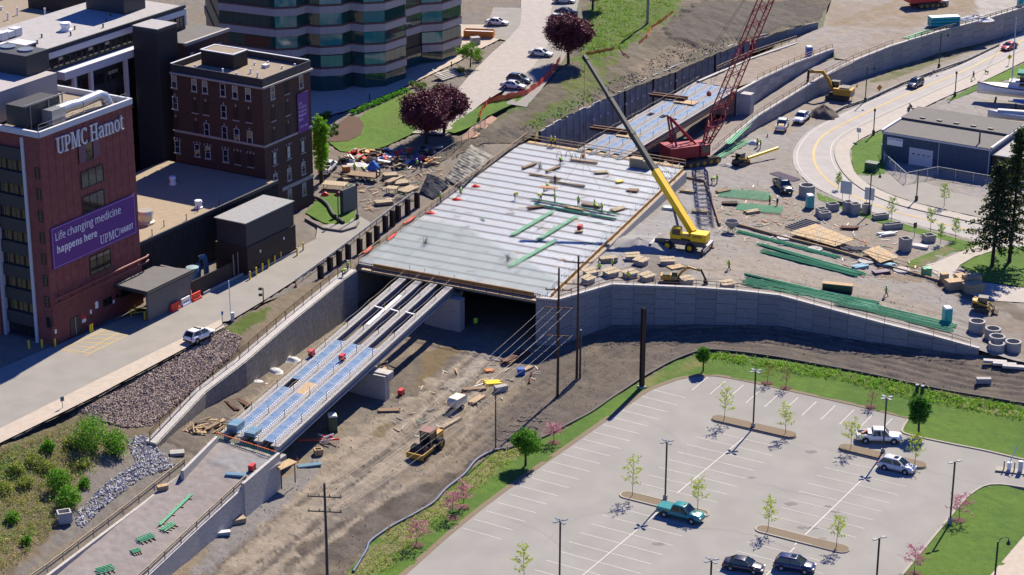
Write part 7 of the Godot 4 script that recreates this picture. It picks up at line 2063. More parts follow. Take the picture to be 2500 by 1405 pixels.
# ---------- people
func sd_caps(p: Vector3,caps: Array) -> Array:
	var best:=1e9
	var near:=1e9
	var who:=0
	for i in caps.size():
		var c: Array = caps[i]
		var ab: Vector3 = c[1] - c[0]
		var t:=clampf((p - c[0]).dot(ab)/maxf(ab.length_squared(),1e-6),0,1)
		var d: float = p.distance_to(c[0] + ab*t) - lerpf(c[2],c[3],t)
		if d < near:
			near = d
			who = i
		if best > 1e8: best = d
		else:
			var k:=0.05
			var h:=clampf(0.5 + 0.5*(best - d)/k,0,1)
			best = lerpf(best,d,h) - k*h*(1 - h)
	return [best,who]
func nets(caps: Array,cell: float,grow:=0.0) -> ArrayMesh:
	var lo:=Vector3(1e9,1e9,1e9)
	var hi:=-lo
	for c in caps:
		var r: float = maxf(c[2],c[3]) + grow + cell*2
		for e in [c[0],c[1]]:
			lo = lo.min(e - Vector3.ONE*r)
			hi = hi.max(e + Vector3.ONE*r)
	var n:=Vector3i(((hi - lo)/cell).ceil()) + Vector3i.ONE
	var f:=PackedFloat32Array()
	var w:=PackedInt32Array()
	f.resize(n.x*n.y*n.z)
	w.resize(n.x*n.y*n.z)
	for z in n.z:
		for y in n.y:
			for x in n.x:
				var r: Array = sd_caps(lo + Vector3(x,y,z)*cell,caps)
				var i:=x + n.x*(y + n.y*z)
				f[i] = r[0] - grow
				w[i] = r[1]
	var vid:={}
	var vs:=PackedVector3Array()
	var cs:=PackedColorArray()
	var idx:=PackedInt32Array()
	for z in n.z - 1:
		for y in n.y - 1:
			for x in n.x - 1:
				var s:=Vector3.ZERO
				var k:=0
				for e in [[0,0,0,1,0,0],[0,1,0,1,1,0],[0,0,1,1,0,1],[0,1,1,1,1,1],[0,0,0,0,1,0],[1,0,0,1,1,0],[0,0,1,0,1,1],[1,0,1,1,1,1],[0,0,0,0,0,1],[1,0,0,1,0,1],[0,1,0,0,1,1],[1,1,0,1,1,1]]:
					var a:=f[(x + e[0]) + n.x*((y + e[1]) + n.y*(z + e[2]))]
					var b:=f[(x + e[3]) + n.x*((y + e[4]) + n.y*(z + e[5]))]
					if (a < 0) != (b < 0):
						var t:=a/(a - b)
						s += Vector3(e[0],e[1],e[2]).lerp(Vector3(e[3],e[4],e[5]),t)
						k += 1
				if k > 0:
					vid[x + n.x*(y + n.y*z)] = vs.size()
					vs.append(lo + (Vector3(x,y,z) + s/k)*cell)
					cs.append(caps[w[x + n.x*(y + n.y*z)]][4])
	for z in range(1,n.z - 1):
		for y in range(1,n.y - 1):
			for x in range(1,n.x - 1):
				var i:=x + n.x*(y + n.y*z)
				var a:=f[i] < 0
				for q in [[1,n.x,n.x*n.y],[n.x,n.x*n.y,1],[n.x*n.y,1,n.x]]:
					if a == (f[i + q[0]] < 0): continue
					var v:=[vid[i],vid[i - q[1]],vid[i - q[1] - q[2]],vid[i - q[2]]]
					if a: idx.append_array([v[0],v[2],v[1],v[0],v[3],v[2]])
					else: idx.append_array([v[0],v[1],v[2],v[0],v[2],v[3]])
	var arr:=[]
	arr.resize(Mesh.ARRAY_MAX)
	arr[Mesh.ARRAY_VERTEX] = vs
	arr[Mesh.ARRAY_COLOR] = cs
	arr[Mesh.ARRAY_INDEX] = idx
	var st:=SurfaceTool.new()
	st.create_from_arrays(arr)
	st.generate_normals()
	return st.commit()
var poses:={}
func pose(kind: String) -> Dictionary:
	if poses.has(kind): return poses[kind]
	var pants:=lin(0.03,0.04,0.07)
	var shirt:=lin(0.05,0.06,0.06)
	var skin:=lin(0.4,0.23,0.16)
	var boot:=lin(0.05,0.035,0.025)
	var hip:=Vector3(0,0.95,0)
	var chest:=Vector3(0.02,1.36,0)
	var head:=Vector3(0.05,1.66,0)
	var feet:=[Vector3(0.02,0.06,-0.13),Vector3(0.0,0.06,0.13)]
	var knees:=[Vector3(0.05,0.5,-0.12),Vector3(0.04,0.5,0.12)]
	var hands:=[Vector3(0.1,0.82,-0.28),Vector3(0.12,0.84,0.28)]
	var elbows:=[Vector3(-0.02,1.1,-0.27),Vector3(-0.02,1.1,0.27)]
	if kind == "walk":
		feet = [Vector3(0.36,0.06,-0.1),Vector3(-0.36,0.1,0.1)]
		knees = [Vector3(0.24,0.52,-0.11),Vector3(-0.06,0.5,0.11)]
		hands = [Vector3(-0.22,0.9,-0.26),Vector3(0.3,0.95,0.26)]
	elif kind == "bend":
		hip = Vector3(-0.12,0.92,0)
		chest = Vector3(0.3,1.08,0)
		head = Vector3(0.56,1.08,0)
		feet = [Vector3(0.1,0.06,-0.18),Vector3(-0.12,0.06,0.18)]
		hands = [Vector3(0.42,0.45,-0.16),Vector3(0.4,0.42,0.16)]
		elbows = [Vector3(0.36,0.76,-0.24),Vector3(0.34,0.76,0.24)]
	elif kind == "kneel":
		hip = Vector3(-0.1,0.5,0)
		chest = Vector3(0.2,0.82,0)
		head = Vector3(0.42,0.98,0)
		knees = [Vector3(0.32,0.45,-0.15),Vector3(0.2,0.1,0.14)]
		feet = [Vector3(0.3,0.06,-0.15),Vector3(-0.3,0.08,0.14)]
		hands = [Vector3(0.56,0.3,-0.12),Vector3(0.54,0.28,0.14)]
		elbows = [Vector3(0.4,0.55,-0.24),Vector3(0.38,0.55,0.24)]
	var up:=(chest - hip).normalized()
	var neck:=chest + up*0.14
	var caps:=[[hip,chest,0.15,0.17,shirt],[chest,neck,0.1,0.065,skin],[neck,head,0.06,0.105,skin],[head,head + Vector3(0.03,0.03,0),0.105,0.1,skin]]
	for s in 2:
		var z:=-1.0 if s == 0 else 1.0
		var sh:=chest + up*0.06 + Vector3(0,0,z*0.2)
		caps.append([sh,elbows[s],0.068,0.052,shirt])
		caps.append([elbows[s],hands[s],0.05,0.036,skin])
		caps.append([hip + Vector3(0,0,z*0.09),knees[s],0.105,0.075,pants])
		caps.append([knees[s],feet[s] + Vector3(0,0.05,0),0.07,0.05,pants])
		caps.append([feet[s],feet[s] + Vector3(0.17,-0.01,0),0.055,0.045,boot])
	var body:=nets(caps,0.045)
	var vest:=nets([[hip + up*0.06,chest,0.155,0.175,Color(1,1,1)],[chest + Vector3(0,0,-0.12),chest + Vector3(0,0,0.12),0.12,0.12,Color(1,1,1)]],0.05,0.02)
	var fg:=S()
	for s in 2:
		var d: Vector3 = (hands[s] - elbows[s]).normalized()
		for k in 5:
			var side:=Vector3(0.02*(k - 1.5),0,0) if k < 4 else Vector3(0.05,0,0)
			var a: Vector3 = hands[s] + d*0.05 + side
			var L:=[0.07,0.085,0.08,0.06,0.05][k] as float
			tube(fg,[a,a + d*L*0.6,a + d*L*0.8 + Vector3(0.03,-0.02,0)],0.011,0.008,5)
	fg.set_material(M.skin)
	poses[kind] = {"body": body,"vest": vest,"head": head,"neck": neck,"fingers": fg.commit()}
	return poses[kind]
func person(label: String,at: Vector3,turn: float,kind: String,vest: Material,hat: Material,group:="workers on the site"):
	var t:=thing("person",label,"person",at,turn,group)
	var p:=pose(kind)
	var bm: StandardMaterial3D = M.get("body_tint",null)
	if bm == null:
		bm = mat("body_tint",Color(1,1,1),0.85)
		bm.vertex_color_use_as_albedo = true
	for q in [["body",p.body,bm],["vest",p.vest,vest],["fingers",p.fingers,null]]:
		if q[0] == "vest" and vest == null: continue
		var mi:=MeshInstance3D.new()
		mi.name = q[0]
		mi.mesh = q[1]
		if q[2] != null: mi.material_override = q[2]
		t.add_child(mi)
	var h: Vector3 = p.head
	var up: Vector3 = (h - p.neck).normalized()
	var st:=S()
	for z in [-0.035,0.035]: box(st,h + Vector3(0.1,0.01,z),Vector3(0.02,0.018,0.025))
	box(st,h + Vector3(0.1,-0.055,0),Vector3(0.015,0.012,0.05))
	put(st,"eyes_and_mouth",M.steel_dark,t)
	st = S()
	tube(st,[h + Vector3(0.1,0.0,0),h + Vector3(0.13,-0.025,0)],0.016,0.02,5)
	for z in [-0.105,0.105]: box(st,h + Vector3(0.0,0.0,z),Vector3(0.04,0.06,0.02))
	put(st,"nose_and_ears",M.skin,t)
	if hat != null:
		st = S()
		lathe(st,h + Vector3(0,0.045,0),[[0.155,0],[0.155,0.015],[0.13,0.03],[0.125,0.08],[0.08,0.125],[0,0.135]],14)
		put(st,"hard_hat",hat,t)
	else:
		st = S()
		lathe(st,h + Vector3(-0.015,0.02,0),[[0.115,-0.02],[0.118,0.04],[0.08,0.1],[0,0.115]],12)
		put(st,"hair",M.bark,t)
	return t
func people():
	rng.seed = 5
	var L: Material = M.vest_lime
	var Y: Material = M.vest_yellow
	var H: Material = M.hat_white
	for q in [
		[Vector3(0.42,7,-22.33),"bend",Y,0.4,"worker in yellow top bending over alone on the deck"],
		[Vector3(4.63,7,-21.53),"bend",Y,2.2,"worker bending beside the sawhorses on the deck"],
		[Vector3(5.99,7,-27.76),"kneel",Y,2.8,"worker kneeling behind the sawhorses on the deck"],
		[Vector3(7.12,7,-29.97),"stand",M.green_plastic,1.2,"worker in dark clothes standing upright above the sawhorses"],
		[Vector3(8.45,7,-42.25),"kneel",L,3.4,"worker crouching beside a beam near the far part of the deck"],
		[Vector3(6.89,7,-20.3),"stand",L,0.3,"worker in lime vest standing on the long green bars next to the sawhorses"],
		[Vector3(10.72,7,-19.09),"stand",L,1.0,"worker in lime vest standing alone behind the timber pile"],
		[Vector3(13.32,7,-17.26),"stand",L,2.6,"worker at the back of the group of three by the deck timber"],
		[Vector3(13.61,7,-16.23),"bend",L,2.0,"worker at the front of the group of three by the deck timber"],
		[Vector3(14.45,7,-15.63),"stand",L,3.0,"worker at the right of the group of three by the deck timber"],
		[Vector3(-8.56,7,-24.78),"kneel",L,1.4,"worker kneeling by the hospital side railing next to red bags"],
		[Vector3(-11.73,7,-20.5),"stand",L,0.6,"worker standing at the hospital side railing"],
		[Vector3(6.84,7,-52.31),"stand",Y,4.0,"worker at the far deck railing, left of two standing close"],
		[Vector3(7.49,7,-52.07),"stand",Y,4.4,"worker at the far deck railing, right of two standing close"],
		[Vector3(-24.58,6.9,11.83),"stand",L,0.8,"worker standing on the end of the old wall beside the piles"],
		[Vector3(-25.16,6.9,13.94),"bend",L,0.4,"worker bending on the old wall behind a curved board"],
		[Vector3(-26.71,7.45,-34.88),"stand",L,1.0,"worker in green vest beside the flatbed trailer"],
		[Vector3(-25.01,7.4,-34.15),"bend",L,2.0,"worker next to the blue tarpaulin heap"],
		[Vector3(-16.23,7.39,-37.46),"stand",L,2.6,"worker in lime vest at the edge of the rubble by the black sheeting"],
		[Vector3(-15.47,7.33,-35.83),"stand",M.cloth_dark,1.9,"worker in dark clothes at the edge of the rubble"],
		[Vector3(13.05,6.49,11.03),"stand",L,1.2,"worker in lime vest left among the plywood lids"],
		[Vector3(15.08,6.41,9.2),"stand",L,0.4,"worker in lime vest behind the plywood lids"],
		[Vector3(17.22,6.53,14.59),"stand",L,1.9,"worker in lime vest and white helmet close to the wall railing"],
		[Vector3(32.7,5.95,8.12),"walk",L,0.5,"worker in lime vest striding across the gravel yard"],
		[Vector3(42.87,4.49,-27.57),"stand",L,2.4,"worker in lime vest beside the green rebar mats"],
		[Vector3(43.93,4.48,-26.12),"stand",M.cloth_dark,2.8,"worker in grey clothes beside the green rebar mats"],
		[Vector3(34.08,4.56,-38.22),"bend",L,0.3,"worker at the far deck corner, left of a lime pair"],
		[Vector3(35.02,4.53,-38.54),"stand",L,3.3,"worker at the far deck corner, right of a lime pair"],
		[Vector3(44.3,4.13,-61.13),"stand",L,2.2,"worker at the end of the yellow pipe, left of the pair"],
		[Vector3(44.72,4.11,-60.18),"stand",L,3.0,"worker at the end of the yellow pipe, right of the pair"],
		[Vector3(55.28,4.79,15.9),"walk",L,0.2,"worker in lime vest and white helmet walking near the long green bars"]]:
		person(q[4],q[0],q[3],q[1],q[2],H)
	person("person in dark jacket walking on the pavement by the boats",Vector3(92.12,4.44,-106.55),2.6,"walk",M.green_plastic,null,"people along the road")
	var c:=thing("bicycle","bicycle ridden along the road edge above the blue building","bicycle",Vector3(76.12,4.1,-85.32),2.5)
	for x in [-0.52,0.52]: wheel(c,Vector3(x,0.34,0),0.34,0.05,M.steel,M.rubber,0.8)
	var st:=S()
	for e in [[Vector3(-0.52,0.34,0),Vector3(-0.05,0.3,0)],[Vector3(-0.05,0.3,0),Vector3(0.4,0.8,0)],[Vector3(-0.05,0.3,0),Vector3(-0.2,0.85,0)],[Vector3(-0.2,0.8,0),Vector3(0.4,0.8,0)],[Vector3(0.4,0.95,0),Vector3(0.52,0.34,0)]]: tube(st,[e[0],e[1]],0.02,-1,5)
	tube(st,[Vector3(0.4,0.98,-0.25),Vector3(0.4,0.98,0.25)],0.018,-1,5)
	put(st,"frame",M.steel_dark,c)
	piece(c,"saddle",Vector3(-0.22,0.9,0),Vector3(0.25,0.06,0.14),M.black_plastic)
	person("cyclist in dark clothes on the road edge above the blue building",Vector3(76.12,4.42,-85.32),2.5,"kneel",null,null,"people along the road")
	var d:=thing("dog","small dark dog on the pavement near the walker","dog",Vector3(95.72,4.5,-111.06),2.4)
	var caps:=[[Vector3(-0.28,0.45,0),Vector3(0.28,0.47,0),0.11,0.14,lin(0.05,0.035,0.025)],[Vector3(0.28,0.5,0),Vector3(0.45,0.66,0),0.09,0.07,lin(0.05,0.035,0.025)],[Vector3(0.45,0.66,0),Vector3(0.6,0.62,0),0.075,0.04,lin(0.06,0.04,0.03)],[Vector3(-0.36,0.52,0),Vector3(-0.6,0.66,0),0.035,0.015,lin(0.05,0.035,0.025)]]
	for z in [-0.09,0.09]:
		caps.append([Vector3(0.24,0.42,z),Vector3(0.22,0.22,z),0.06,0.035,lin(0.05,0.035,0.025)])
		caps.append([Vector3(0.22,0.22,z),Vector3(0.26,0.03,z),0.033,0.03,lin(0.05,0.035,0.025)])
		caps.append([Vector3(-0.26,0.42,z),Vector3(-0.18,0.25,z),0.075,0.04,lin(0.05,0.035,0.025)])
		caps.append([Vector3(-0.18,0.25,z),Vector3(-0.32,0.16,z),0.038,0.03,lin(0.05,0.035,0.025)])
		caps.append([Vector3(-0.32,0.16,z),Vector3(-0.27,0.03,z),0.03,0.03,lin(0.05,0.035,0.025)])
		caps.append([Vector3(0.42,0.72,z*0.6),Vector3(0.38,0.66,z*0.9),0.025,0.02,lin(0.03,0.02,0.015)])
	var mi:=MeshInstance3D.new()
	mi.name = "body"
	mi.mesh = nets(caps,0.035)
	mi.material_override = M.body_tint
	d.add_child(mi)
# ---------- street furniture and site clutter
func boards(called: String,label: String,at: Vector3,turn: float,L: float,w: float,h: float,cols: int,rows: int,m: Material,cat:="lumber",group:="timber stacks",jitter:=0.0):
	var t:=thing(called,label,cat,at,turn,group)
	for r in rows:
		for c in cols:
			piece(t,"board",Vector3(rng.randfn()*jitter*2,h*(r + 0.5)/rows,-w/2 + w*(c + 0.5)/cols),Vector3(L*(1.0 - 0.06*rng.randf()),h/rows*0.92,w/cols*0.9),m,Basis(Vector3.UP,rng.randfn()*jitter))
func bars(label: String,a: Vector3,b: Vector3,n: int,spread: float,r: float,m: Material,group:="green rebar bundles"):
	var t:=thing("rebar_bundle",label,"rebar",Vector3.ZERO,0,group)
	var bs:=along(a,b)
	for i in n:
		var o:=bs*Vector3(0,0,spread*((i + 0.5)/n - 0.5)) + Vector3(0,r + 0.08 + (i % 3)*r*0.8,0)
		var k:=rng.randf()*0.06
		var st:=S()
		tube(st,[a.lerp(b,k) + o,b.lerp(a,rng.randf()*0.06) + o + bs*Vector3(0,0,rng.randfn()*spread*0.04)],r,-1,5)
		put(st,"bar",m,t)
	for k in 4: piece(t,"timber_bearer",a.lerp(b,0.12 + k*0.25) + Vector3(0,0.05,0),Vector3(0.1,0.1,spread + 0.7),M.lumber,bs)
func ring(label: String,at: Vector3,r: float,h: float,hex: bool,lid:=false,group:="concrete manhole rings"):
	var t:=thing("concrete_ring",label,"concrete ring",at,rng.randf(),group)
	var st:=S()
	lathe(st,Vector3.ZERO,[[r,0],[r,h],[r*0.97,h + 0.03]],24)
	lathe(st,Vector3.ZERO,[[r*0.76,h + 0.03],[r*0.76,0.02]],6 if hex else 24)
	lathe(st,Vector3(0,h + 0.03,0),[[r*0.97,0],[r*0.76,0]],24)
	put(st,"ring_wall",M.concrete,t)
	if lid:
		for k in 2: piece(t,"plywood_lid",Vector3(0,h + 0.08 + 0.06*k,r*(0.45 - 0.9*k)),Vector3(r*2.1,0.05,r*0.92),M.plywood_pale,Basis(Vector3.UP,0.1*k))
func disc(label: String,at: Vector3,r: float):
	var t:=thing("manhole_slab",label,"manhole slab",at,0,"round concrete lids")
	var st:=S()
	lathe(st,Vector3.ZERO,[[r,0],[r,0.22],[r*0.96,0.26],[0,0.26]],22)
	put(st,"slab",M.concrete_pale,t)
	st = S()
	lathe(st,Vector3(r*0.3,0.26,0),[[r*0.22,0],[r*0.22,0.06],[0,0.06]],12)
	put(st,"cover",M.concrete,t)
func open_box(label: String,at: Vector3,turn: float,s: Vector3,m: Material,called:="concrete_box",cat:="concrete box",group:="precast concrete boxes"):
	var t:=thing(called,label,cat,at,turn,group)
	for z in [-1,1]: piece(t,"side_wall",Vector3(0,s.y/2,z*(s.z/2 - 0.08)),Vector3(s.x,s.y,0.16),m)
	for x in [-1,1]: piece(t,"end_wall",Vector3(x*(s.x/2 - 0.08),s.y/2,0),Vector3(0.16,s.y*0.995,s.z - 0.33),m)
	piece(t,"floor_slab",Vector3(0,0.08,0),Vector3(s.x - 0.33,0.15,s.z - 0.33),m)
func toilet(label: String,at: Vector3,turn: float,m: Material):
	var t:=thing("portable_toilet",label,"portable toilet",at,turn,"portable toilets")
	piece(t,"cabin",Vector3(0,1.1,0),Vector3(1.15,2.1,1.15),m)
	var st:=S()
	side_prism(st,v2([-0.6,2.15,-0.45,2.38,0.45,2.38,0.6,2.15]),-0.6,0.6)
	put(st,"roof",M.white_paint,t)
	piece(t,"door",Vector3(0,1.05,0.59),Vector3(0.8,1.8,0.05),m)
	piece(t,"base",Vector3(0,0.06,0),Vector3(1.25,0.12,1.25),M.black_plastic)
func cone(label: String,at: Vector3):
	var t:=thing("traffic_cone",label,"traffic cone",at,0,"traffic cones")
	var st:=S()
	lathe(st,Vector3.ZERO,[[0.16,0.04],[0.03,0.75],[0,0.75]],10)
	put(st,"cone",M.orange_mesh,t)
	piece(t,"base",Vector3(0,0.02,0),Vector3(0.4,0.05,0.4),M.black_plastic)
func lamp(label: String,at: Vector3,h: float,heads: int,m: Material,turn:=0.0):
	var t:=thing("lamp_post",label,"lamp post",at,turn,"parking lot lamps" if heads > 0 else "street lamps")
	var st:=S()
	lathe(st,Vector3.ZERO,[[0.28,0],[0.28,0.75],[0.24,0.8],[0,0.8]],12)
	put(st,"base",M.concrete if heads > 0 else m,t)
	piece(t,"pole",Vector3(0,h/2 + 0.3,0),Vector3(0.16,h - 0.5,0.16),m)
	for k in maxi(heads,0):
		var a:=k*TAU/maxf(heads,2)
		var d:=Vector3(cos(a),0,sin(a))
		bar_piece(t,"arm",Vector3(0,h,0),Vector3(0,h,0) + d*0.35,0.08,0.08,m)
		piece(t,"lamp_head",Vector3(0,h + 0.02,0) + d*0.62,Vector3(0.62,0.1,0.34),M.lamp_head,Basis(Vector3.UP,-a))
	if heads == 0:
		st = S()
		lathe(st,Vector3(0,h,0),[[0.12,0],[0.22,0.15],[0.2,0.5],[0.05,0.65],[0,0.7]],10)
		put(st,"lantern",m,t)
	elif heads < 0:
		st = S()
		tube(st,[Vector3(0,h - 0.3,0),Vector3(0.3,h + 0.3,0),Vector3(0.9,h + 0.45,0),Vector3(1.4,h + 0.2,0),Vector3(1.45,h - 0.1,0)],0.045,-1,6)
		put(st,"arm",m,t)
		st = S()
		lathe(st,Vector3(1.45,h - 0.65,0),[[0.26,0],[0.22,0.2],[0.08,0.5],[0,0.55]],10)
		put(st,"lamp_head",m,t)
func sign_board(label: String,at: Vector3,turn: float,w: float,h: float,lift: float,m: Material,diamond:=false,cat:="sign"):
	var t:=thing("sign_post",label,cat,at,turn,"signs")
	for x in ([-0.3,0.3] if w > 1.2 else [0.0]): piece(t,"post",Vector3(x*w,(lift + h*0.7)/2,-0.04),Vector3(0.07,lift + h*0.7,0.07),M.steel)
	piece(t,"plate",Vector3(0,lift + h/2,0.02),Vector3(w,h,0.04),m,Basis(Vector3.BACK,PI/4 if diamond else 0.0))
func bollards(a: Vector3,b: Vector3,n: int,what: String):
	var hw:=["first","second","third","fourth","fifth","sixth","seventh","eighth","ninth"]
	for i in n:
		var t:=thing("bollard","yellow bollard %s, %s from the left" % [what,hw[i]] if n > 1 else "yellow bollard %s" % what,"bollard",a.lerp(b,float(i)/maxi(1,n - 1)),0,"yellow bollards")
		var st:=S()
		lathe(st,Vector3.ZERO,[[0.14,0],[0.14,1.15],[0.1,1.23],[0,1.26]],10)
		put(st,"post",M.bollard_yellow,t)
func block(called: String,label: String,cat: String,at: Vector3,turn: float,s: Vector3,m: Material,top: Material = null,group:=""):
	var t:=thing(called,label,cat,at,turn,group)
	piece(t,"body",Vector3(0,s.y/2,0),s,m)
	if top != null: piece(t,"top",Vector3(0,s.y + 0.03,0),Vector3(s.x*1.02,0.08,s.z*1.02),top)
	return t
func heap(called: String,label: String,cat: String,at: Vector3,r: Vector3,m: Material,n:=12):
	var st:=S()
	var rings:=[]
	for i in 7:
		var f:=i/6.0
		var ring_:=[]
		for k in n:
			var a:=TAU*k/n
			var q:=(1 - f)*(0.8 + 0.3*n_mid.get_noise_2d(cos(a)*9 + at.x,sin(a)*9 + f*7))
			ring_.append(Vector3(cos(a)*r.x*q,r.y*(1 - pow(1 - f,1.6))*(0.85 + 0.3*n_mid.get_noise_2d(a*3 + at.x,f*5)) - 0.1,sin(a)*r.z*q))
		rings.append(ring_)
	for i in 6:
		for k in n:
			for p in [rings[i][k],rings[i + 1][k],rings[i + 1][(k + 1) % n],rings[i][k],rings[i + 1][(k + 1) % n],rings[i][(k + 1) % n]]: st.add_vertex(p)
	st.generate_normals()
	var mi:=put(st,called,m)
	mi.position = at
	tag(mi,label,cat)
func generator(label: String,at: Vector3,turn:=1.2):
	var t:=thing("generator",label,"generator",at,turn,"red generators")
	piece(t,"housing",Vector3(0,0.55,0),Vector3(1.0,0.6,0.6),M.red_paint)
	piece(t,"engine",Vector3(0,0.22,0),Vector3(0.95,0.3,0.55),M.black_plastic)
	for x in [-0.35,0.35]: wheel(t,Vector3(x,0.14,0.32),0.14,0.08,M.steel,M.rubber)
func small_things():
	rng.seed = 33
	# --- parking lot
	for q in [[Vector3(27.89,-0.17,49.47),Vector3(36.73,-0.21,54.56),"farthest gravel island in the parking lot with two saplings"],[Vector3(14.51,-0.04,72.91),Vector3(23.23,-0.02,77.97),"gravel island beside the teal pickup truck"],[Vector3(43.74,-0.23,58.56),Vector3(52.33,-0.19,63.73),"gravel island between the white pickup and the silver car"],[Vector3(30.46,-0.04,82.09),Vector3(39.1,-0.07,87.05),"lowest gravel island in the parking lot"]]:
		var t:=thing("planting_island",q[2],"planting island",Vector3.ZERO,0,"parking lot islands")
		var d: Vector3 = (q[1] - q[0]).normalized()
		var out:=PackedVector3Array()
		var pl:=PackedVector2Array()
		for e in 2:
			for k in 9:
				var a:=-PI/2 + PI*k/8 + (PI if e == 0 else 0.0)
				var p: Vector3 = (q[1] if e else q[0]) + (d*cos(a) + Vector3(-d.z,0,d.x)*sin(a))*0.95
				out.append(p)
				pl.append(Vector2(p.x,p.z))
		var st:=S()
		sweep_curb(st,out,0.22,0.17,true)
		put(st,"kerb",M.kerb,t)
		st = S()
		prism(st,pl,-0.05,0.11)
		put(st,"gravel_fill",M.gravel_tan,t)
	for q in [[Vector3(32.2,-0.2,52.22),8.3,4,"four headed lamp post on the farthest island"],[Vector3(19.07,-0.04,74.26),8.0,4,"four headed lamp post behind the teal pickup truck"],[Vector3(48.27,-0.22,60.12),8.0,4,"four headed lamp post in front of the white pickup truck"],[Vector3(5.56,0.01,96.48),8.3,4,"four headed lamp post whose foot is below the picture, left of the sedan"],[Vector3(22.1,0.04,103.8),7.2,4,"lamp post showing only its head at the bottom edge"],[Vector3(53.27,-0.1,80.21),8.3,2,"twin headed lamp post by the pink tree on the lot edge"],[Vector3(41.16,0.03,99.9),8.0,2,"twin headed lamp post at the bottom edge right of the blue car"]]:
		lamp(q[3],q[0],q[1],q[2],M.lamp_black,0.5)
	lamp("black post with hanging lamp at the lower right corner",Vector3(55.39,0.1,96.08),5.6,-1,M.lamp_black,0.4)
	var gt:=thing("entry_island","small concrete island with raised barrier arm and ticket machines","parking gate",Vector3(63.97,0.1,65.94),-0.33)
	piece(gt,"kerb",Vector3(0.6,0.1,0),Vector3(5.6,0.2,1.3),M.kerb)
	for x in [-1.2,0.1,2.2]: piece(gt,"post",Vector3(x,0.75,0),Vector3(0.16,1.2,0.16),M.kerb)
	piece(gt,"barrier_box",Vector3(-0.55,0.7,0),Vector3(0.5,1.1,0.4),M.white_paint)
	bar_piece(gt,"barrier_arm",Vector3(-0.55,1.2,0),Vector3(0.1,3.0,-1.3),0.1,0.1,M.white_paint)
	piece(gt,"ticket_machine",Vector3(0.85,0.9,0),Vector3(0.55,1.5,0.45),M.white_trim)
	piece(gt,"card_reader",Vector3(1.6,1.0,0),Vector3(0.35,0.3,0.2),M.white_paint)
	# --- poles and wires
	var col:=thing("steel_column","tall dark steel column standing alone at the grass edge","column",Vector3(18.07,0,39.05),0.5)
	for z in [-0.22,0.22]: piece(col,"flange",Vector3(0,5.9,z),Vector3(0.62,11.9,0.05),M.rust_dark)
	piece(col,"web",Vector3(0,5.9,0),Vector3(0.06,11.9,0.4),M.rust_dark)
	piece(col,"foot",Vector3(0,0.1,0),Vector3(1.0,0.3,1.0),M.concrete)
	var arms:=[]
	for q in [[Vector3(6.31,-0.03,41.79),18.7,[[13.0,4.2],[8.9,3.4],[15.6,3.6]],"wood_pole","brown wooden utility pole with three cross arms nearest the wires"],[Vector3(9.11,-0.01,35.93),18.3,[[17.4,4.0],[14.2,3.6]],"wood_pole","brown wooden utility pole just right of the first"],[Vector3(-20.48,0.54,102.24),15.2,[[13.6,3.8],[11.8,3.8]],"wood_pole_grey","weathered utility pole with two cross arms at the bottom edge"],[Vector3(81.47,3.78,-48.35),7.4,[],"wood_pole","leaning wooden pole in front of the blue building"]]:
		var t:=thing("utility_pole",q[4],"utility pole",q[0],-0.1,"utility poles")
		var st:=S()
		tube(st,[Vector3(0,-0.3,0),Vector3(0.05,q[1]*0.5,0),Vector3(0.0,q[1],0)],0.2,0.13,9)
		put(st,"pole",M[q[3]],t)
		for a in q[2]:
			piece(t,"cross_arm",Vector3(0,a[0],0.16),Vector3(a[1],0.13,0.12),M.rust if q[3] == "wood_pole" else M.steel_dark)
			for k in 4:
				st = S()
				lathe(st,Vector3(a[1]*(k/3.0 - 0.5)*0.94,a[0] + 0.06,0.16),[[0.05,0],[0.07,0.1],[0.03,0.25],[0,0.28]],6)
				put(st,"insulator",M.steel_dark,t)
		arms.append([q[0],q[2]])
	for k in 8:
		var row:=k/4
		var f:=(k % 4)/3.0 - 0.5
		var a: Vector3 = arms[0][0] + Vector3(f*3.9,13.1 - row*4.1,0.16)
		var b: Vector3 = arms[2][0] + Vector3(f*3.6,13.8 - row*1.8,0.16)
		var pts:=[]
		for i in 15:
			var s:=i/14.0
			pts.append(a.lerp(b,s) - Vector3(0,4.0*s*(1 - s),0))
		var st:=S()
		tube(st,pts,0.014,-1,4,false)
		var places:=["upper arms, first from the left","upper arms, second from the left","upper arms, third from the left","upper arms, rightmost","lower arms, first from the left","lower arms, second from the left","lower arms, third from the left","lower arms, rightmost"]
		tag(put(st,"overhead_wire",M.wire),"thin overhead wire between the utility poles on the " + places[k],"wire","overhead wires")
	for q in [[Vector3(9.58,-0.01,35.79),7.2,0.16,"short grey post beside the second utility pole"],[Vector3(-2.05,0,59.79),8.7,0.1,"slim grey pole at the silt sock end"],[Vector3(27.5,12.43,-120.02),14,0.3,"thick grey pole on the bluff cut by the top edge"]]:
		var t:=thing("grey_pole",q[3],"pole",q[0],0,"plain grey poles")
		var st:=S()
		tube(st,[Vector3(0,-0.2,0),Vector3(0,q[1],0)],q[2],q[2]*0.85,9)
		put(st,"pole",M.wood_pole_grey if q[2] < 0.2 else M.steel,t)
		st = S()
		lathe(st,Vector3(0,q[1],0),[[q[2],0],[q[2]*0.6,0.12],[0,0.14]],9)
		put(st,"cap",M.steel,t)
	# --- hospital drive
	bollards(Vector3(-38.68,7.11,15.71),Vector3(-33.55,7.15,3.46),8,"beside the black metal clad block")
	bollards(Vector3(-32.68,7.13,5.42),Vector3(-31.96,7.14,3.05),2,"at the far corner of the metal clad block")
	bollards(Vector3(-53.41,7.06,29.31),Vector3(-53.41,7.06,29.31),1,"inside the loading dock mouth")
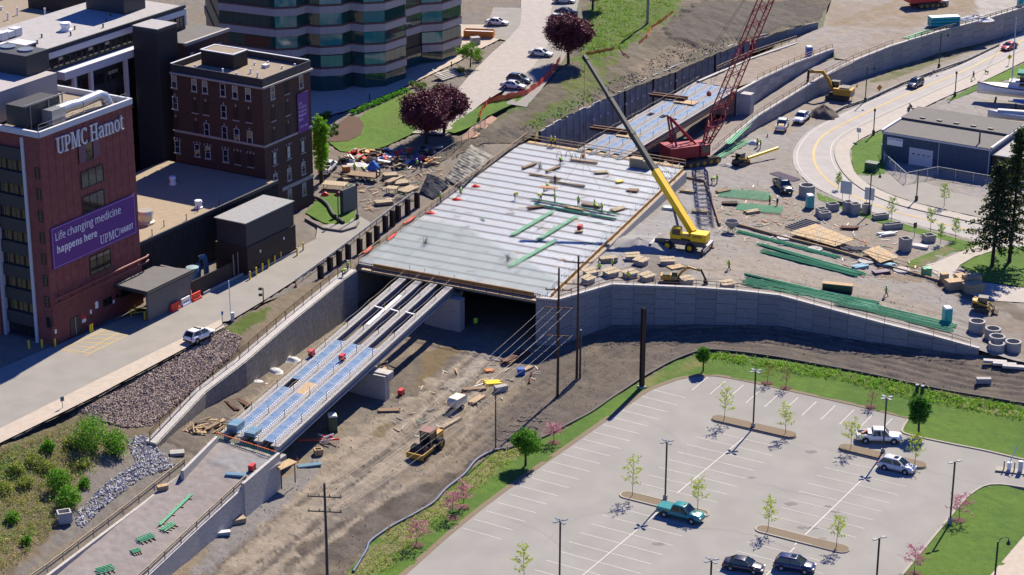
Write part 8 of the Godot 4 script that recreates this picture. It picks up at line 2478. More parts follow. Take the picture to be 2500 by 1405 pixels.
	bollards(Vector3(-51.65,7.06,31.97),Vector3(-51.2,7.06,32.28),2,"at the loading dock corner")
	bollards(Vector3(-58.43,7.07,36.86),Vector3(-58.21,7.07,36.55),2,"by the tower door")
	bollards(Vector3(-65.7,7.06,42.88),Vector3(-62.29,7.05,42.1),3,"at the foot of the tower corner")
	for q in [[Vector3(-47.94,7.07,28.16),"red_mesh","red water filled barrier farthest left of the three"],[Vector3(-46.72,7.08,26.08),"white_paint","white water filled barrier between two red ones"],[Vector3(-45.46,7.09,24.13),"red_mesh","red water filled barrier farthest right of the three"]]:
		var t:=thing("water_barrier",q[2],"barrier",q[0],1.05,"water filled barriers")
		var st:=S()
		side_prism(st,v2([-0.32,0,-0.3,0.25,-0.13,0.5,-0.1,1.1,0.1,1.1,0.13,0.5,0.3,0.25,0.32,0]),-0.95,0.95,Basis(Vector3.UP,PI/2))
		put(st,"shell",M[q[1]],t)
		for x in [-0.5,0.0,0.5]: piece(t,"lift_slot",Vector3(x,0.55,0.16),Vector3(0.2,0.4,0.1),M.orange_paint if q[1] != "white_paint" else M.concrete)
	var fl:=thing("flood_light","black post with two floodlights at the drive edge","flood light",Vector3(-35.61,6.98,25.84),0.3)
	piece(fl,"post",Vector3(0,1.3,0),Vector3(0.14,2.6,0.14),M.lamp_black)
	for y in [1.6,2.5]: piece(fl,"lamp_head",Vector3(-0.4,y,0),Vector3(0.5,0.35,0.3),M.lamp_black)
	var ga:=thing("barrier_gate","white raised gate arm with control box on the hospital drive","gate",Vector3(-39.56,6.99,31.97),0.2)
	piece(ga,"control_box",Vector3(0.25,0.6,0),Vector3(0.5,1.2,0.45),M.white_trim)
	bar_piece(ga,"arm",Vector3(0,0.9,0),Vector3(-0.05,6.0,0),0.12,0.12,M.white_paint)
	sign_board("small blue sign on a post beside the drive walk",Vector3(-57.32,6.41,62.67),0.6,0.5,0.6,1.6,M.lamp_head)
	sign_board("slim blue sign near the raised gate arm",Vector3(-40.47,7,33.86),0.6,0.3,0.5,1.6,M.blue_plastic)
	cone("orange cone at the end of the crash barrier",Vector3(-31.67,6.99,18.35))
	var ms:=thing("monument_sign","grey slab sign standing on the small green lawn","sign",Vector3(-26.37,7.15,-15.33),0.95)
	piece(ms,"slab",Vector3(0,2.0,0),Vector3(3.4,4.0,0.5),M.dark_panel)
	piece(ms,"face",Vector3(0,2.0,0.27),Vector3(3.1,3.7,0.06),mat("sign_green",lin(0.1,0.13,0.12),0.5))
	piece(ms,"edge",Vector3(1.75,2.0,0),Vector3(0.12,4.0,0.55),M.white_trim)
	lamp("slim black lamp on the small lawn",Vector3(-27.53,7.13,-9.72),4.6,0,M.lamp_black)
	lamp("slim black lamp beside the slab sign",Vector3(-24.69,7.12,-11.78),5.4,0,M.lamp_black)
	var kw:=PackedVector3Array(v3([-32.91,7.5,-11.19,-29.59,7.5,-6.47,-26.62,7.5,-5.34,-24.64,7.5,-7.31,-24.35,7.5,-9.69]))
	plain_wall("lawn_wall","low dark wall curving round the small lawn",kw,6.5,0.3,M.grey_block)
	var st:=S()
	tube(st,ground_line(resample(v2([-32.5,-21.6,-31.1,-20.3,-29.9,-17.7,-28.5,-12.7,-26.7,-9.2]),20),"H",0.25),0.3,-1,8)
	tag(put(st,"black_hose",M.silt_black),"thick black hose lying across the small lawn","hose")
	# --- rubble area beside the hospital
	var tr:=thing("flatbed_trailer","flat trailer with wooden bed and raised ramps","trailer",Vector3(-25.65,7.35,-31.81),-0.329)
	piece(tr,"bed",Vector3(0,0.85,0),Vector3(6.6,0.15,2.3),M.lumber_old)
	piece(tr,"frame",Vector3(0,0.68,0),Vector3(6.6,0.2,1.6),M.steel_dark)
	for x in [0.6,1.5]:
		for z in [-1.05,1.05]: wheel(tr,Vector3(x,0.38,z),0.38,0.22,M.white_paint,M.rubber)
	for z in [-0.7,0.7]: piece(tr,"ramp",Vector3(3.4,1.5,z),Vector3(0.1,1.5,0.4),M.steel_dark)
	bar_piece(tr,"tow_bar",Vector3(-3.3,0.7,0),Vector3(-4.6,0.55,0),0.15,0.15,M.steel_dark)
	block("crate","orange brown crate on the front of the flat trailer","crate",Vector3(-27.95,8.25,-33.03),0.3,Vector3(1.2,0.9,1.0),M.orange_paint,M.lumber)
	for q in [[Vector3(-20.55,7.28,-32.09),2.4,1.6,0.9,"stack of short pale boards right of the trailer"],[Vector3(-19.72,7.26,-30.62),4.6,1.1,0.6,"long pale stack of boards right of the short stack"],[Vector3(-18.52,7.24,-30.02),2.4,2.4,0.35,"low square stack of brown sheets"],[Vector3(-17.19,7.2,-26.21),3.6,2.0,0.35,"fan of loose pale planks by the black sheeting"],[Vector3(-20.87,7.15,-19.31),2.9,1.4,0.5,"pink edged stack of boards nearest the hospital drive"],[Vector3(-27.35,7.36,-31.1),2.0,1.4,0.5,"jumbled timber behind the trailer drawbar"]]:
		boards("board_stack",q[4],q[0],1.0 if q[1] > 3 else 0.3,q[1],q[2],q[3],4,3,M.plywood_pale,"lumber","timber beside the hospital",0.05)
	for q in [[Vector3(-29.33,7.29,-26.47),4.0,2.2,"long pale table with red bags under it"],[Vector3(-19.82,7.21,-24.66),1.8,1.6,"small square work table on trestles"]]:
		var t:=thing("work_table",q[3],"table",q[0],-0.25,"work tables")
		piece(t,"table_top",Vector3(0,1.0,0),Vector3(q[1],0.08,q[2]),M.plywood_pale)
		for x in [-1,1]:
			for z in [-1,1]: piece(t,"leg",Vector3(x*q[1]*0.42,0.5,z*q[2]*0.4),Vector3(0.09,1.0,0.09),M.lumber_old)
	heap("tarpaulin_heap","crumpled bright blue tarpaulin among the rubble","tarpaulin",Vector3(-23.6,7.47,-37.12),Vector3(1.6,1.9,1.4),M.blue_plastic)
	heap("bag","round red bag at the left end of the long table","bag",Vector3(-30.75,7.25,-23.14),Vector3(1.0,0.9,0.8),M.red_paint)
	heap("bag","round red bag at the right end of the long table","bag",Vector3(-28.55,7.21,-23.26),Vector3(1.0,0.9,0.8),M.red_paint)
	heap("sheet_heap","white crumpled sheeting in the rubble beside the columnar tree","sheeting",Vector3(-26.65,7.58,-39.03),Vector3(3.0,0.5,1.6),M.white_cloth)
	heap("earth_heap","small dark earth heap near the square work table","earth heap",Vector3(-17.78,7.18,-21.59),Vector3(2.4,0.8,2.0),mat("earth_dark",lin(0.13,0.11,0.09),0.95,"blotch",1.5))
	var cols:=[M.rust_dark,M.white_cloth,M.blue_plastic,M.red_mesh,M.lumber,M.black_plastic,M.lumber_old,M.steel,M.plywood_pale,M.orange_paint]
	var words:=["dark","white","blue","red","timber","black","brown","steel grey","pale","orange"]
	var lines:=[[Vector3(-30.63,7.71,-40.92),Vector3(-17.73,7.64,-42.94),"along the upper line of rubble"],[Vector3(-27.68,7.79,-44.01),Vector3(-12.17,7.72,-45.84),"in the rubble shaded by the purple trees"],[Vector3(-23.21,7.58,-40.03),Vector3(-13.41,7.47,-40.49),"in the middle of the rubble line"]]
	for i in 3:
		for k in 10:
			var p: Vector3 = lines[i][0].lerp(lines[i][1],(k + 0.5)/10.0) + Vector3(rng.randfn()*0.6,0,rng.randfn()*0.9)
			p = gp("H",p)
			var t:=thing("rubble_pile","%s pile of site materials %s" % [words[(k + i*3) % 10],lines[i][2]],"materials",p,rng.randf()*TAU,"piles of site materials")
			for j in 6: piece(t,"piece",Vector3(rng.randfn()*0.6,0.15 + 0.12*j,rng.randfn()*0.4),Vector3(rng.randf_range(0.5,2.2),rng.randf_range(0.12,0.4),rng.randf_range(0.2,0.8)),cols[(k + i*3 + (j if j > 3 else 0)) % 10],Basis.from_euler(Vector3(rng.randfn()*0.15,rng.randf()*3,rng.randfn()*0.15)))
	for q in [[v3([-11.39,7.3,-31.48,-7.22,8.4,-47.32,-3.68,8.2,-49.23,-3.27,7.3,-44.21,-8.22,7,-27.59]),"ribbed black sheeting pinned over the slope by the far deck corner"],[v3([-15.25,7.2,-25.17,-14.17,7.8,-32.58,-11.47,7.8,-34.41,-10.3,7.3,-29.28,-12.77,7,-21.54]),"crumpled black sheeting beside the loose planks"]]:
		st = S()
		var g:=[]
		for i in 33:
			var row:=[]
			for k in 9:
				var u:=i/32.0
				var p: Vector3 = q[0][0].lerp(q[0][1],u).lerp(q[0][4].lerp(q[0][3],u),k/8.0)
				row.append(p + Vector3(0,0.25 + 0.13*(i % 2) + 0.22*n_mid.get_noise_2d(p.x*2,p.z*2),0))
			g.append(row)
		for i in 32:
			for k in 8:
				flat(st,g[i][k],g[i + 1][k],g[i + 1][k + 1],1)
				flat(st,g[i][k],g[i + 1][k + 1],g[i][k + 1],1)
		tag(put(st,"black_sheeting",M.black_sheet),q[1],"sheeting")
	cone("large orange cone at the lawn edge by the rubble",Vector3(-27.06,7.83,-45.3))
	# --- things on the deck
	var dg:="green rebar bundles on the deck"
	bars("slanting green rebar bundle left of the other two on the deck",Vector3(-0.35,7,-3.77),Vector3(6.75,7,-16.36),7,0.8,0.06,M.rebar_green,dg)
	bars("slanting green rebar bundle in the middle of the deck",Vector3(3.65,7,-1.53),Vector3(10.59,7,-14.16),7,0.8,0.06,M.rebar_green,dg)
	bars("slanting green rebar bundle nearest the mesh covered part of the deck",Vector3(-0.62,7,10.26),Vector3(7.03,7,-2.33),7,0.8,0.06,M.rebar_green,dg)
	bars("long green rebar bundle across the deck behind the workers",Vector3(2.63,7,-22.57),Vector3(17.35,7,-14.23),6,0.6,0.06,M.rebar_green,dg)
	bars("long green rebar bundle across the deck in front of the workers",Vector3(3.28,7,-19.63),Vector3(16.8,7,-12.01),7,0.7,0.06,M.rebar_green,dg)
	block("plywood_pack","tall strapped pack of pale sheets at the far deck edge, left one","plywood pack",Vector3(21.4,7,-40.31),-0.5,Vector3(2.4,1.5,1.3),M.plywood_pale,M.plywood_pale,"plywood packs")
	block("plywood_pack","tall strapped pack of pale sheets at the far deck edge, right one","plywood pack",Vector3(22.62,7,-39.63),-0.5,Vector3(2.2,1.3,1.3),M.plywood_pale,M.plywood_pale,"plywood packs")
	for q in [[Vector3(3.93,7,-17.97),0.4,3.2,0.7,"rust","reddish plank pile beside the sawhorses"],[Vector3(10.02,7,-17.63),-0.5,3.6,0.9,"lumber","brown plank pile at the feet of the deck workers"],[Vector3(17.16,7,-17.3),0.7,2.6,1.2,"plywood_pale","loose pale planks near the gravel side deck edge"],[Vector3(15.09,7,-36.78),0.1,2.2,1.2,"plywood_pale","scattered pale sheets in the far half of the deck"],[Vector3(12.28,7,-43),-0.45,5.0,0.5,"plywood","long pale planks laid across the far half of the deck"],[Vector3(5.46,7,-34.4),-0.45,6.0,0.3,"plywood","long narrow planks above the sawhorses"],[Vector3(9.18,7,-30.43),-0.45,6.5,0.4,"plywood_pale","pale narrow planks right of the upright worker"],[Vector3(17.93,7,-31.64),0.5,1.2,0.9,"bollard_yellow","short stack of yellow boards on the deck"],[Vector3(19.96,7,-27.06),-0.2,1.8,1.3,"lumber_old","dark scrap pile on a pallet near the crane boom"],[Vector3(10.44,7,-6.21),0.1,1.2,0.7,"lumber","small pallet near the right end of the deck"],[Vector3(12.92,7,-19.12),-0.45,3.4,0.9,"lumber_old","flat brown board pile behind the group of three workers"]]:
		boards("plank_pile",q[5],q[0],q[1],q[2],q[3],0.25,4,2,M[q[4]],"lumber","timber on the deck",0.06)
	for q in [[Vector3(2.87,7,-40.08),"left timber beam lying on the far part of the deck"],[Vector3(6.91,7,-38.28),"right timber beam lying beside the crouching worker"]]:
		var t:=thing("timber_beam",q[1],"beam",q[0],0.9,"timber beams on the deck")
		for k in 2: piece(t,"timber",Vector3(0,0.16,-0.16 + 0.32*k),Vector3(3.6,0.3,0.3),M.lumber_old)
	for q in [[Vector3(-6.07,7,-29.15),"red bag bundle left on the deck near the railing"],[Vector3(-9.1,7,-22.22),"red bundle beside the kneeling worker"],[Vector3(-13.21,7,-15.31),"red bundle at the railing nearest the drive"]]: heap("red_bundle",q[1],"bag",q[0],Vector3(1.1,0.5,0.7),M.red_mesh)
	for q in [[Vector3(-15.71,7,-12.24),Vector3(-17.2,7,-9.23),"upper"],[Vector3(-18.28,7,-4.92),Vector3(-19.37,7,-1.46),"middle"],[Vector3(-21.7,7,1.94),Vector3(-22.6,7,4.54),"lower"]]:
		st = S()
		tube(st,[q[0] + Vector3(0,0.2,0),q[0].lerp(q[1],0.5) + Vector3(0.2,0.25,0),q[1] + Vector3(0,0.2,0)],0.28,0.2,7)
		tag(put(st,"red_sheet_roll",M.red_mesh),q[2] + " roll of red sheeting along the hospital side deck edge","sheeting","red sheeting rolls")
	for q in [[Vector3(6.03,7,-26.03),"sawhorse bench with reddish boards on the deck"]]:
		var t:=thing("sawhorse_bench",q[1],"sawhorse",q[0],-0.2)
		for x in [-0.9,0.9]:
			for z in [-0.3,0.3]: bar_piece(t,"leg",Vector3(x,0.85,0),Vector3(x + 0.1,0,z),0.08,0.08,M.rust)
		for k in 4: piece(t,"board",Vector3(0,0.9,-0.35 + k*0.24),Vector3(3.0,0.06,0.2),M.orange_paint if k % 2 else M.plywood)
	for q in [[Vector3(8.87,7,-45.32),"left wire frame pair standing on the deck"],[Vector3(11.39,7,-44.16),"right wire frame pair standing on the deck"]]:
		var t:=thing("wire_frame",q[1],"frame",q[0],0.2,"wire frames")
		st = S()
		for x in [-0.8,0.8]:
			for s in [-0.5,0.5]: tube(st,[Vector3(x + s,0,-0.3),Vector3(x + s*0.5,1.1,0),Vector3(x + s,0,0.3)],0.035,-1,5)
			tube(st,[Vector3(x - 0.25,1.1,0),Vector3(x + 0.25,1.1,0)],0.035,-1,5)
		put(st,"wire_legs",M.rust,t)
	for q in [[Vector3(-13.29,7,-0.02),"spiky rebar cluster on the mesh part of the deck"],[Vector3(-0.63,7,7.57),"spiky rebar cluster near the front of the deck"],[Vector3(4.68,7,-38.72),"spiky rebar cluster on the far part of the deck"]]:
		var t:=thing("rebar_cluster",q[1],"rebar",q[0],0,"upright rebar clusters")
		st = S()
		for k in 14: tube(st,[Vector3(rng.randfn()*0.25,0,rng.randfn()*0.25),Vector3(rng.randfn()*0.3,rng.randf_range(0.7,1.5),rng.randfn()*0.3)],0.025,-1,4)
		put(st,"bars",M.steel_dark,t)
	generator("red generator on the deck near the pallet",Vector3(10.66,7,-7.19))
	generator("red generator on the blue decking, upper left one",Vector3(-27.32,6.05,42.52))
	generator("red generator on the blue decking, lower right one",Vector3(-23.02,6.05,44.07))
	generator("red generator on the dirt beside the bridge pier",Vector3(-15.19,0.17,42.31))
	generator("red generator at the ramp wall",Vector3(-31.79,4.46,75.55))
	for q in [[Vector3(-34.93,5.66,65.61),"tall strapped stack of blue sheets at the end of the girders"],[Vector3(-32.57,5.66,67.21),"low strapped stack of blue sheets at the end of the girders"]]:
		var t:=thing("sheet_stack",q[1],"sheet stack",q[0],1.17,"blue sheet stacks")
		for k in (7 if "tall" in q[1] else 4): piece(t,"sheet",Vector3(0,0.06 + 0.12*k,0),Vector3(2.0,0.1,1.5),M.galv_stack)
		for x in [-0.6,0.6]: piece(t,"strap",Vector3(x,0.4 if "tall" in q[1] else 0.25,0),Vector3(0.04,0.86 if "tall" in q[1] else 0.5,1.54),M.white_trim)
	# --- work platform,timber and tools on the low ground
	var pf:=thing("work_platform","yellow timber platform hung beside the bridge pier","platform",Vector3(-18.41,3.4,41.03),0.6)
	piece(pf,"deck_board",Vector3.ZERO,Vector3(2.6,0.1,1.2),M.plywood)
	for x in [-1.2,0.0,1.2]: piece(pf,"post",Vector3(x,0.6,0.55),Vector3(0.08,1.2,0.08),M.lumber)
	for y in [0.6,1.15]: piece(pf,"rail",Vector3(0,y,0.6),Vector3(2.6,0.1,0.05),M.lumber)
	var pf2:=thing("work_platform","timber platform on the abutment beside the crane boom foot","platform",Vector3(43.65,6.8,-84.71),0.6)
	piece(pf2,"deck_board",Vector3.ZERO,Vector3(3.2,0.1,1.6),M.plywood)
	for x in [-1.5,0.0,1.5]: piece(pf2,"post",Vector3(x,0.6,0.75),Vector3(0.08,1.2,0.08),M.lumber)
	piece(pf2,"rail",Vector3(0,1.1,0.75),Vector3(3.2,0.1,0.05),M.lumber)
	var pf3:=thing("work_platform","plywood platform on the outside of the ramp wall end","platform",Vector3(-28.06,4,72.79),0.9)
	piece(pf3,"deck_board",Vector3.ZERO,Vector3(3.0,0.1,1.5),M.plywood)
	for x in [-1.2,1.2]: piece(pf3,"leg",Vector3(x,-1.4,0.5),Vector3(0.1,2.8,0.1),M.rust)
	for q in [[Vector3(0.62,-0.14,28.38),0.9,5.4,1.6,0.45,"rust","rusty beams stacked below the wall corner"],[Vector3(-5.16,-0.04,39.9),0.15,3.4,1.0,0.3,"lumber_old","grey planks near the yellow board pile"],[Vector3(-4.71,-0.01,43.63),1.0,3.0,1.0,0.3,"lumber","brown boards right of the air compressor"],[Vector3(-8.07,0.05,51.69),0.95,4.4,0.6,0.3,"plywood_pale","pale long boards on the haul road"],[Vector3(-2.69,-0.06,37.81),0.2,2.2,1.4,0.35,"yellow_crane","fan of bright yellow boards on the dirt"],[Vector3(-3.25,-0.15,33.21),0.3,1.2,0.9,0.3,"orange_paint","small orange board pile on the dirt"],[Vector3(-37.42,1.89,50.57),-0.95,3.6,0.5,0.35,"rust","pair of rusty beams on the mound by the old wall"],[Vector3(-35.92,1.76,49.32),-0.9,3.4,0.8,0.35,"rust","rusty beams leaning near the blue decking"],[Vector3(2.07,-0.09,32.85),0.9,2.6,0.6,0.3,"plywood","pale form boards beside the blue bin"],[Vector3(-16.53,0.22,47.84),0.1,3.0,1.0,0.25,"lumber_old","dark planks in the shade of the girders"]]:
		boards("plank_pile",q[6],q[0],q[1],q[2],q[3],q[4],4,2,M[q[5]],"lumber","timber on the low ground",0.04)
	var sc:=thing("scrap_timber","large heap of broken pale timber beside the girder ends","scrap timber",Vector3(-39.62,2.17,58.73),0.4)
	for k in 60: piece(sc,"scrap",Vector3(rng.randfn()*1.6,0.1 + absf(rng.randfn())*0.35,rng.randfn()*0.9),Vector3(rng.randf_range(0.6,2.2),0.08,rng.randf_range(0.12,0.5)),M.plywood if k % 3 else M.lumber,Basis.from_euler(Vector3(rng.randfn()*0.3,rng.randf()*6,rng.randfn()*0.3)))
	block("bin","bright blue bin on the dirt below the wall corner","bin",Vector3(1.31,-0.09,34.21),0.2,Vector3(1.0,0.9,0.8),M.blue_plastic)
	block("concrete_block","grey concrete block on the dirt near the slim grey pole","concrete block",Vector3(-1.48,-0.02,40.34),0.45,Vector3(1.8,0.8,0.9),M.concrete)
	toilet("dark green portable toilet in the shade beside the girders",Vector3(-23.55,0.78,55.52),0.2,M.green_plastic)
	toilet("teal portable toilet at the right end of the long green bars",Vector3(62.9,3.95,23.9),0.2,M.teal_plastic)
	toilet("teal portable toilet beside the tall concrete manhole",Vector3(49.36,4.28,-26.54),0.2,M.teal_plastic)
	toilet("blue portable toilet on the upper ramp",Vector3(59.08,8.67,-107.34),0.2,M.blue_plastic)
	toilet("teal portable toilet at the top right edge",Vector3(109.59,10.11,-146.4),0.2,M.teal_plastic)
	heap("white_sheeting","long crumpled white sheeting along the foot of the old wall","sheeting",Vector3(-33.22,1.22,36.74),Vector3(1.8,0.8,1.4),M.white_cloth)
	heap("white_sheeting","second heap of white sheeting nearer the girders","sheeting",Vector3(-35.18,1.45,41.21),Vector3(1.7,0.6,1.2),M.white_cloth)
	heap("white_sheeting","white sheeting heap farthest along the old wall","sheeting",Vector3(-31.28,1,32.02),Vector3(1.8,0.8,1.2),M.white_cloth)
	var bb:=thing("barricade_pile","pile of red and white striped barricades beside the girders","barricade",Vector3(-23.88,0.82,59.46),0.1)
	for k in 7: piece(bb,"barricade",Vector3(rng.randfn()*0.5,0.3 + 0.12*k,rng.randfn()*0.25),Vector3(1.6,0.25,0.06),M.red_mesh if k % 2 else M.white_paint,Basis.from_euler(Vector3(rng.randfn()*0.3,rng.randfn()*0.4,rng.randfn()*0.4)))
	var ld:=thing("ladder","orange ladder lying beside the striped barricades","ladder",Vector3(-25.49,0.95,59.26),0.05)
	for z in [-0.22,0.22]: piece(ld,"rail",Vector3(0,0.2,z),Vector3(4.6,0.1,0.06),M.orange_mesh)
	for k in 12: piece(ld,"rung",Vector3(-2.1 + k*0.38,0.2,0),Vector3(0.05,0.05,0.4),M.steel)
	open_box("small timber box beside the dirt road",Vector3(-24.8,0.86,63.08),0.3,Vector3(1.1,0.8,0.9),M.plywood,"timber_box","box","timber boxes")
	boards("steel_pipes","pale blue steel sheets on the gravel by the ramp wall",Vector3(-25.66,0.87,66.53),0.3,3.2,0.8,0.2,4,1,M.galv_stack,"steel")
	boards("steel_pipes","dark blue sheets on the ramp gravel",Vector3(-33.64,4.38,76.89),-0.15,2.6,0.7,0.3,3,2,M.galv_stack,"steel","blue sheets on the ramp")
	block("plywood_crate","low pale crate beside the ramp wall nearer the pipes","crate",Vector3(-32.91,1.18,82.9),0.5,Vector3(1.9,0.5,1.3),M.plywood_pale,M.plywood_pale,"crates at the ramp")
	block("sheet_pack","teal sheet pack beside the ramp wall","sheet pack",Vector3(-34.19,1.24,86.45),0.25,Vector3(1.8,0.4,0.7),M.galv_stack,M.white_trim,"crates at the ramp")
	block("plywood_crate","low crate on the ramp gravel against its left railing","crate",Vector3(-42.12,4.07,80.08),0.5,Vector3(1.3,0.5,0.7),M.plywood_pale,M.plywood,"crates at the ramp")
	block("concrete_slab","pale concrete slab with a red tool near the old wall end","slab",Vector3(-42.42,2.29,66.27),0.2,Vector3(1.8,0.4,1.2),M.concrete)
	open_box("open concrete box at the foot of the bank shrubs",Vector3(-52.91,2.66,85.98),0.35,Vector3(1.6,1.4,1.3),M.concrete_pale)
	for q in [[Vector3(-38.32,3.98,81.2),Vector3(-41.36,3.4,88.94),3,0.3,"thin pale green strip reaching up the ramp"],[Vector3(-39.58,3.45,87.98),Vector3(-40.75,3.33,89.84),5,0.9,"short wide green sheets on the ramp"],[Vector3(-41.57,3.26,90.75),Vector3(-43.26,3.15,92.1),6,1.2,"tangled green pieces on the ramp"],[Vector3(-42.66,3.02,93.88),Vector3(-43.6,2.96,94.49),5,0.9,"small green coil on the ramp"],[Vector3(-45.06,2.71,97.6),Vector3(-46.88,2.61,98.6),6,1.4,"green pieces at the bottom edge of the ramp"]]:
		bars(q[4],q[0],q[1],q[2],q[3],0.07,M.rebar_green,"green pieces on the ramp")
	for q in [[Vector3(-17.09,0.24,42.49),"lime work sign near the bridge pier"],[Vector3(-5.4,-0.17,15.85),"lime work sign in the dark underpass"]]: sign_board(q[1],q[0],0.2,0.6,0.8,0.5,M.vest_lime)
	for q in [[Vector3(2.45,-0.04,37.37),"cone nearer the bottom beside the yellow boards"],[Vector3(2.75,-0.07,34.83),"cone beside the blue bin"],[Vector3(-14.63,0.22,83.33),"fallen cone on the silt sock"],[Vector3(-27.29,1.03,65.65),"red cone by the ramp wall platform"],[Vector3(46.79,4.06,-67.75),"cone beside the white pickup trucks"],[Vector3(68.14,4.3,-101.57),"orange marker beside the excavator"]]: cone(q[1],q[0])
	# --- gravel yard
	var mg:="green rebar bundles on the gravel yard"
	bars("upper green rebar bundle below the plywood platforms",Vector3(35.92,5.11,-11.91),Vector3(50.67,4.88,-0.27),10,1.2,0.08,M.rebar_green,mg)
	bars("second green rebar bundle below the plywood platforms",Vector3(38.42,5.22,-5.77),Vector3(53.82,4.86,7.45),9,1.1,0.08,M.rebar_green,mg)
	bars("third green rebar bundle with a white board on it",Vector3(38.5,5.33,-2.26),Vector3(52.65,4.92,7.81),12,1.8,0.08,M.rebar_green,mg)
	bars("narrow green rebar bundle at the front of the striding worker",Vector3(34.46,5.94,9.66),Vector3(48.22,5.3,17.31),6,0.8,0.08,M.rebar_green,mg)
	bars("broad green rebar spread along the panel wall, near end",Vector3(34.12,6.08,13.2),Vector3(53.76,4.87,20.64),26,3.4,0.07,M.rebar_green,mg)
	bars("broad green rebar spread along the panel wall, far end",Vector3(47.36,5.37,19.19),Vector3(63.77,3.81,26.56),26,3.6,0.07,M.rebar_green,mg)
	bars("green rebar on the ramp road below the lattice boom",Vector3(38.34,5.6,-57.27),Vector3(45.76,5.56,-75.97),8,1.2,0.07,M.rebar_green,mg)
	bars("green rebar at the foot of the road side ramp wall",Vector3(36.21,4.4,-53.26),Vector3(42.9,4.18,-65),7,1.6,0.07,M.rebar_green,mg)
	for q in [[Vector3(39.09,4.53,-32.16),8.5,4.6,"green rebar mat nearer the road"],[Vector3(40.86,4.6,-24.65),7.5,3.6,"green rebar mat nearer the yellow crane"]]:
		var t:=thing("rebar_mat",q[3],"rebar mat",q[0] + Vector3(0,0.15,0),-0.25,"green rebar mats")
		st = S()
		for k in 24: bar(st,Vector3(-q[1]/2,0.1,q[2]*(k/23.0 - 0.5)),Vector3(q[1]/2,0.1,q[2]*(k/23.0 - 0.5)),0.035)
		put(st,"long_bars",M.rebar_green,t).set_meta("kind","stuff")
		st = S()
		for k in 30: bar(st,Vector3(q[1]*(k/29.0 - 0.5),0.14,-q[2]/2),Vector3(q[1]*(k/29.0 - 0.5),0.14,q[2]/2),0.035)
		put(st,"cross_bars",M.rebar_green,t).set_meta("kind","stuff")
	var pm:=thing("pipe_rack","purple rods laid side by side near the black pickup truck","rods",Vector3(47.26,4.16,-43.71),-0.9)
	for k in 9: piece(pm,"rod",Vector3(0,0.1,-1.0 + k*0.25),Vector3(5.6,0.08,0.1),mat("rod_purple",lin(0.06,0.03,0.09),0.5))
	for q in [[v3([43.69,5.6,-10.39,48.81,5.6,-14.83,54.03,5.6,-7.19,50.48,5.6,-3.89]),"large plywood platform on pipes behind the long timber edge"],[v3([54.43,5.4,-2.41,57.43,5.4,-4.91,59.78,5.4,0.33,56.47,5.4,2.94]),"smaller plywood platform to the right of the large one"]]:
		var t:=thing("plywood_platform",q[1],"platform",Vector3.ZERO,0,"plywood platforms")
		var P4 = q[0]
		for i in 6:
			for j in 3:
				st = S()
				var f:=func(u: float,v: float) -> Vector3: return P4[0].lerp(P4[1],v).lerp(P4[3].lerp(P4[2],v),u)
				strip_box(st,f.call((i + 0.02)/6.0,(j + 0.02)/3.0),f.call((i + 0.98)/6.0,(j + 0.02)/3.0),f.call((i + 0.98)/6.0,(j + 0.98)/3.0),f.call((i + 0.02)/6.0,(j + 0.98)/3.0),0.08)
				put(st,"plywood_sheet",M.plywood if (i + j) % 3 else M.plywood_pale,t)
	for q in [[Vector3(45,4.76,-14),Vector3(48.66,4.5,-18.42),"row of dark pipes under the upper edge of the large platform"],[Vector3(51.29,4.76,-4.72),Vector3(56.46,4.57,-4.93),"dark pipes between the two plywood platforms"]]:
		var t:=thing("pipe_row",q[2],"pipes",Vector3.ZERO,0,"dark pipe rows")
		for k in 8:
			st = S()
			var p: Vector3 = q[0].lerp(q[1],k/7.0)
			tube(st,[p + Vector3(-1.0,0.3,-0.9),p + Vector3(1.2,0.3,1.2)],0.16,-1,8)
			put(st,"pipe",mat("pipe_grey",lin(0.1,0.11,0.13),0.5) if not M.has("pipe_grey") else M.pipe_grey,t)
	plain_wall("timber_edge","long low timber faced wall across the gravel yard",v3([36.21,5.5,-15.17,42.22,5.4,-9.96,50.46,5.3,-3.59,58.32,5,3.29,64.84,4.8,8.94]),3.0,0.3,M.lumber_old)
	railing("guard_railing","thin railing behind the long timber edge in the yard",v3([44.01,5.4,-8.61,50.51,5.3,-3.97,58.38,5,2.92,64.38,4.8,8.06]),1.1,2.4,M.rust,0.03)
	plain_wall("trench_wall","dark braced trench wall between the deck and the rebar mats",v3([29.7,4.9,-41.67,33.02,5,-39.12,33.3,5.2,-27.47,33.41,5.6,-14.85]),2.0,0.3,M.lumber_old)
	for q in [[Vector3(49.72,4.19,-33.3),1.35,1.9,false,"tall wide concrete manhole behind the teal toilet"],[Vector3(66.77,3.61,26.34),1.2,1.5,true,"concrete ring farthest left of the group of five"],[Vector3(68.62,3.38,28.59),1.15,1.5,true,"concrete ring behind the two front ones"],[Vector3(68.68,3.26,31.22),1.15,1.5,true,"concrete ring in the middle of the group of five"],[Vector3(68.35,2.82,32.74),1.15,1.5,true,"concrete ring at the front of the group of five"],[Vector3(70.71,2.95,32.43),1.15,1.5,true,"concrete ring farthest right of the group of five"],[Vector3(58.59,4,-24.96),0.8,1.6,false,"concrete manhole with a side hole near the road"]]: ring(q[4],q[0],q[1],q[2],q[3])
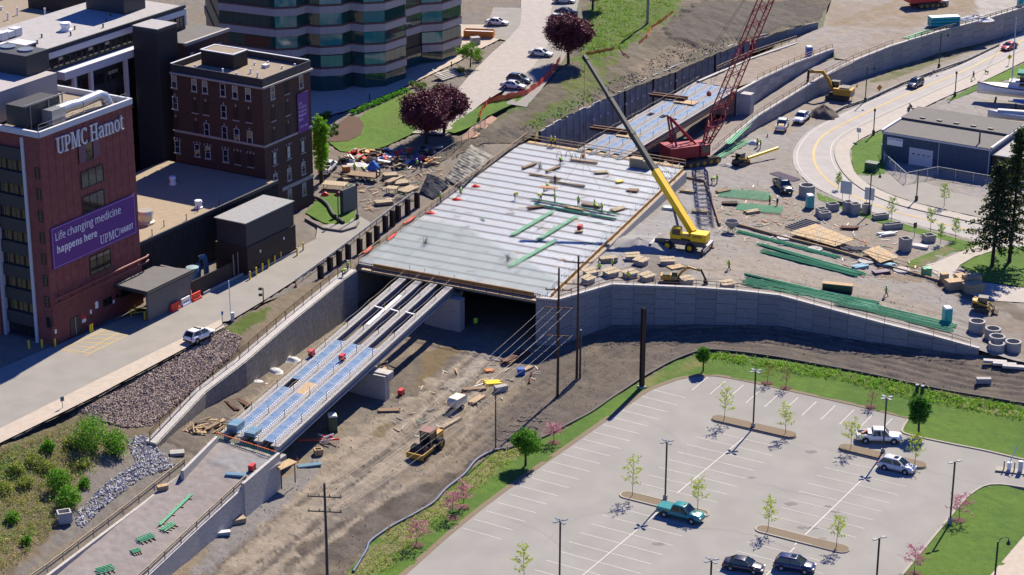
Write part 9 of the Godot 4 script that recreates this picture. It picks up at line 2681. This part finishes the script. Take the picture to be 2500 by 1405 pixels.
	for q in [[Vector3(18.43,6.17,3.99),1.1,"ring with plywood lid behind the small excavator pit edge"],[Vector3(19.56,6.23,6.14),1.1,"ring with plywood lid right below another one"],[Vector3(23.63,6.12,5.82),1.1,"low ring beside the tilted plywood sheet"],[Vector3(11.73,6.53,12.03),1.15,"lidded ring nearest the deck corner"],[Vector3(14.73,6.49,11.9),1.2,"lidded ring between the two left workers"],[Vector3(17.58,6.47,12.33),1.1,"lidded ring behind the helmeted worker"],[Vector3(20.08,6.47,13.53),1.1,"bare ring left of the small excavator"],[Vector3(25.75,6.44,14.94),1.1,"ring under the small excavator bucket"],[Vector3(31.78,6.26,16.12),1.1,"ring by the panel wall right of the small excavator"],[Vector3(11.26,6.61,15.19),1.0,"lidded ring closest to the utility poles"]]: ring(q[2],q[0],q[1],0.7,false,true,"lidded rings behind the panel wall")
	boards("plywood_sheet_stack","tilted plywood sheets behind the small excavator",Vector3(24.74,6.18,7.76),0.5,2.4,1.6,0.3,2,2,M.plywood,"plywood","plywood at the yard")
	boards("plywood_sheet_stack","pale plywood on the block behind the left worker",Vector3(14.62,6.29,5.47),0.3,2.8,1.2,0.8,2,3,M.plywood_pale,"plywood","plywood at the yard")
	for q in [[Vector3(43.13,4.97,-9.23),1.2,"round concrete lid left of the large plywood platform"],[Vector3(47.37,4.92,-4.22),1.2,"round concrete lid below the large plywood platform"],[Vector3(54.7,4.73,0.76),1.3,"round concrete lid below the small plywood platform"],[Vector3(59.56,4.58,4.3),1.3,"round concrete lid right of the blue scraps"]]: disc(q[2],q[0],q[1])
	for q in [[Vector3(50.86,4.3,-22.93),1.6,1.2,1.3,"concrete box behind two others near the teal toilet"],[Vector3(51.16,4.33,-21.18),1.8,1.1,1.2,"concrete box in front of the teal toilet group"],[Vector3(53.08,4.16,-25.9),1.8,1.2,1.4,"concrete box nearest the white notice board"],[Vector3(55.49,4.08,-25.1),1.3,1.9,1.3,"tall concrete box, left of the tall pair"],[Vector3(56.5,4.06,-24.11),1.4,1.9,1.3,"tall concrete box, right of the tall pair"],[Vector3(61.69,4.4,-5.45),1.5,2.1,1.5,"tall open concrete box alone near the path"],[Vector3(66.27,4.24,-10.2),1.7,1.2,1.4,"stacked concrete box beside the verge"],[Vector3(61.57,4.18,-16.64),3.2,0.9,1.1,"long concrete trough near the verge"],[Vector3(60.37,4.06,-21.66),2.6,0.9,1.0,"long concrete trough left of the other"]]: open_box(q[4],q[0],0.35,Vector3(q[1],q[2],q[3]),M.concrete)
	for q in [[Vector3(66.34,4.28,11.04),2.6,1.3,1.6,"large plywood crate at the left front of the crate group"],[Vector3(68.42,4.22,8.23),2.8,1.2,1.8,"large plywood crate at the back of the crate group"],[Vector3(68.97,4.12,11.81),3.0,1.3,1.8,"large plywood crate at the right front of the crate group"],[Vector3(65.23,4.37,8.67),1.1,1.4,0.9,"upright pale crate left of the plywood crates"],[Vector3(69.17,4.16,9.82),2.6,1.8,1.5,"tall plywood crate in the middle of the crate group"]]: block("plywood_crate",q[4],"crate",q[0],0.3,Vector3(q[1],q[2],q[3]),M.plywood_pale,M.plywood,"large plywood crates")
	block("wrapped_pallet","black and white wrapped long pack on the yard road","pallet",Vector3(48.23,5.27,15.05),-0.28,Vector3(4.4,1.2,1.1),M.black_plastic,M.lumber)
	block("plastic_bin","green open bin beside the round lid","bin",Vector3(63.08,4.45,5.73),0.2,Vector3(1.3,1.2,1.1),M.rebar_green)
	for q in [[Vector3(53.24,4.84,3.81),"galv_stack","blue strapped pipes beside the green bars"],[Vector3(57.56,4.63,2.3),"galv_stack","blue grey scrap pile behind the purple pipes"],[Vector3(56.19,4.73,5.84),"rod_purple","purple and white pipe pile in the yard"],[Vector3(39.51,4.69,-22.71),"plywood_pale","pale plank pile below the trench wall"],[Vector3(30.82,4.95,-21.85),"plywood_pale","loose boards inside the trench corner"],[Vector3(35.57,4.59,-33.68),"lumber_old","dark plank stack at the trench wall top"],[Vector3(36.33,4.69,-26.89),"rust_dark","rusty scrap pile beside the rebar mats"],[Vector3(54.45,4.39,-15.57),"rust","rusty channel pile near the concrete boxes"],[Vector3(59.97,4.31,-12.86),"galv","silver pipe bundle near the verge"],[Vector3(64.22,4.32,-7.04),"white_cloth","white wrapped pipes beside the tall open box"],[Vector3(29.64,4.75,-33.12),"plywood_pale","pale work table boards behind the crane boom"],[Vector3(26.21,5.03,-23.23),"rebar_pale","pale green rods left of the crane boom"]]:
		boards("material_pile",q[2],q[0],rng.randf_range(-0.5,0.6),2.6,1.2,0.45,4,2,M[q[1]],"materials","material piles in the yard",0.08)
	var hp:=thing("concrete_hopper","pale concrete funnel hopper beside the trench wall","hopper",Vector3(34.99,5.14,-11.82),0.3)
	st = S()
	lathe(st,Vector3.ZERO,[[0.3,0.5],[0.35,0.7],[1.1,1.4],[1.1,1.9],[1.0,1.9],[0.9,1.45]],18)
	put(st,"funnel",M.concrete,hp)
	for k in 4: piece(hp,"leg",Vector3(0.6*cos(k*PI/2),0.6,0.6*sin(k*PI/2)),Vector3(0.08,1.2,0.08),M.steel)
	heap("earth_heap","dark gravel heap beside the excavator bucket","earth heap",Vector3(58.92,3.98,-82.36),Vector3(3.6,2.4,4.2),M.earth_dark,20)
	heap("gravel_heap","grey gravel heap left of the yellow crane","gravel heap",Vector3(19.75,5.86,-3.21),Vector3(6.5,1.5,6.0),mat("gravel_grey",lin(0.37,0.365,0.365),0.95,"stone",1.2),22)
	heap("white_sheeting","white sheet heap near the end of the yellow pipe","sheeting",Vector3(43.75,4.15,-63.08),Vector3(1.8,1.1,1.4),M.white_cloth)
	heap("stone_sacks","pale sacks at the low end of the ramp wall","sacks",Vector3(37.47,4.38,-49.48),Vector3(2.2,0.6,1.2),M.concrete)
	for q in [[Vector3(56.02,4.02,-31.28),2.0,2.6,1.2,"white_trim","white notice board nearest the road bend"],[Vector3(59.49,3.96,-28.26),1.7,2.5,1.2,"white_trim","white notice board beside the green lamp"]]: sign_board(q[5],q[0],-0.5,q[1],q[2]*0.85,q[3],M[q[4]])
	sign_board("orange diamond road work sign by the road",Vector3(71.86,4.19,-97.26),0.4,0.9,0.9,0.7,M.orange_paint,true)
	sign_board("back of a grey diamond sign by the road",Vector3(65.42,4.05,-89.8),0.4,0.8,0.8,1.6,M.steel,true)
	sign_board("small brown sign on the verge",Vector3(64.32,4.24,-12.13),0.3,0.6,0.9,1.6,M.wood_pole_grey)
	sign_board("yellow diamond sign by the far lawn",Vector3(101.59,4.43,-117.82),0.3,0.8,0.8,1.4,M.bollard_yellow,true)
	sign_board("white sign on the grass inside the road bend",Vector3(63.26,3.82,-66.2),-0.4,0.8,0.8,1.7,M.white_trim)
	for q in [[Vector3(68.32,4.08,-91.76),7.0,-1,"tall green lamp with curved arm beside the excavator"],[Vector3(86.91,4.46,-115.87),7.2,-1,"tall green lamp with curved arm farther up the road"],[Vector3(58.86,4.02,-24.07),7.0,-1,"tall green lamp with curved arm beside the notice board"],[Vector3(86.31,4.34,-95.13),4.3,0,"green lantern post on the far pavement"],[Vector3(66.62,3.99,-70.09),4.3,0,"green lantern post inside the road bend"],[Vector3(68.05,3.89,-31.96),4.6,0,"green lantern post on the planted island"]]: lamp(q[3],q[0],q[1],q[2],M.lamp_green,0.1)
	st = S()
	var hl:=thing("headwall_rail","low mossy kerb rail along the near side of the road","kerb rail")
	var hr:=v3([59.04,3.94,-80.3,63.46,4.02,-87.04,68.99,4.1,-92.58,77.04,4.28,-102.99,83.11,4.35,-109.88,93.39,4.53,-120.56,102.61,4.72,-132.68])
	for i in hr.size() - 1: bar_piece(hl,"rail",hr[i] + Vector3(0,0.35,0),hr[i + 1] + Vector3(0,0.35,0),0.35,0.35,M.concrete_old)
	# --- upper yard
	var tp:=thing("teal_pipe_stack","bright teal pipes stacked by the ramp wall","pipes",Vector3(90.21,9.46,-130.51),0.2)
	for k in 9:
		st = S()
		tube(st,[Vector3(-3.2,0.45 + (k/3)*0.7,-0.9 + (k % 3)*0.75),Vector3(3.2,0.45 + (k/3)*0.7,-0.9 + (k % 3)*0.75)],0.36,-1,10)
		put(st,"pipe",M.teal_plastic,tp)
	bars("green rebar on the upper ramp near the teal pipes",Vector3(80.46,9.04,-120.63),Vector3(87.06,9.31,-127.2),8,2.0,0.07,M.rebar_green,mg)
	heap("white_sheeting","white wrapped load behind the teal pipes","sheeting",Vector3(97.57,9.69,-135.4),Vector3(5.5,1.2,2.2),M.white_cloth,16)
	block("concrete_block","pale block beside the red machine at the top","concrete block",Vector3(93.39,9.97,-146.71),0.2,Vector3(1.2,1.2,1.0),M.concrete_pale)
	var sk:=thing("skip","orange skip full of debris beside the office tower","skip",Vector3(-6.83,10.54,-115.8),-0.15)
	for z in [-1.1,1.1]: piece(sk,"side_wall",Vector3(0,0.75,z),Vector3(6.0,1.4,0.1),M.orange_paint)
	for x in [-3.0,3.0]: piece(sk,"end_wall",Vector3(x,0.75,0),Vector3(0.1,1.4,2.2),M.orange_paint)
	piece(sk,"debris",Vector3(0,0.9,0),Vector3(5.8,0.5,2.1),M.white_cloth)
	block("utility_box","grey utility box behind the white screen wall","utility box",Vector3(-7.58,10.33,-110.63),0.3,Vector3(1.8,1.5,1.4),M.steel)
	var sp:=thing("office_steps","flight of stone steps up to the office plaza","steps",Vector3(-12.69,9.8,-88.53),0.9)
	for k in 5: piece(sp,"step",Vector3(0,0.1 + 0.16*k,1.6 - 0.5*k),Vector3(6.5,0.16,0.55),M.walk_pale)
	for x in [-3.2,3.2]: bar_piece(sp,"handrail",Vector3(x,1.0,1.8),Vector3(x,1.8,-0.8),0.06,0.06,M.steel)
	for q in [[Vector3(-26.53,9.08,-73.75),"black bollard light on the plaza above the hedge"],[Vector3(-11.9,9.93,-94.08),"black bollard light by the office steps"]]:
		var t:=thing("bollard_light",q[1],"bollard light",q[0],0,"plaza bollard lights")
		st = S()
		lathe(st,Vector3.ZERO,[[0.1,0],[0.1,1.0],[0.14,1.05],[0.12,1.2],[0,1.22]],9)
		put(st,"post",M.lamp_black,t)
	# --- blue building and boats
	var bl:=thing("marina_shed","blue metal shed with dark flat roof and white roller door","building",Vector3(65.77,3.7,-55.36),-0.545)
	piece(bl,"wall",Vector3(10.0,2.5,-8.5),Vector3(20,5.2,17),M.building_blue)
	piece(bl,"roof",Vector3(10.0,5.2,-4.3),Vector3(20.3,0.2,8.9),M.roof_dark)
	piece(bl,"roof",Vector3(10.0,5.5,-12.9),Vector3(20.3,0.4,8.4),M.roof_dark)
	piece(bl,"eaves_trim",Vector3(10,5.05,0.1),Vector3(20.3,0.3,0.15),M.white_trim)
	piece(bl,"verge_trim",Vector3(-0.1,5.4,-8.5),Vector3(0.35,0.4,17.2),M.white_trim)
	piece(bl,"verge_trim",Vector3(20.1,5.4,-8.5),Vector3(0.35,0.4,17.2),M.white_trim)
	var rd:=piece(bl,"roller_door",Vector3(7.4,1.6,0.06),Vector3(4.4,3.2,0.12),M.white_trim)
	for k in 4: piece(bl,"door_window",Vector3(6.0 + k*0.95,2.1,0.13),Vector3(0.5,0.2,0.03),M.glass_dark)
	piece(bl,"sign",Vector3(2.4,3.7,0.06),Vector3(2.9,1.4,0.08),M.white_paint)
	text_fit(bl,"GEM CITY MARINA",false,true,Vector3(1.05,4.0,0.1),Vector3.RIGHT,Vector3.BACK,2.7,0.26,0.02,M.blue_plastic)
	for x in [10.6,19.8]: piece(bl,"downpipe",Vector3(x,2.5,0.08),Vector3(0.1,5,0.1),M.white_trim)
	for k in 5: piece(bl,"roof_vent",Vector3(3.5 + k*3.2,5.8,-10.0),Vector3(0.9,0.25,0.6),M.steel_dark)
	var ext:=thing("marina_extension","lower brown extension with pale roof right of the blue shed","building",Vector3(65.77,3.7,-55.36),-0.545)
	piece(ext,"wall",Vector3(25,2.0,-6),Vector3(9.6,4.0,11),M.dark_brown)
	piece(ext,"roof",Vector3(25,4.1,-6),Vector3(9.9,0.2,11.3),M.roof_grey)
	chain_fence("chain_fence","galvanised chain link fence in front of the blue shed",v3([66.29,3.79,-58.76,65.93,3.79,-52.67,67.88,3.78,-41.7,74.03,3.76,-45.28,82.27,3.74,-40.18,90.94,3.66,-34.94]),1.9,2.8,M.galv,0.5)
	block("utility_cabinet","dark green utility cabinet on the grass by the fence","utility cabinet",Vector3(63.05,3.81,-48.52),-0.5,Vector3(2.2,1.5,1.6),M.green_plastic,M.lamp_green)
	boat("white and maroon sailing yacht with green canopy on stands",Vector3(97.24,4.11,-90.91),-0.28,15.0,4.2,3.2,true)
	boat("boat wrapped in white plastic behind the blue shed",Vector3(94.71,3.94,-75.36),-0.25,12.0,3.6,2.4,false)
	boat("small boat with blue cover between the yacht and the wrapped boat",Vector3(97.89,4.05,-86.58),-0.2,6.0,2.0,1.2,false)
	var rm:=thing("precast_stack","pale grey precast pieces at the right edge below the rings","concrete",Vector3(68.84,2.67,36.56),-0.2)
	for k in 3: piece(rm,"slab",Vector3(-1.4 + k*1.3,0.3,k*0.7),Vector3(3.2,0.35,0.8),M.concrete_pale)
	block("concrete_block","short concrete block lying on the muddy road edge","concrete block",Vector3(64.98,1.8,41.07),0.0,Vector3(2.0,0.7,0.8),M.concrete)
	for q in [[Vector3(55.65,0.76,42.31),"left green bin on the lawn behind the corner tree"],[Vector3(56.32,0.75,42.69),"right green bin on the lawn behind the corner tree"]]: block("post_bin",q[1],"bin",q[0],0.0,Vector3(0.45,1.2,0.45),M.lamp_green,M.lamp_head,"green bins on the lawn")
func boat(label: String,at: Vector3,turn: float,L: float,B: float,H: float,yacht: bool):
	var t:=thing("boat",label,"boat",at,turn,"boats on the hard")
	var st:=S()
	var rings:=[]
	for i in 11:
		var f:=i/10.0
		var w:=B/2*pow(sin(clampf(f*0.72 + 0.02,0,1)*PI),0.6)*(1.0 if f > 0.1 else 0.5)
		var x:=L*(f - 0.5)
		var sh:=H + 0.5*pow(1 - f,2.0)
		rings.append([Vector3(x,1.0 + 0.5*(1 - f)*(1 - f),0),Vector3(x,1.0 + H*0.35,-w*0.7),Vector3(x,sh,-w),Vector3(x,sh + 0.05,-w*0.5),Vector3(x,sh + 0.05,w*0.5),Vector3(x,sh,w),Vector3(x,1.0 + H*0.35,w*0.7)])
	loft(st,rings)
	st.generate_normals()
	put(st,"hull",M.white_cloth if not yacht else M.white_paint,t)
	for x in [-0.25,0.2]: piece(t,"stand",Vector3(x*L,0.5,0),Vector3(0.3,1.0,B*0.6),M.steel_dark)
	if yacht:
		st = S()
		for s in [-1,1]:
			var pts:=[]
			for r in rings: pts.append(r[2 if s < 0 else 5])
			tube(st,pts,0.12,-1,6)
		put(st,"rub_rail",mat("maroon",lin(0.1,0.02,0.02),0.5),t)
		piece(t,"cabin",Vector3(1.5,H + 0.7,0),Vector3(6.0,1.2,B*0.6),M.white_trim)
		piece(t,"cabin_window",Vector3(1.5,H + 0.8,B*0.305),Vector3(2.0,0.7,0.05),M.glass_dark)
		piece(t,"wheelhouse",Vector3(1.8,H + 2.0,0),Vector3(2.6,1.5,B*0.5),M.glass_car)
		piece(t,"canopy",Vector3(1.8,H + 3.0,0),Vector3(3.6,0.5,B*0.75),mat("canvas_green",lin(0.01,0.18,0.12),0.8))
		st = S()
		tube(st,[Vector3(-1.0,H,0),Vector3(-1.2,H + 13.5,0)],0.13,0.08,8)
		put(st,"mast",M.white_trim,t)
		st = S()
		for e in [Vector3(-L*0.48,H + 0.5,0),Vector3(L*0.45,H,0)]: tube(st,[Vector3(-1.2,H + 13.3,0),e],0.02,-1,4)
		put(st,"stays",M.steel,t)
		bar_piece(t,"boom",Vector3(-1.0,H + 1.8,0),Vector3(3.6,H + 1.9,0),0.16,0.16,M.white_trim)
	else: piece(t,"cover_ridge",Vector3(0,H + 0.5,0),Vector3(L*0.7,0.5,B*0.3),M.white_cloth if L > 7 else M.blue_plastic)
